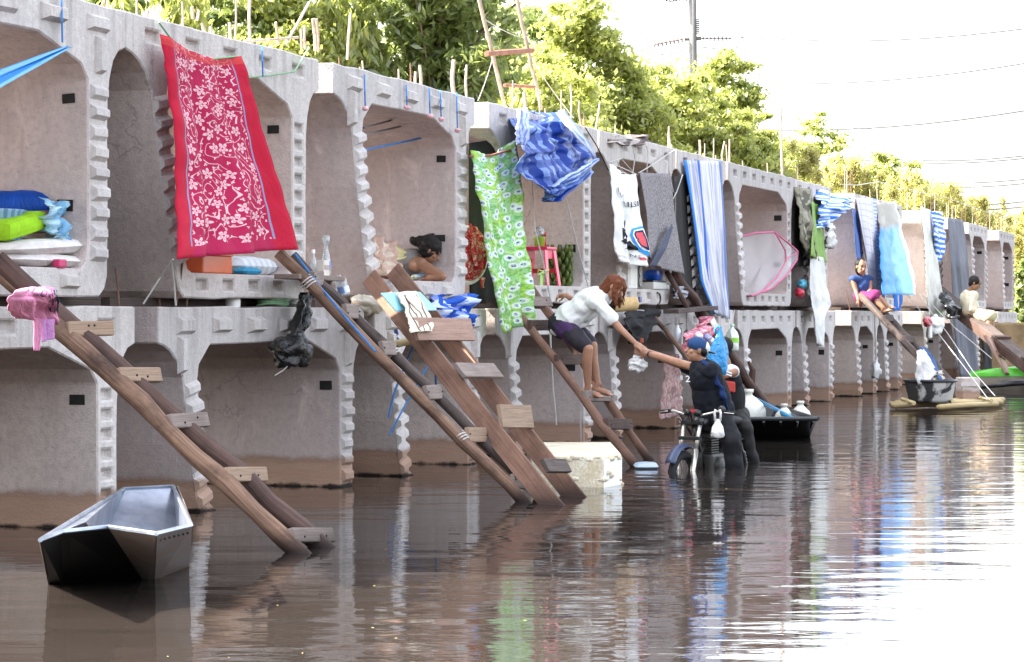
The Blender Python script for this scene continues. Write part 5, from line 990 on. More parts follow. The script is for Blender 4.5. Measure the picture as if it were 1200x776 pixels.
    for lab, q, r_ in (('white cord hanging below the girl in blue', ((1025, 372), (1026, 400), (1027, 430)), .016), ('white cord running past the sloping board to the water', ((1063, 345, -.5), (1095, 385, -1.0), (1130, 430, -2.2), (1158, 468, -3.4)), .009), ('second white cord running down to the bamboo raft', ((1075, 345, -.6), (1110, 390, -1.2), (1140, 435, -2.4), (1166, 464, -3.6)), .008), ('thin white cord crossing in front of the slate sheet', ((1080, 345, -.4), (1120, 385, -1.0), (1162, 420, -1.8)), .009), ('blue cord tied along the log ladder near the plank shelf', ((346, 298, -.2), (375, 336, -.45), (410, 378, -.8), (440, 412, -1.1)), .009), ('blue rope hanging from the plank ladder to the water', ((492, 388, -.5), (478, 420, -.2), (462, 460, -.1), (455, 490, -.05)), .010), ('second blue rope dropping behind the plank ladder', ((509, 402, -.6), (510, 430, -.4), (511, 455, -.2)), .010), ('third blue rope crossing behind the plank ladder', ((500, 430, -.2), (480, 465, -.1), (456, 510, -.05)), .009),
                         ('white cord tied to the lower corner of the red cloth', ((203, 304, -.45), (188, 325, -.2), (168, 356, -.05)), .007), ('green cord strung along the top of the red cloth', ((186, 26, -.04), (205, 52, -.06), (240, 70, -.1), (278, 66, -.1)), .008), ('green cord crossing the top of the second opening', ((280, 92, -.06), (320, 88, -.06), (345, 84, -.06), (362, 56, -.03)), .007),
                         ('pale string hanging beside the torn web left of the red cloth', ((201, 305, -.1), (204, 335, -.06), (206, 358, -.04)), .008)):
        pts = [at(c_[0], c_[1], c_[2] if len(c_) > 2 else -.1) for c_ in q]; tag(obj('thin_rope', MB().tube(pts, r_, 5), M['rope_blue'] if 'blue' in lab.split()[0:2] else (M['rope_green'] if lab.startswith('green') else M['rope_white']), None, loc=pts[0]), lab, 'rope')
    # blue tie cords with pink knots over the resting woman
    for i, (u, v0, v1) in enumerate(((427, 88, 127), (476, 100, 126), (503, 103, 136), (516, 106, 140), (535, 109, 153), (72, 0, 50), (307, 54, 90))):
        pts = [at(u, v0, -.02), at(u + .5, (v0 + v1) / 2, -.075), at(u + 1, v1, -.07)]; o = obj('tie_rope', MB().tube(pts, .007, 5), M['rope_blue'], None, loc=pts[0]); tag(o, ('left end', 'second', 'middle', 'fourth', 'right end', 'one', 'one')[i] + (' blue tie cord hanging over the opening of the resting woman' if i < 5 else (' blue tie cord above the top left blue tarpaulin' if i == 5 else ' blue tie cord right of the red cloth')), 'cord', 'blue tie cords on the upper edge')
        if i < 5: obj('knot', lumpy(MB(), pts[2], rv * .045, nv * .03, up * .022, .5, 8, 6), plastic('pink_knot', (.60, .34, .36)), o, True)
    for i, q in enumerate((((426, 150, .1), (470, 138, .6), (500, 128, .9)), ((426, 158, .1), (480, 146, .5), (518, 138, .5)), ((426, 176, .2), (480, 165, .4), (534, 152, .1)))):
        pts = [at(*c_) for c_ in q]; o = obj('ceiling_rope', MB().tube(pts, .010, 5), M['black'] if i < 2 else M['rope_blue'], None, loc=pts[0]); tag(o, ('upper dark cord', 'middle dark cord', 'lowest dark blue cord')[i] + ' stretched under the ceiling over the resting woman', 'cord')
    # tarps and scraps on the roof of the fifth segment
    o, f_ = cloth('roof_tarp', 'rumpled dark brown tarp lying on the roof above the printed towel', 'tarpaulin', [(706, 158, .15), (712, 168, -.02)], [(760, 158, .15), (756, 174, -.02)], stripe_mat('brown_tarp', (.10, .075, .07), (.42, .36, .33), 4, 2, .7), 22, 8, folds=3, amp=.06, crumple=.15)
    # ragged red brown net on the web behind the rider
    kn = NT('net_rust'); n_ = kn.noise(kn.scale(kn.uv(), (16, 4, 1)), 3, 4, .7, .8); m = kn.done(kn.mix(kn.ramp(n_, .4, .62), (.24, .09, .085), (.42, .34, .32)), .9)
    cloth('ragged_net', 'ragged rust coloured net hanging on the web behind the arms of the rider', 'net', [(776, 418, -.12), (775, 455, -.14), (773, 492, -.14)], [(794, 415, -.12), (797, 455, -.14), (799, 488, -.14)], m, 16, 26, folds=4, amp=.035, crumple=.06)
hanging_things()
# ---------------------------------------------------------------- things on the water
def metal_punt():
    k = NT('galvanised_sheet'); n_ = k.noise(k.obj(), 5, 5, .6); k.bump(k.noise(k.obj(), 3, 3), .25, .02); zc = k.mix(k.ramp(n_, .35, .7), (.24, .28, .35), (.46, .49, .57)); sm = k.done(zc, .32, 0.85)
    k = NT('rusted_sheet'); P = k.obj(); n_ = k.noise(k.scale(P, (3, 3, .7)), 3, 5, .65); k.bump(k.noise(P, 3, 3), .2, .02); c = k.mix(k.ramp(n_, .4, .65), (.30, .27, .26), (.30, .20, .15)); spot = k.math('LESS_THAN', k.n('TexVoronoi', {'Vector': P, 'Scale': 9.0}).outputs['Distance'], .10); hm = k.done(k.mix(k.math('MULTIPLY', spot, .8), c, (.28, .11, .04)), .42, .6)
    bk = NT('black_sheet'); bm_ = bk.done((.004, .004, .0045), .6, spec=.12)  # flat black for the bow plate and the plate left of it
    HG = .40
    def g(u, v): return wat(u, v, HG)
    N = [g(47, 633), g(73, 623), g(127, 617.5), g(183, 625.5), g(224, 615.5)]; F1, F2 = g(203, 570), g(145, 573)
    Lm = g(100, 612)
    B = [wat(58, 678), wat(76, 678.5), wat(172, 673.5), wat(180, 673), wat(220, 658)]
    t = thing('metal_punt', (N[1] + N[3]) / 2 * Vector((1, 1, 0)).length * 0 + Vector(((N[1].x + N[3].x) / 2, (N[1].y + N[3].y) / 2 + .8, 0)), 'angular home made sheet metal punt with a black bow plate floating at lower left', 'boat')
    dn = Vector((0, 0, -.06))
    Bd = [b + dn for b in B]
    def pan(name, pts, m, th=.008, lab=None):
        c = sum(pts, Vector((0, 0, 0))) / len(pts); nn_ = (pts[1] - pts[0]).cross(pts[2] - pts[0]).normalized() * th; obj(name, MB().prism(pts, nn_), m, t, label=lab)
    pan('bow_plate', [N[1], Bd[1], Bd[2], N[2]], bm_, lab='black bow plate'); pan('side_plate', [N[0], Bd[0], Bd[1], N[1]], bm_)
    pan('side_plate', [N[2], Bd[2], Bd[3], N[3]], hm, lab='rust stained corner plate'); pan('side_plate', [N[3], Bd[3], Bd[4], N[4]], hm, lab='riveted right side plate')
    # inner faces: long sloping stern plate, sides and floor
    f0, f1, f2, f3 = wat(214, 634, .10), wat(122, 634, .10), wat(150, 640, .1), wat(185, 640, .1)
    f0 = wat(208, 632, .12); f1 = f0 + (F2 - F1) * 1.42
    pan('stern_plate', [F2, F1, f0, f1], sm, lab='long bright sloping stern plate'); pan('floor_plate', [f1, f0, wat(205, 646, .1), wat(85, 652, .1)], sm); pan('side_plate', [F1, N[4], f0], sm); pan('side_plate', [F2, f1, wat(88, 648, .1), N[0], Lm], sm)
    bk2 = [F1 + Vector((.02, .03, 0)), F2 + Vector((-.02, .03, 0)), wat(150, 606) + dn, wat(206, 604) + dn]; pan('stern_plate', bk2, hm)
    pan('side_plate', [N[4] + Vector((.012, 0, 0)), F1 + Vector((.03, .02, 0)), wat(206, 604) + dn, Bd[4]], hm)
    pan('side_plate', [F2 + Vector((-.02, 0, 0)), N[0] + Vector((-.01, 0, 0)), Bd[0], wat(150, 606) + dn], hm)
    ring = [N[0], N[1], N[2], N[3], N[4], F1, F2, N[0]]
    for i in range(7): obj('gunwale', MB().tube([ring[i], ring[i + 1]], .012, 6), sm, t)
    riv = MB().ell((0, 0, 0), (.007, 0, 0), (0, .007, 0), (0, 0, .007), 6, 4).mesh('rivet', M['void'])
    for i in range(7): inst('rivet', riv, t, lerp(N[3], N[4], .1 + .13 * i) - up * .035 - worg(t) + Vector((.004, -.008, 0)))
metal_punt()
def foam_block():
    k = NT('dirty_foam'); n_ = k.noise(k.pos(), 55, 3, .6); c = k.mix(k.ramp(n_, .35, .65), (.56, .47, .30), (.80, .77, .70)); st = k.ramp(k.noise(k.pos(), 4, 4), .4, .65); z = k.xyz(k.pos())[2]
    c = k.mix(k.math('MULTIPLY', st, k.ramp(z, .36, .24)), c, (.50, .40, .24)); k.bump(k.noise(k.pos(), 60, 2), .5, .01); m = k.done(c, .85); wm = simple('white_foam', (.82, .81, .78), .8, .1, 50, bump=.3)
    base = [wat(622, 571), wat(707, 571.5), wat(728, 567.5), wat(716, 551), wat(636, 551)]; h = .27
    t = thing('foam_block', sum(base, Vector()) / 5, 'big dirty white foam block floating at the foot of the plank ladder', 'foam block')
    b2 = [p - up * .08 for p in base]; obj('block', MB().prism(b2, up * (h + .08)), m, t, bevel=.014)
    # crumbled edges of the foam
    for i in range(26):
        f_ = random.random(); p = lerp(base[0], base[1], f_) if i % 3 else lerp(base[1], base[2], f_); zz = random.choice((h - .01, h * .5 * random.random(), h - .03)); r_ = random.uniform(.012, .035); obj('foam_crumb', MB().ell(p + up * zz + Vector((0, .004, 0)), (r_ * 1.6, 0, 0), (0, r_ * .5, 0), (0, 0, r_ * .7), 8, 5, .5), m, t, True)
    a, b_ = base[1], base[2]; obj('end_slab', MB().prism([a + Vector((.006, -.006, -.06)), b_ + Vector((.006, -.006, -.06)), b_ + Vector((.006, -.006, h - .03)), a + Vector((.006, -.006, h - .03))], Vector((-.02, .03, 0))), wm, t)
foam_block()
def black_tub():
    m = plastic('black_polyethylene', (.014, .015, .017), .4); t = thing('black_tub', wat(912, 505), 'black rectangular plastic tub boat with white jugs behind the motorcycle', 'boat')
    z = .27; A, B = wat(868, 491, z), wat(958, 491, z); dB = Vector((B.x - .12, B.y + 3.2, z + .02)); dA = Vector((A.x - .25, A.y + 3.2, z + .02))
    q0, q1 = wat(874, 512), wat(948, 511); bA, bB = dA * 1.0, dB * 1.0; bA.z = bB.z = 0; bA.x += .1; bB.x -= .12; bA.y -= .15; bB.y -= .15
    top = [A, B, dB, dA]; bot = [q0 - up * .08, q1 - up * .08, bB - up * .08, bA - up * .08]; cen = sum(top, Vector()) / 4
    inn = [lerp(p, cen, .06) for p in top]; inb = [lerp(p, cen, .12) + up * .09 for p in bot]
    mb = MB(); mb.add(bot + top + inn + inb, [(0, 1, 5, 4), (1, 2, 6, 5), (2, 3, 7, 6), (3, 0, 4, 7), (4, 5, 9, 8), (5, 6, 10, 9), (6, 7, 11, 10), (7, 4, 8, 11), (8, 9, 13, 12), (9, 10, 14, 13), (10, 11, 15, 14), (11, 8, 12, 15), (12, 13, 14, 15), (3, 2, 1, 0)]); obj('hull', mb, m, t, bevel=.015)
    rim = top + [top[0]]; 
    for i in range(4): obj('rim', MB().tube([rim[i], rim[i + 1]], .026, 8), m, t)
    for f_ in (.08, .3, .52, .74, .95): p = lerp(A, B, f_); q = lerp(q0, q1, f_); obj('rib', MB().tube([p - Vector((0, .005, .03)), q - Vector((0, .005, 0))], .017, 6), m, t)
    wj = plastic('white_jerrycan', (.66, .65, .58), .4); zf = .10
    def jug(u, v, d, s_, label, w_=.17):
        b = px(u, v, d); b.z = zf; o = thing('white_jug', b, label, 'jug', 'white jugs in the black tub'); obj('body', MB().lathe(b, up, [(0, 0), (w_ * .95 * s_, 0), (w_ * s_, .03 * s_), (w_ * s_, .15 * s_), (w_ * .85 * s_, .22 * s_), (w_ * .45 * s_, .29 * s_), (.05 * s_, .32 * s_)], 20), wj, o, True); obj('neck', MB().lathe(b, up, [(.05 * s_, .31 * s_), (.045 * s_, .35 * s_), (.06 * s_, .352 * s_), (.06 * s_, .39 * s_), (0, .392 * s_)], 14), wj, o, True)
        obj('handle', MB().tube([b + up * .33 * s_ + rv * .04, b + up * .37 * s_ + rv * .13 * s_, b + up * .26 * s_ + rv * .13 * s_], .013, 6), wj, o, True)
    jug(877, 480, 30.6, 1.12, 'large cream white jug standing behind the riders in the black tub', .2)
    jug(919, 488, 29.8, .72, 'left one of two low white jugs in the black tub'); jug(938, 488, 29.9, .80, 'right one of two low white jugs in the black tub')
    a, b_ = px(886, 468, 31.2), px(928, 490, 29.2); o = obj('blue_pole', MB().tube([a, b_], .028, 8), plastic('blue_pipe', (.03, .25, .48)), None, True, loc=a); tag(o, 'light blue pipe lying across the black tub', 'pipe')
    c = wat(890, 510, .03); o = thing('floating_bottle', c, 'clear water bottle with a blue cap floating beside the black tub', 'bottle'); x = Vector((.97, -.2, 0)).normalized(); obj('body', MB().lathe(c - x * .12, x, [(0, 0), (.035, .0), (.04, .02), (.038, .08), (.041, .10), (.038, .16), (.015, .2), (.015, .22)], 12), M['clear'], o, True); obj('cap', MB().lathe(c + x * .1, x, [(.018, 0), (.018, .03), (0, .031)], 10), plastic('cap_blue', (.05, .25, .6)), o, True)
black_tub()
def far_rafts():
    t = thing('bamboo_raft', wat(1110, 474), 'pale split bamboo raft floating at the far right', 'raft')
    for i, (a, b_) in enumerate((((1046, 475.5), (1174, 471.5)), ((1044, 473.8), (1172, 470.0)), ((1050, 472.2), (1176, 468.6)), ((1100, 477.5), (1168, 473.5)))):
        A, B = wat(*a, .07), wat(*b_, .07); obj('bamboo', MB().tube([A, lerp(A, B, .5) + up * .01, B], .045, 8), M['bamboo'], t, True)
    for f_ in (.15, .5, .85): p = lerp(wat(1045, 474, .1), wat(1173, 470, .1), f_); obj('cross_bamboo', MB().tube([p + Vector((0, -.5, .03)), p + Vector((.1, 1.2, .03))], .035, 6), M['bamboo'], t)
    k = NT('mortar_tub'); n_ = k.noise(k.obj(), 2.6, 5, .6, .5); m = k.done(k.mix(k.ramp(n_, .50, .57), (.022, .022, .025), (.42, .41, .40)), .8)
    c = wat(1090, 471, .12); t = thing('mortar_tub', c, 'round black mortar tub smeared with grey cement on the bamboo raft', 'tub'); R_ = 30 / F * c.y; obj('tub', MB().lathe(c, up, [(0, 0), (R_ * .80, 0), (R_ * .86, .04), (R_ * .98, .30), (R_, .34), (R_ * .94, .34), (R_ * .84, .06), (0, .05)], 26, ref=(1, 0, 0)), m, t, True)
    obj('rim', MB().tube([c + up * .335 + Vector((math.cos(a), math.sin(a), 0)) * R_ for a in np.linspace(0, 2 * math.pi, 30)], .025, 6), M['black'], t, True)
    c = wat(1134, 468, .1); t = thing('concrete_cube', c, 'grey concrete block standing in the water by the raft', 'concrete block'); obj('block', MB().box(c + up * .14, Vector((.15, .02, 0)), Vector((-.02, .2, 0)), up * .22), M['wall'], t, bevel=.02); obj('notch_band', MB().box(c + up * .25 + Vector((0, -.21, 0)), Vector((.15, 0, 0)), Vector((0, .012, 0)), up * .03), M['face'], t)
    # cloths on the far ladder
    wc = cloth_mat('wet_white_cotton', (.60, .58, .57))
    o, f_ = cloth('white_cloth', 'wet white cloth hung over the far log ladder above the mortar tub', 'cloth', [(1074, 411, -1.9), (1072, 426, -2.0), (1072, 440, -2.0), (1073, 451, -2.0)], [(1082, 409, -1.9), (1091, 422, -2.1), (1100, 434, -2.2), (1086, 450, -2.1)], wc, 18, 18, folds=2, amp=.06, crumple=.035, cs=2)
    o, f_ = cloth('cream_rag', 'crumpled cream rag on the far log ladder below the wet white cloth', 'rag', [(1088, 437, -2.1), (1086, 449, -2.1)], [(1105, 434, -2.3), (1103, 450, -2.3)], cloth_mat('cream_rag_cotton', (.55, .50, .44)), 12, 10, folds=2, amp=.08, crumple=.15)
    o, f_ = cloth('blue_cloth', 'dark blue cloth twisted along the far log ladder', 'cloth', [(1076, 407, -1.85), (1090, 420, -2.0), (1099, 446, -2.3)], [(1084, 407, -1.85), (1096, 422, -2.0), (1105, 444, -2.3)], cloth_mat('denim_blue', (.04, .09, .22)), 8, 14, folds=1, amp=.05)
    # green boat
    d = 47.5; gm = plastic('green_paint', (.10, .52, .03), .4); hm = simple('worn_hull', (.42, .36, .29), .7, .3, 3); t = thing('green_boat', px(1200, 455, d), 'low boat with a bright green deck and worn grey hull at the right edge', 'boat')
    def st(u, v, dd): return px(u, v, dd)
    bow = px(1137, 446, d); N_ = 10; mb = MB(); vs = []; hb = []
    for i in range(N_ + 1):
        f = i / N_; x = lerp(bow.x, bow.x + 3.6, f); w_ = .75 * min(1, (f * 1.6)) ** .6; zt = .24 + .15 * (1 - f) ** 2 * 0 + .10 * f
        for s_, zz in ((-1, zt), (-.75, -.12), (.75, -.12), (1, zt)): hb.append(Vector((x + (.12 if zz < 0 else 0), d + s_ * w_, zz)))
    mb.add(hb, [(i * 4 + j, i * 4 + j + 1, i * 4 + j + 5, i * 4 + j + 4) for i in range(N_) for j in range(3)]); obj('hull', mb, hm, t, True)
    mb = MB(); dk = []
    for i in range(N_ + 1):
        f = i / N_; x = lerp(bow.x, bow.x + 3.6, f); w_ = .78 * min(1, (f * 1.6)) ** .6; zt = .245 + .10 * f
        for s_, dz in ((-1, 0), (-.98, .07), (0, .12), (.98, .07), (1, 0)): dk.append(Vector((x, d + s_ * w_, zt + dz + .10 * math.sin(f * 3.1) * (dz > 0))))
    mb.add(dk, [(i * 5 + j, i * 5 + j + 1, i * 5 + j + 6, i * 5 + j + 5) for i in range(N_) for j in range(4)]); obj('deck', mb, gm, t, True)
    c = px(1183, 449.5, d - .9); obj('fender', MB().tube([c - Vector((.55, 0, .08)), c, c + Vector((.8, 0, .05))], [.03, .06, .05], 8), M['black'], t, True)
    # low weathered hull behind the concrete block
    h = px(1160, 452, 49.5); o = thing('old_boat', h, 'low worn beige boat hull lying behind the green boat', 'boat'); mb = MB(); vs = []
    for i in range(9):
        f = i / 8; x = lerp(px(1126, 450, 49.5).x, px(1230, 450, 49.5).x, f); w_ = .55 * math.sin(max(.12, min(f * 1.5, 1)) * 1.57)
        for s_, zz in ((-1, .17), (-.7, -.1), (.7, -.1), (1, .17)): vs.append(Vector((x, 49.5 + s_ * w_, zz)))
    mb.add(vs, [(i * 4 + j, i * 4 + j + 1, i * 4 + j + 5, i * 4 + j + 4) for i in range(8) for j in range(3)]); obj('hull', mb, simple('beige_hull', (.40, .33, .25), .7, .3, 3), o, True); obj('gunwale', MB().tube([vs[i * 4] for i in range(9)], .03, 6), M['rung_grey'], o)
    o = obj('stone_bank', MB().box(px(1200, 418, 60), (1.0, .2, 0), (0, .6, 0), (0, 0, .85)), simple('brown_masonry', (.25, .17, .09), .9, .4, 2.5, bump=.6), None, loc=px(1200, 436, 60), bevel=.05); tag(o, 'brown masonry pier at the right end behind the sloping board', 'pier')
    c = wat(757, 546, .02); o = obj('floating_bag', pillow_mesh(c, Vector((.12, 0, 0)), Vector((0, .22, 0)), up * .035), plastic('pale_blue_film', (.40, .50, .62)), None, True, loc=c); tag(o, 'pale blue plastic bag floating at the foot of the ladder by the motorcycle', 'plastic bag')
far_rafts()
# ---------------------------------------------------------------- the motorcycle
FW, RW = px(800, 556, 22.9), px(862, 553, 23.95)
FW.z = -.10; RW.z = -.11
bf = (FW - RW); bf.z = 0; bf.normalize(); bs = Vector((-bf.y, bf.x, 0)); bs = bs if bs.x > 0 else -bs    # forwards, and towards the right of the picture
def wheel(t, c, ax, R_, name='wheel'):
    e1 = up; e2 = ax.cross(e1).normalized(); tyre = MB(); ring = []
    for i in range(29): a = 6.2832 * i / 28; ring.append(c + (e1 * math.cos(a) + e2 * math.sin(a)) * (R_ - .035))
    o = obj('wheel', MB().lathe(c - ax * .05, ax, [(.02, 0), (.035, .005), (.035, .095), (.02, .1)], 12), eng, t, True)
    obj('tyre', MB().tube(ring, .042, 10), rub, o, True); obj('rim', MB().tube([lerp(c, p, .86) for p in ring], .013, 6), eng, o, True)
    sp_ = MB()
    for i in range(18): a = 6.2832 * i / 18; sp_.tube([c + ax * .03 * (1 if i % 2 else -1), c + (e1 * math.cos(a) + e2 * math.sin(a)) * (R_ - .07)], .003, 4)
    s_ = obj('spokes', sp_, eng, o); s_['kind'] = 'stuff'
    return o
chrome = simple('fork_chrome', (.55, .52, .47), .3, .25, 14, metal=.85); rub = simple('tyre_rubber', (.012, .012, .013), .75, .3, 30, bump=.4); fr_m = simple('black_enamel', (.012, .012, .014), .3, .2, spec=.5); eng = simple('engine_alloy', (.05, .047, .045), .5, .4, 20, metal=.3); navy = plastic('navy_fender', (.03, .045, .10), .35)
def motorcycle():
    t = thing('motorcycle', Vector(((FW.x + RW.x) / 2, (FW.y + RW.y) / 2, -.25)), 'stripped black motorcycle standing hub deep in the brown water', 'motorcycle')
    wheel(t, FW, bs, .285); wheel(t, RW, bs, .285)
    H_ = FW - bf * .22 + up * .56
    for s_ in (-1, 1):
        a = FW + bs * .085 * s_ + up * .0; b = H_ + bs * .085 * s_; m_ = lerp(a, b, .52)
        obj('fork_leg', MB().tube([a - up * .03, m_], .027, 10), chrome, t, True); obj('fork_tube', MB().tube([m_, b], .021, 10), chrome, t, True); obj('fork_cap', MB().tube([b, b + up * .03 - bf * .01], .028, 10), fr_m, t)
    for f_ in (.72, .98): c = lerp(FW, H_, f_); obj('fork_clamp', MB().box(c, bs * .115, bf * .03, up * .018), fr_m, t, bevel=.006)
    # front fender
    mb = MB(); 
    def fen(x, y): a = lerp(-.55, 1.0, y); r_ = .325; return FW + (bf * math.sin(a) + up * math.cos(a)) * r_ + bs * lerp(-.055, .055, x) + (up * math.cos(a) + bf * math.sin(a)) * .03 * (1 - (2 * x - 1) ** 2)
    obj('front_fender', mb.grid(fen, 6, 14), navy, t, True, recalc=False, solid=.006)
    # handlebar with levers, mirrors, clocks
    c = H_ + up * .05 - bf * .03
    hb = [c + bs * .40 - bf * .10 + up * .03, c + bs * .24 - bf * .03 + up * .05, c + bs * .08 + up * .01, c - bs * .08 + up * .01, c - bs * .24 - bf * .03 + up * .05, c - bs * .40 - bf * .10 + up * .03]
    o = obj('handlebar', MB().tube(hb, .013, 8), chrome, t, True)
    for s_ in (0, -1): p, q = hb[s_], hb[1 if s_ == 0 else -2]; obj('grip', MB().tube([p, lerp(p, q, .62)], .019, 10), rub, o, True); obj('lever', MB().tube([lerp(p, q, .75), lerp(p, q, .5) + bf * .05, p + bf * .045], .006, 6), chrome, o); obj('lever_mount', MB().box(lerp(p, q, .78), bs * .02, bf * .02, up * .018), fr_m, o, bevel=.004)
    obj('mirror', MB().lathe(hb[1] + up * .02 + bs * .04, -bf, [(0, -.012), (.035, -.01), (.04, 0), (.038, .008), (0, .01)], 12), fr_m, o, True)
    for s_ in (-1, 1): obj('clock', MB().lathe(c + bs * .05 * s_ + up * .035 + bf * .03, (up - bf * .5).normalized(), [(0, -.03), (.036, -.025), (.04, .02), (.034, .024), (0, .022)], 14), fr_m, t, True)
    obj('red_tag', MB().box(c + bs * .02 + up * .055 + bf * .06, bs * .03, bf * .004, up * .014), plastic('red_decal', (.40, .04, .05)), t)
    for k_ in range(6):
        s_ = random.uniform(-.08, .08); obj('cable', MB().tube([c + bs * s_ + up * .04, c + bf * random.uniform(.06, .12) + bs * (s_ * 1.6) + up * random.uniform(-.02, .06), c - bf * .05 + bs * s_ * .4 - up * random.uniform(.12, .24), c - bf * .22 - up * .3], .006, 5), fr_m, t)
    # frame, tank, seat, engine
    st = H_ - bf * .02 - up * .06; obj('frame', MB().tube([st, st - bf * .14 - up * .22, st - bf * .26 - up * .50], .024, 8), fr_m, t, True); obj('frame_tube', MB().tube([st, st - bf * .38 - up * .06, st - bf * .80 - up * .08], .02, 8), fr_m, t, True); obj('frame_tube', MB().tube([st - bf * .26 - up * .50, st - bf * .62 - up * .46, st - bf * .72 - up * .1], .018, 8), fr_m, t, True)
    tk = st - bf * .27 + up * .04; obj('fuel_tank', MB().ell(tk, bf * .24, bs * .12, up * .105, 20, 12), fr_m, t, True); obj('tank_cap', MB().lathe(tk + up * .1, up, [(.035, 0), (.035, .016), (0, .017)], 12), chrome, t)
    obj('seat', MB().ell(st - bf * .72 + up * .04, bf * .32, bs * .12, up * .055, 20, 10), rub, t, True)
    e = st - bf * .36 - up * .36; obj('engine', MB().box(e, bf * .15, bs * .10, up * .10), eng, t, bevel=.03)
    for i in range(6): obj('cooling_fin', MB().box(e + bf * .05 + up * (.11 + .024 * i), bf * .085, bs * .085, up * .006), eng, t)
    obj('cylinder_head', MB().box(e + bf * .05 + up * .27, bf * .06, bs * .06, up * .03), eng, t, bevel=.01)
    for s_ in (-1, 1): obj('engine_cover', MB().lathe(e + bs * .10 * s_ - up * .02, bs * s_, [(.085, 0), (.08, .03), (.05, .045), (0, .048)], 16), eng, t, True)
    obj('carburettor', MB().tube([e - bf * .10 + up * .18, e - bf * .22 + up * .2], .04, 10), eng, t); obj('exhaust', MB().tube([e + bf * .1 + up * .22, e + bf * .22 + up * .1, e + bf * .18 - up * .12, e - bf * .3 - up * .18, e - bf * .62 - up * .12], .022, 8), eng, t, True)
    obj('side_cover', MB().box(st - bf * .58 - up * .13, bf * .11, bs * .11, up * .085), fr_m, t, bevel=.03)
    for s_ in (-1, 1): obj('shock', MB().lathe(RW + bs * .12 * s_ + up * .02, (st - bf * .75 - RW - up * .02).normalized(), [(.012, 0), (.03, .05)] + [(.034 if i % 2 else .026, .06 + .018 * i) for i in range(10)] + [(.014, .26), (.014, .34)], 10), fr_m, t, True); obj('swing_arm', MB().tube([RW + bs * .09 * s_, RW + bf * .42 + bs * .07 * s_ + up * .04], .02, 8), fr_m, t)
    def fen2(x, y): a = lerp(-1.25, .5, y); r_ = .36; return RW + (bf * math.sin(a) + up * math.cos(a)) * r_ + bs * lerp(-.08, .08, x)
    obj('rear_fender', MB().grid(fen2, 6, 14), fr_m, t, True, recalc=False, solid=.006)
    for s_ in (-1, 1): obj('foot_peg', MB().tube([e + bs * .1 * s_ - up * .05 - bf * .05, e + bs * .24 * s_ - up * .05 - bf * .05], .014, 7), rub, t)
    p, q = hb[0], hb[1]
    return lerp(p, q, .55), H_
GRIP, HEADSTOCK = motorcycle()
def handlebar_bag():
    m = NT('white_bag_wrap'); n_ = m.noise(m.obj(), 14, 4, .6, .6); m.bump(n_, .8, .03); mm = m.done(m.mix(n_, (.62, .60, .60), (.80, .78, .78)), .3, spec=.5); d = GRIP.y - .06
    t = thing('white_bag', GRIP - up * .02, 'small white plastic bag of food hanging from the handlebar', 'plastic bag'); c = px(841, 501, d); r_ = d / F
    prof = [(2.5, 10), (3.5, 5), (6, 1), (8, -4), (8, -9), (5.5, -12), (0, -13)]; mb = MB(); n = 20; vs = []
    for w_, h in prof:
        for i in range(n): a = 6.283 * i / n; k_ = 1 + .14 * math.sin(a * 4 + h * .3); vs.append(c + Vector((math.cos(a) * w_ * r_ * k_, math.sin(a) * w_ * .7 * r_ * k_, h * r_)))
    mb.add(vs, [(j * n + i, j * n + (i + 1) % n, (j + 1) * n + (i + 1) % n, (j + 1) * n + i) for j in range(len(prof) - 1) for i in range(n)]); obj('bag_body', mb, mm, t, True)
    for s_ in (-1, 1): obj('handle', MB().tube([c + Vector((s_ * 3 * r_, 0, 8 * r_)), c + Vector((s_ * 3.6 * r_, 0, 17 * r_)), c + Vector((s_ * 2.2 * r_, 0, 21 * r_))], .012, 6), mm, t, True)
handlebar_bag()
# ---------------------------------------------------------------- people: one continuous remeshed skin each, clothes and hair as children
def cap(mb, a, ra, b, rb, n=14):
    a, b = Vector(a), Vector(b); ax = b - a; L = max(ax.length, 1e-4); ax.normalize(); pr = []
    for i in range(5): t_ = -math.pi / 2 + math.pi / 2 * i / 4; pr.append((ra * math.cos(t_), ra * math.sin(t_)))
    for i in range(5): t_ = math.pi / 2 * i / 4; pr.append((rb * math.cos(t_), L + rb * math.sin(t_)))
    mb.lathe(a, ax, [(max(r_, 1e-4), h) for r_, h in pr], n)
def chain(mb, pts, rad):
    for i in range(len(pts) - 1): cap(mb, pts[i], rad[i], pts[i + 1], rad[i + 1])
def remesh(name, mb, mat, parent, voxel=.007, smooth_it=4, label=None, disp=None):
    me0 = mb.mesh('tmp', mat); fixn(me0); o = bpy.data.objects.new('tmp', me0); COL.objects.link(o)
    r_ = o.modifiers.new('r', 'REMESH'); r_.mode = 'VOXEL'; r_.voxel_size = voxel; sm_ = o.modifiers.new('s', 'SMOOTH'); sm_.iterations = smooth_it; sm_.factor = .5
    dg = bpy.context.evaluated_depsgraph_get(); dg.update(); me = bpy.data.meshes.new_from_object(o.evaluated_get(dg)); bpy.data.objects.remove(o); bpy.data.meshes.remove(me0)
    me.name = name; org = worg(parent)
    co = np.empty(len(me.vertices) * 3, dtype=np.float32); me.vertices.foreach_get('co', co); co = co.reshape(-1, 3)
    if disp: co = disp(co)
    co = co - np.array(org, dtype=np.float32); me.vertices.foreach_set('co', co.astype(np.float32).ravel()); me.polygons.foreach_set('use_smooth', [True] * len(me.polygons)); me.update()
    me.materials.clear(); me.materials.append(mat); q = bpy.data.objects.new(name, me); COL.objects.link(q); q.parent = parent
    if label: q['label'] = label
    return q
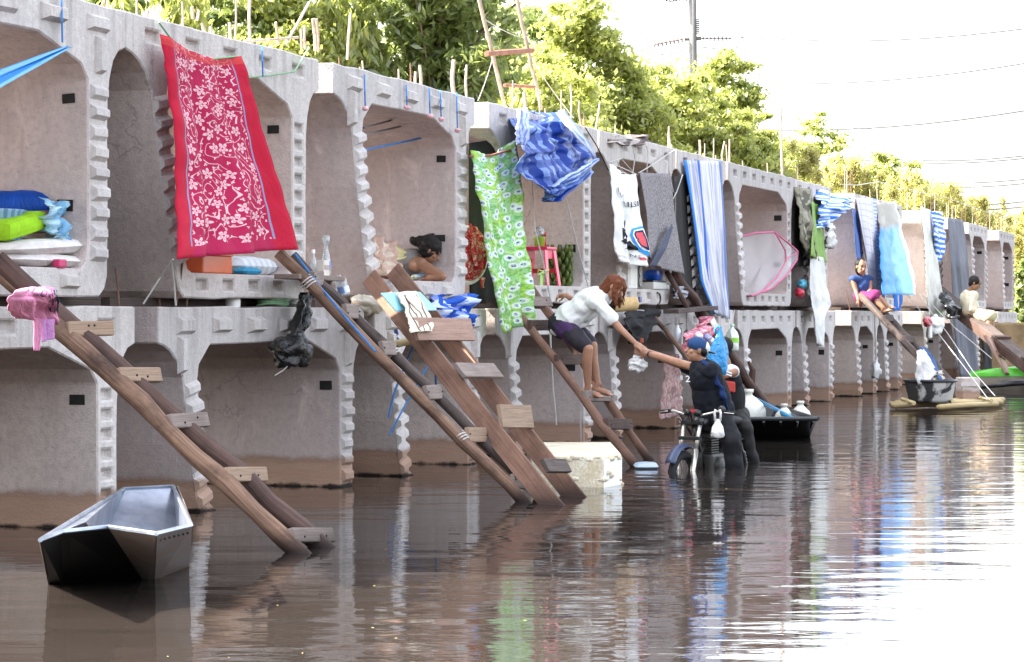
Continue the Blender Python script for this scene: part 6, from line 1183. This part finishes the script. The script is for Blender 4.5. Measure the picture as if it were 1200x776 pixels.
def folds_fn(amp, sc, seed=0):
    def f(co):
        for i in range(len(co)):
            v = Vector(co[i]) * sc; a = noise.noise(v + Vector((seed, 0, 0))) + .5 * noise.noise(v * 2.2); co[i] = co[i] + np.array((noise.noise(v + Vector((3, 1, 7))), noise.noise(v + Vector((9, 5, 2))), .4 * a)) * amp
        return co
    return f
def skin_mat(name, c):
    k = NT(name); n_ = k.noise(k.obj(), 9, 4); cc = k.mix(k.ramp(n_, .3, .7), tuple(x * .85 for x in c), tuple(x * 1.12 for x in c)); k.set(k.b.inputs['Subsurface Weight'], .12); k.set(k.b.inputs['Subsurface Radius'], (.02, .008, .005)); k.bump(k.noise(k.obj(), 120, 2), .1, .003); return k.done(cc, .5, spec=.35)
SKIN = skin_mat('skin_tan', (.34, .175, .11)); SKIN2 = skin_mat('skin_brown', (.25, .125, .075))
def hair_mat(name, c):
    k = NT(name); n_ = k.noise(k.scale(k.obj(), (60, 60, 12)), 1, 3); return k.done(k.mix(n_, tuple(x * .6 for x in c), tuple(x * 1.4 for x in c)), .65, spec=.2)
HAIRB = hair_mat('black_hair', (.012, .010, .010)); HAIRR = hair_mat('auburn_hair', (.12, .036, .014))
def hand(mb, wrist, dirv, palm_n, s=1.0, curl=.5, thumb_side=1):
    """palm, four fingers of unequal length and a thumb that leaves the side of the palm"""
    d = dirv.normalized(); n_ = (palm_n - d * palm_n.dot(d)).normalized(); x = d.cross(n_).normalized() * thumb_side
    pc = wrist + d * .045 * s; mb.ell(pc, d * .052 * s, x * .042 * s, n_ * .017 * s, 12, 8); cap(mb, wrist, .024 * s, wrist + d * .03 * s, .026 * s)
    for i, (off, L) in enumerate(((.031, .070), (.011, .080), (-.010, .074), (-.030, .058))):
        p0 = wrist + (d * .085 + x * off) * s; c1 = curl * (.6 + .15 * i); d1 = d * math.cos(c1) + n_ * math.sin(c1); p1 = p0 + d1 * L * .5 * s; c2 = c1 + curl * .9; d2 = d * math.cos(c2) + n_ * math.sin(c2); p2 = p1 + d2 * L * .5 * s
        chain(mb, [p0 - d * .02 * s, p0, p1, p2], [.010 * s, .0095 * s, .0088 * s, .0072 * s])
    t0 = wrist + (d * .03 + x * .032) * s; t1 = t0 + (d * .6 + x * .62 + n_ * .35).normalized() * .038 * s; t2 = t1 + (d * .85 + x * .1 + n_ * .45).normalized() * .034 * s; chain(mb, [t0 - x * .01 * s, t0, t1, t2], [.014 * s, .0125 * s, .011 * s, .008 * s])
def head(mb, c, f, u, s=1.0):
    f = f.normalized(); u = (u - f * u.dot(f)).normalized(); r_ = f.cross(u)
    mb.ell(c + u * .025 * s - f * .008 * s, r_ * .076 * s, f * .096 * s, u * .092 * s, 18, 14); mb.ell(c - u * .045 * s + f * .022 * s, r_ * .056 * s, f * .068 * s, u * .068 * s, 16, 12)
    cap(mb, c - u * .088 * s + f * .052 * s, .026 * s, c - u * .085 * s + f * .045 * s, .028 * s); cap(mb, c + u * .012 * s + f * .082 * s, .009 * s, c - u * .028 * s + f * .102 * s, .0145 * s); cap(mb, c + u * .032 * s + f * .078 * s + r_ * .035 * s, .010 * s, c + u * .032 * s + f * .078 * s - r_ * .035 * s, .010 * s)
    cap(mb, c - u * .054 * s + f * .088 * s + r_ * .016 * s, .0085 * s, c - u * .054 * s + f * .088 * s - r_ * .016 * s, .0085 * s)
    for q in (-1, 1): mb.ell(c + r_ * .077 * s * q - f * .005 * s - u * .008 * s, r_ * .010 * s, f * .018 * s, u * .030 * s, 8, 6); mb.ell(c + r_ * .038 * s * q + f * .060 * s - u * .022 * s, r_ * .02 * s, f * .022 * s, u * .02 * s, 8, 6)
    return r_
def face_bits(parent, c, f, u, s=1.0, mouth=(.26, .09, .075)):
    f = f.normalized(); u = (u - f * u.dot(f)).normalized(); r_ = f.cross(u); em = simple('eye_dark', (.012, .009, .008), .2, .1); 
    for q in (-1, 1):
        obj('eye', MB().ell(c + r_ * .033 * s * q + f * .082 * s + u * .012 * s, r_ * .013 * s, f * .008 * s, u * .006 * s, 8, 6), em, parent, True); obj('eyebrow', MB().tube([c + r_ * .018 * s * q + f * .091 * s + u * .033 * s, c + r_ * .036 * s * q + f * .088 * s + u * .039 * s, c + r_ * .054 * s * q + f * .072 * s + u * .033 * s], .0028 * s, 5), em, parent)
    obj('mouth', MB().ell(c - u * .055 * s + f * .092 * s, r_ * .022 * s, f * .006 * s, u * .006 * s, 10, 6), simple('lips', mouth, .5, .1), parent, True)
def two_bone(a, c, la, lb, bend):
    """middle joint of a limb from a to c whose bones are la and lb long, bent towards `bend`"""
    d = c - a; L = min(d.length, (la + lb) * .999); e = d.normalized(); x = (la * la - lb * lb + L * L) / (2 * L); h = math.sqrt(max(0, la * la - x * x)); b = (bend - e * bend.dot(e)).normalized(); return a + e * x + b * h
def foot(mb, ankle, dirv, s=1.0):
    d = dirv.normalized(); h = ankle - up * .065 * s; cap(mb, ankle, .036 * s, h - d * .03 * s, .034 * s); cap(mb, h - d * .035 * s, .030 * s, h + d * .11 * s - up * .008 * s, .032 * s); x = d.cross(up).normalized()
    for i, o_ in enumerate((-.028, -.012, .003, .017, .030)): L = (.055, .048, .043, .038, .030)[i]; cap(mb, h + d * .11 * s + x * o_ * s - up * .012 * s, .013 * s, h + d * (.11 + L) * s + x * o_ * 1.1 * s - up * .02 * s, (.012 if i == 0 else .009) * s)

def strands(parent, mat, roots, ends, n=90, r_=.0032, jit=.02):
    mb = MB()
    for i in range(n):
        a, b_ = random.choice(roots); k_ = random.random(); p = lerp(a, b_, k_) + Vector((random.gauss(0, jit), random.gauss(0, jit), random.gauss(0, jit))); c_, d_ = random.choice(ends); q = lerp(c_, d_, random.random()) + Vector((random.gauss(0, jit), random.gauss(0, jit), random.gauss(0, jit * 1.6))); m = (p + q) / 2 + (((p + q) / 2) - parent['hc']).normalized() * .025 if False else (p + q) / 2 + Vector((random.gauss(0, jit), random.gauss(0, jit), random.gauss(0, jit)))
        mb.tube([p, lerp(p, m, .6) + Vector((0, 0, .008)), m, q], [r_, r_, r_, r_ * .4], 4)
    o = obj('hair_strands', mb, mat, parent, True); o['kind'] = 'stuff'; return o
# --- woman in the white T-shirt on the ladder
def woman_white():
    A = rail_pt(L4[1][0], L4[1][1], 467); B = rail_pt(L4[2][0], L4[2][1], 467); rung = (A + B) / 2; d = rung.y
    t = thing('person', rung, 'woman in a white T-shirt and dark purple shorts leaning down from the plank ladder', 'person')
    hip = px(660, 380, d + .10); chest = px(690, 356, d - .02); neck = px(710, 345, d - .08); hc = px(720, 337, d - .12); f = Vector((.80, -.30, -.52)).normalized(); u = Vector((.55, 0, .83)).normalized(); s = 1.06
    toc = (chest - hip).normalized(); side = Vector((.25, 1, 0)).normalized()     # towards her left is away from the camera
    mb = MB(); r_ = head(mb, hc, f, u, s); chain(mb, [hc - u * .05 - f * .01, neck, chest], [.05, .05, .07])
    mb.ell(lerp(hip, chest, .45), toc * .26, side * .145, toc.cross(side) * .09); mb.ell(chest + toc * .03, toc * .16, side * .155, toc.cross(side) * .10); mb.ell(hip, toc * .13, side * .155, toc.cross(side) * .115)
    shR = neck - toc * .075 - side * .155 + Vector((.0, 0, -.03)); shL = neck - toc * .075 + side * .15
    handR = px(744, 402, d - .42); handL = px(742, 403, d - .36)
    elR = px(727, 386, d - .33); chain(mb, [shR, elR, handR], [.050, .038, .026]); hand(mb, handR, Vector((.75, -.25, -.6)), Vector((-.2, .6, -.75)), 1.0, .75, 1)
    elL = px(640, 352, d + .35); hL = px(628, 352, d + .2); elL2 = px(672, 352, d + .22); chain(mb, [shL, elL2, px(664, 346, d + .05)], [.048, .036, .026]); hand(mb, px(664, 346, d + .05), Vector((-1, 0, -.1)), Vector((0, -.5, -.9)), .95, .9, -1)
    hips = {}
    for k_, (hp, kn, an, fd) in {'near': (hip - side * .085, px(689, 409, d - .28), px(689, 453, d - .20), Vector((.85, -.45, -.12))), 'far': (hip + side * .085, px(694, 405, d - .10), px(700, 449, d - .08), Vector((.95, -.2, -.25)))}.items():
        chain(mb, [hp, lerp(hp, kn, .5), kn, lerp(kn, an, .3) + Vector((-.012, 0, 0)), an], [.088, .078, .054, .053, .034]); foot(mb, an, fd, 1.0); hips[k_] = (hp, kn)
    remesh('body', mb, SKIN, t, .006, 3); face_bits(t, hc, f, u, s)
    sh = MB(); sh.ell(lerp(hip, chest, .30), toc * .28, side * .21, toc.cross(side) * .165); sh.ell(lerp(hip, chest, .8), toc * .24, side * .20, toc.cross(side) * .155); sh.ell(chest + toc * .05, toc * .17, side * .20, toc.cross(side) * .145); cap(sh, shL - toc * .02, .075, shR - toc * .02, .078); cap(sh, shR, .075, lerp(shR, elR, .62), .073); cap(sh, shL, .07, lerp(shL, elL2, .55), .07); cap(sh, neck - toc * .14, .12, neck - toc * .035, .095); cap(sh, shL - toc * .01, .092, shR - toc * .01, .092); cap(sh, shL - toc * .02, .08, neck - toc * .03, .07); cap(sh, shR - toc * .02, .08, neck - toc * .03, .07)
    remesh('shirt', sh, cloth_mat('white_tshirt_cotton', (.80, .80, .79), .8, .05), t, .008, 2, disp=folds_fn(.020, 11, 1))
    so = MB(); so.ell(hip - toc * .01, toc * .16, side * .185, toc.cross(side) * .15)
    for k_ in hips: hp, kn = hips[k_]; chain(so, [hp, lerp(hp, kn, .5), lerp(hp, kn, .86)], [.115, .105, .088])
    k = NT('purple_shorts'); n_ = k.noise(k.obj(), 5, 2); sm_ = k.done(k.mix(k.ramp(n_, .54, .60), (.014, .010, .018), (.05, .014, .085)), .75); remesh('shorts', so, sm_, t, .009, 3, disp=folds_fn(.014, 10, 4))
    hr = MB(); hr.ell(hc + u * .035 - f * .02, r_ * .092, f * .110, u * .095, 16, 12); hr.ell(hc - f * .05 - u * .03, r_ * .078, f * .055, u * .10, 14, 10)
    for q in (-1, 1): chain(hr, [hc + u * .05 + r_ * .07 * q + f * .02, hc + r_ * .085 * q + f * .02 - up * .05, hc + r_ * .075 * q + f * .045 - up * .16], [.036, .032, .014])
    chain(hr, [hc + u * .09 + f * .03, hc + u * .05 + f * .085, hc + f * .10 - r_ * .06 - up * .02], [.04, .032, .016]); chain(hr, [hc - f * .08, hc - f * .09 - u * .08, hc - f * .06 - u * .15], [.05, .045, .02])
    remesh('hair', hr, HAIRR, t, .007, 2, disp=folds_fn(.008, 30, 2)); strands(t, HAIRR, [(hc + u * .10 + f * .05, hc + u * .11 - f * .05), (hc + u * .07 - f * .09, hc - f * .11)], [(hc + r_ * .09 + f * .06 - up * .16, hc + r_ * .08 - up * .17), (hc - r_ * .09 + f * .06 - up * .15, hc - r_ * .08 - up * .16), (hc - f * .08 - u * .17, hc - f * .11 - u * .10), (hc + f * .12 - up * .08, hc + f * .10 - r_ * .05 - up * .12)], 170, .0026, .010)
    return handR
WH = woman_white()
# --- rider
def rider():
    d = 23.3; hd = WH.y + .02; t = thing('person', px(850, 548, d), 'man in a dark navy T-shirt and backward cap reaching up from the motorcycle', 'person')
    hip = px(839, 484, d + .1); chest = px(828, 446, d - .02); neck = px(822, 425, d - .06); hc = px(817, 410, d - .08); f = Vector((-.97, -.16, .14)).normalized(); u = Vector((-.02, 0, 1)); s = 1.06
    toc = (neck - hip).normalized(); side = Vector((.28, -1, 0)).normalized()     # his left, towards the camera
    mb = MB(); r_ = head(mb, hc, f, u, s); chain(mb, [hc - u * .06 - f * .015, neck, chest], [.055, .06, .08]); fw = side.cross(toc).normalized(); fw = fw if fw.x < 0 else -fw
    mb.ell(lerp(hip, chest, .5), toc * .26, side * .16, fw * .11); mb.ell(chest + toc * .04, toc * .17, side * .185, fw * .125); mb.ell(hip, toc * .12, side * .165, fw * .13)
    shL = neck - toc * .075 + side * .185; shR = neck - toc * .075 - side * .175
    wrL = px(760, 415, hd - .03); wrR = px(758, 412, hd + .16); elL = two_bone(shL, wrL, .32, .30, Vector((0, -.1, -1))); elR = two_bone(shR, wrR, .29, .27, Vector((0, .3, -1)))
    chain(mb, [shL, lerp(shL, elL, .5), elL, lerp(elL, wrL, .35), wrL], [.058, .052, .043, .043, .029]); chain(mb, [shR, lerp(shR, elR, .5), elR, lerp(elR, wrR, .35), wrR], [.058, .052, .043, .043, .029])
    hand(mb, wrL, Vector((-.9, 0, .25)), Vector((.1, .8, .2)), 1.05, .7, 1); hand(mb, wrR, Vector((-.85, -.1, .45)), Vector((.1, -.8, .3)), 1.05, .5, -1)
    legs = []
    for q, kn, an in ((1, px(857, 516, d - .26), px(864, 568, d - .22)), (-1, px(836, 516, d + .28), px(846, 560, d + .35))):
        hp = hip + side * .09 * q; chain(mb, [hp, kn, an], [.09, .062, .045]); foot(mb, an, Vector((-.8, -.5, 0))); legs.append((hp, kn, an))
    remesh('body', mb, SKIN, t, .006, 3); face_bits(t, hc, f, u, s)
    sh = MB(); sh.ell(lerp(hip, chest, .45), toc * .32, side * .20, fw * .19); sh.ell(chest + toc * .03, toc * .2, side * .22, fw * .165); cap(sh, shL, .088, shR, .088); cap(sh, shL, .086, lerp(shL, elL, .62), .08); cap(sh, shR, .084, lerp(shR, elR, .6), .078); cap(sh, neck - toc * .08, .09, neck - toc * .02, .068); sh.ell(hip, toc * .14, side * .20, fw * .20)
    shm = cloth_mat('navy_black_cotton', (.013, .015, .022), .85); remesh('shirt', sh, shm, t, .008, 2, disp=folds_fn(.015, 12, 5))
    # white figure printed on the sleeve side of the shirt, and the blue scarf down his back
    V, fs = text_polys('2', 0, 0, 1, 1); c = px(806, 444, d - .30); mb2 = MB().add([c + Vector(((x - .5) * .045, 0, (.5 - y) * .06)) for x, y in V], fs); 
    sc = MB(); chain(sc, [px(824, 424, d - .22), px(833, 432, d - .24), px(843, 452, d - .20), px(851, 470, d - .14), px(854, 482, d - .10)], [.03, .03, .026, .022, .018]); remesh('scarf', sc, cloth_mat('blue_scarf', (.014, .035, .12)), t, .009, 2, disp=folds_fn(.03, 14, 8))
    obj('shirt_print', mb2, whitep, t, recalc=False)
    tr = MB()
    for hp, kn, an in legs: chain(tr, [hp, kn, an], [.115, .095, .078])
    tr.ell(hip - toc * .02, toc * .12, side * .19, fw * .16); remesh('trousers', tr, cloth_mat('black_trousers', (.016, .016, .019), .8), t, .009, 2, disp=folds_fn(.022, 10, 3))
    cp = MB(); cp.ell(hc + u * .040 - f * .012, r_ * .092, f * .112, u * .088, 18, 12); cm = cloth_mat('navy_cap', (.02, .055, .15), .8); cp2 = MB()
    o = remesh('cap', cp, cm, t, .007, 2, disp=lambda co: co[:] if True else co); 
    wp = MB(); wp.ell(hc + u * .030 - f * .075, r_ * .080, f * .055, u * .072, 14, 10); remesh('cap_back', wp, cloth_mat('white_cap_panel', (.66, .66, .64)), t, .007, 2, label='white and black back of the cap'); 
    br = MB(); br.ell(hc - f * .125 - u * .005, r_ * .07, f * .06, u * .012 + f * .02, 14, 8); obj('brim', br, M['black'], t, True); ch = MB(); chain(ch, [hc - f * .05 - u * .01 + r_ * .07, hc - f * .06 - u * .05], [.035, .03]); chain(ch, [hc - f * .05 - u * .01 - r_ * .07, hc - f * .06 - u * .05], [.035, .03]); remesh('hair', ch, HAIRB, t, .007, 2)
    wt = wrL - (wrL - elL).normalized() * .025; ax = (wrL - elL).normalized(); obj('wristwatch', MB().lathe(wt - ax * .012, ax, [(.030, 0), (.034, .004), (.034, .022), (.030, .026)], 14), M['black'], t, True)
    b = MB(); o2 = px(752, 402, hd + .04); obj('finger_cloth', MB().tube([o2, o2 + Vector((0, 0, .05))], .018, 7), simple('dark_red_wrap', (.25, .06, .03), .7), t)
    return d, hd, neck
RD, HD, RN = rider()
def handed_bag():
    m = NT('white_food_bag'); n_ = m.noise(m.obj(), 18, 4, .6, .8); m.bump(n_, .9, .03); mm = m.done(m.mix(n_, (.60, .59, .58), (.84, .83, .82)), .3, spec=.5); d = HD + .03; c = px(747, 427, d)
    t = thing('white_bag', px(747, 409, d), 'white plastic bag of food passed between the hands of the woman and the rider', 'plastic bag'); obj('bag_body', lumpy(MB(), c, Vector((.085, 0, 0)), Vector((0, .07, 0)), up * .075, .7, 24, 18), mm, t, True); r_ = d / F
    obj('neck', MB().tube([c + up * .06, px(748, 415, d), px(748, 408, d), px(747, 403, d)], [.05, .024, .018, .022], 10, wob=.2), mm, t, True); obj('corner', lumpy(MB(), c + Vector((.05, -.02, -.02)), Vector((.035, 0, 0)), Vector((0, .03, 0)), up * .05, .6, 12, 8), mm, t, True)
handed_bag()
# --- pillion passenger mostly hidden behind the blue bag
def passenger():
    d = 24.45; t = thing('person', px(872, 545, d), 'passenger in a black and red vest sitting behind the rider, hidden by the blue bag', 'person')
    hip = px(862, 488, d); chest = px(853, 452, d); neck = px(850, 424, d); hc = px(846, 408, d); f = Vector((-.9, -.3, 0)).normalized(); u = up; toc = up; side = Vector((.28, -1, 0)).normalized(); fw = Vector((-1, -.28, 0)).normalized(); mb = MB(); r_ = head(mb, hc, f, u); chain(mb, [hc - u * .06, neck, chest], [.05, .055, .08]); mb.ell(lerp(hip, chest, .5), toc * .25, side * .15, fw * .11); mb.ell(chest, toc * .17, side * .17, fw * .115)
    sh = neck - up * .09 + side * .17; el = px(861, 436, d - .26); wr = px(848, 441, d - .40); chain(mb, [sh, el, wr], [.052, .042, .03]); hand(mb, wr, Vector((-.8, -.2, -.4)), Vector((0, .8, -.4)), 1, .6, 1)
    sh2 = neck - up * .09 - side * .17; chain(mb, [sh2, px(846, 455, d + .3), px(840, 468, d + .1)], [.05, .04, .03]); hand(mb, px(840, 468, d + .1), Vector((-1, 0, -.2)), Vector((0, -.8, -.3)), 1, .6, -1)
    kn, an = px(872, 502, d - .42), px(884, 552, d - .30); hp = hip + side * .09; chain(mb, [hp, kn, an], [.085, .06, .045]); foot(mb, an, Vector((-.7, -.7, 0))); hp2 = hip - side * .09; kn2, an2 = px(852, 512, d + .3), px(858, 560, d + .3); chain(mb, [hp2, kn2, an2], [.085, .06, .045]); foot(mb, an2, Vector((-.9, -.2, 0)))
    remesh('body', mb, SKIN2, t, .007, 3); face_bits(t, hc, f, u)
    v = MB(); v.ell(lerp(hip, chest, .5), toc * .26, side * .175, fw * .14); v.ell(chest + up * .03, toc * .19, side * .19, fw * .14); remesh('vest', v, cloth_mat('black_vest', (.014, .014, .017)), t, .010, 3, disp=folds_fn(.012, 9, 2))
    p = MB(); a, b_ = px(846, 449, d - .40), px(860, 457, d - .34); obj('red_panel', MB().box((a + b_) / 2, Vector((.07, .03, -.01)), Vector((-.01, .03, 0)), up * .055), plastic('red_panel_cloth', (.42, .03, .02), .7), t, bevel=.015)
    for z in (436, 439): obj('white_trim', MB().tube([px(841, z + 1, d - .40), px(849, z - 1, d - .42), px(857, z + 2, d - .36)], .010, 6), whitep, t, True)
    wsl = cloth_mat('white_sleeve', (.60, .66, .70)); sl = MB(); cap(sl, sh, .07, lerp(sh, el, .6), .066); remesh('sleeve', sl, wsl, t, .010, 3); sl = MB(); cap(sl, sh2, .07, lerp(sh2, px(846, 455, d + .3), .6), .066); remesh('sleeve', sl, wsl, t, .010, 3)
    tr = MB(); chain(tr, [hp, kn, an], [.10, .085, .07]); chain(tr, [hp2, kn2, an2], [.11, .09, .08]); tr.ell(hip, toc * .12, side * .18, fw * .15); remesh('trousers', tr, M['void'], t, .009, 2, disp=folds_fn(.02, 10, 7)); hr = MB(); hr.ell(hc + u * .03 - f * .02, r_ * .088, f * .105, u * .09, 14, 10); remesh('hair', hr, HAIRB, t, .008, 2)
passenger()
# --- woman resting on her arm inside the third segment
def resting_woman():
    Z = FL_U; t = thing('person', on_floor(480, .35), 'woman in a grey top resting on her folded arm on the segment floor', 'person'); d0 = dep(495, .30)
    hc = px(505, 294, d0 - .03); f = Vector((.80, -.10, -.58)).normalized(); u = Vector((.45, -.05, .88)).normalized(); s = 1.04; neck = px(492, 303, d0 + .04); chest = px(480, 309, d0 + .12); hip = px(456, 319, d0 + .36)
    toc = (chest - hip).normalized(); side = toc.cross(up).normalized(); fw = side.cross(toc).normalized()
    mb = MB(); r_ = head(mb, hc, f, u, s); chain(mb, [hc - u * .05 - f * .02, neck, chest], [.05, .05, .08]); mb.ell(chest, toc * .16, side * .15, fw * .085); mb.ell(lerp(hip, chest, .5), toc * .24, side * .14, fw * .085); mb.ell(hip, toc * .14, side * .16, fw * .10)
    sh = px(493, 310, d0 - .12); el = px(518, 324, d0 - .22); wr = px(499, 327, d0 - .16); chain(mb, [sh, lerp(sh, el, .5), el], [.058, .054, .045]); chain(mb, [el, lerp(el, wr, .4), wr], [.045, .042, .028]); hand(mb, wr, Vector((-.9, .3, 0)), Vector((0, 0, -1)), 1, .4, 1); cap(mb, chest, .08, sh, .07)
    sh2 = px(498, 308, d0 + .18); el2 = px(517, 321, d0 + .12); wr2 = px(505, 325, d0 - .04); chain(mb, [sh2, el2, wr2], [.05, .04, .028]); hand(mb, wr2, Vector((-.8, -.4, 0)), Vector((0, 0, -1)), 1, .4, -1)
    for q in (-1, 1): hp = hip + side * .08 * q; kn = px(440 + 2 * q, 322, d0 + .75 + .1 * q); an = kn + nv * .38 + rv * .1; kn.z = max(kn.z, Z + .07); an.z = Z + .06; chain(mb, [hp, kn, an], [.085, .06, .04]); foot(mb, an + up * .03, nv)
    remesh('body', mb, SKIN2, t, .007, 3); face_bits(t, hc, f, u, s)
    tp = MB(); tp.ell(lerp(hip, chest, .68), toc * .28, side * .185, fw * .135); tp.ell(chest + fw * .02, toc * .19, side * .19, fw * .125); cap(tp, chest, .12, neck - toc * .06, .088); cap(tp, chest, .09, lerp(chest, sh2, .8), .07); remesh('top', tp, cloth_mat('grey_top', (.25, .235, .225)), t, .010, 3, disp=folds_fn(.012, 10, 3))
    bl = MB(); bl.ell(lerp(hip, chest, .28), toc * .24, side * .185, fw * .125); chain(bl, [hip, px(446, 324, d0 + .5), px(440, 325, d0 + .9)], [.15, .13, .11]); remesh('brown_wrap', bl, cloth_mat('brown_wrap_cotton', (.15, .075, .06)), t, .011, 3, disp=folds_fn(.03, 10, 6))
    hr = MB(); hr.ell(hc + u * .050 - f * .020, r_ * .100, f * .118, u * .095, 16, 12); hr.ell(hc - f * .035 - u * .02, r_ * .098, f * .085, u * .085, 14, 10); hr.ell(hc - f * .13 + u * .015, r_ * .06, f * .065, u * .06, 12, 10); hr.ell(hc - f * .19 - u * .02, r_ * .042, f * .06, u * .04, 12, 8); remesh('hair', hr, HAIRB, t, .008, 2, disp=folds_fn(.012, 22, 2)); strands(t, HAIRB, [(hc + u * .13 + f * .05, hc + u * .14 - f * .05)], [(hc - f * .14, hc - f * .20 - u * .03), (hc - f * .1 + r_ * .09 - u * .06, hc - f * .12 - r_ * .08 - u * .06)], 110, .0026, .014)
    pl = px(490, 325, d0 - .1); obj('printed_strap', pillow_mesh(pl, rv * .10, nv * .05, up * .03), stripe_mat('strap_print', (.15, .32, .58), (.65, .62, .3), 4, 2, .8), t, True)
resting_woman()
# --- girl in blue with her legs out on the ledge
def girl():
    d = dep(1012, -.12); t = thing('person', at(1022, 362, -.1), 'girl in a dark blue top and purple shorts sitting with her bare legs stretched out', 'person'); k_ = d / F
    hc = px(1009, 313, d - .1); f = Vector((.35, -.9, -.1)).normalized(); u = Vector((.1, 0, 1)); neck = px(1009, 321, d - .02); chest = px(1011, 331, d); hip = px(1013, 348, d + .02); side = Vector((1, .1, 0)).normalized(); fw = Vector((.2, -1, 0)).normalized(); s = 1.15
    mb = MB(); r_ = head(mb, hc, f, u, s); chain(mb, [hc - up * .07, neck, chest], [.05, .05, .07]); mb.ell(lerp(hip, chest, .5), up * .26, side * .15, fw * .1); mb.ell(hip, up * .13, side * .17, fw * .12)
    for q, sh, el, wr in ((1, neck + side * .16 - up * .08, px(1020, 340, d - .1), px(1012, 350, d - .25)), (-1, neck - side * .16 - up * .08, px(1003, 340, d - .1), px(1006, 351, d - .2))): chain(mb, [sh, el, wr], [.05, .04, .03]); hand(mb, wr, Vector((.3, -.3, -.9)), Vector((0, .9, -.2)), 1, .6, q)
    legs = []
    for q, kn, an in ((1, px(1027, 346, d - .42), px(1039, 358, d - .5)), (-1, px(1024, 350, d - .5), px(1035, 361, d - .6))): hp = hip + side * .08 * q; chain(mb, [hp, kn, an], [.09, .065, .042]); foot(mb, an, Vector((.9, -.3, .3)), 1.0); legs.append((hp, kn))
    remesh('body', mb, SKIN, t, .010, 3); face_bits(t, hc, f, u, s)
    tp = MB(); tp.ell(lerp(hip, chest, .55), up * .28, side * .18, fw * .135); cap(tp, neck + side * .14 - up * .1, .08, neck - side * .14 - up * .1, .08); remesh('top', tp, stripe_mat('dark_blue_top', (.012, .03, .10), (.03, .06, .18), 4, 4, .8), t, .014, 3, disp=folds_fn(.02, 8, 1))
    so = MB(); so.ell(hip, up * .14, side * .19, fw * .15); 
    for hp, kn in legs: chain(so, [hp, lerp(hp, kn, .95)], [.125, .11])
    remesh('shorts', so, cloth_mat('purple_cotton', (.16, .02, .085)), t, .014, 3, disp=folds_fn(.02, 8, 2)); hr = MB(); hr.ell(hc + up * .04 - f * .03, r_ * .1, f * .115, up * .1, 14, 10); hr.ell(hc - f * .06 - up * .05, r_ * .09, f * .06, up * .11, 12, 8); remesh('hair', hr, HAIRB, t, .010, 2)
girl()
# --- boy on the sloping board
def boy():
    a, b = FB; P = rail_pt(a, b, 369.5); d = P.y; t = thing('person', P, 'boy in a cream shirt and khaki shorts sitting sideways on the sloping board', 'person'); hip = px(1139, 367, d); chest = px(1135, 351, d); neck = px(1137, 340, d); hc = px(1142.5, 332, d - .05); f = Vector((.82, -.3, -.48)).normalized(); u = Vector((.45, 0, .89)).normalized(); s = 1.25; k_ = d / F
    side = Vector((.25, -1, 0)).normalized(); fw = Vector((1, .25, 0)).normalized(); toc = (chest - hip).normalized(); mb = MB(); r_ = head(mb, hc, f, u, s); chain(mb, [hc - u * .08, neck, chest], [.06, .06, .09]); mb.ell(lerp(hip, chest, .5), toc * .3, side * .18, fw * .12); mb.ell(hip, toc * .15, side * .19, fw * .15)
    legs = []
    for q, sh, el, wr, kn, an in ((1, neck - up * .1 + side * .2, px(1138, 362, d - .25), px(1150, 368, d - .25), px(1160, 372, d - .55), px(1157, 394, d - .65)), (-1, neck - up * .1 - side * .2, px(1140, 361, d + .25), px(1152, 367, d + .2), px(1162, 370, d - .3), px(1162, 391, d - .55))):
        chain(mb, [sh, el, wr], [.06, .05, .036]); hand(mb, wr, Vector((.9, 0, -.3)), Vector((0, 0, -1)), 1.2, .4, q); hp = hip + side * .1 * q; chain(mb, [hp, kn, an], [.11, .075, .05]); foot(mb, an, Vector((.9, -.2, -.2)), 1.1); legs.append((hp, kn))
    remesh('body', mb, SKIN2, t, .011, 3); face_bits(t, hc, f, u, s)
    sm_ = cloth_mat('cream_shirt_cotton', (.56, .52, .40), .85, .08); tp = MB(); tp.ell(lerp(hip, chest, .5), toc * .36, side * .23, fw * .18); cap(tp, neck - up * .11 + side * .18, .10, neck - up * .11 - side * .18, .10); cap(tp, neck - up * .1 + side * .2, .09, px(1138, 362, d - .25), .075); cap(tp, px(1138, 362, d - .25), .075, lerp(px(1138, 362, d - .25), px(1150, 368, d - .25), .75), .06); cap(tp, neck - up * .1 - side * .2, .09, px(1140, 361, d + .25), .075); remesh('shirt', tp, sm_, t, .015, 3, disp=folds_fn(.025, 7, 3))
    so = MB(); so.ell(hip, toc * .16, side * .22, fw * .19)
    for hp, kn in legs: chain(so, [hp, kn], [.145, .115])
    remesh('shorts', so, cloth_mat('khaki_shorts', (.40, .32, .22)), t, .015, 3, disp=folds_fn(.02, 7, 4)); lg = MB(); 
    hr = MB(); hr.ell(hc + u * .04 - f * .025, r_ * .115, f * .13, u * .11, 14, 10); hr.ell(hc - f * .07 - u * .02, r_ * .1, f * .06, u * .09, 12, 8); remesh('hair', hr, HAIRB, t, .011, 2)
boy()
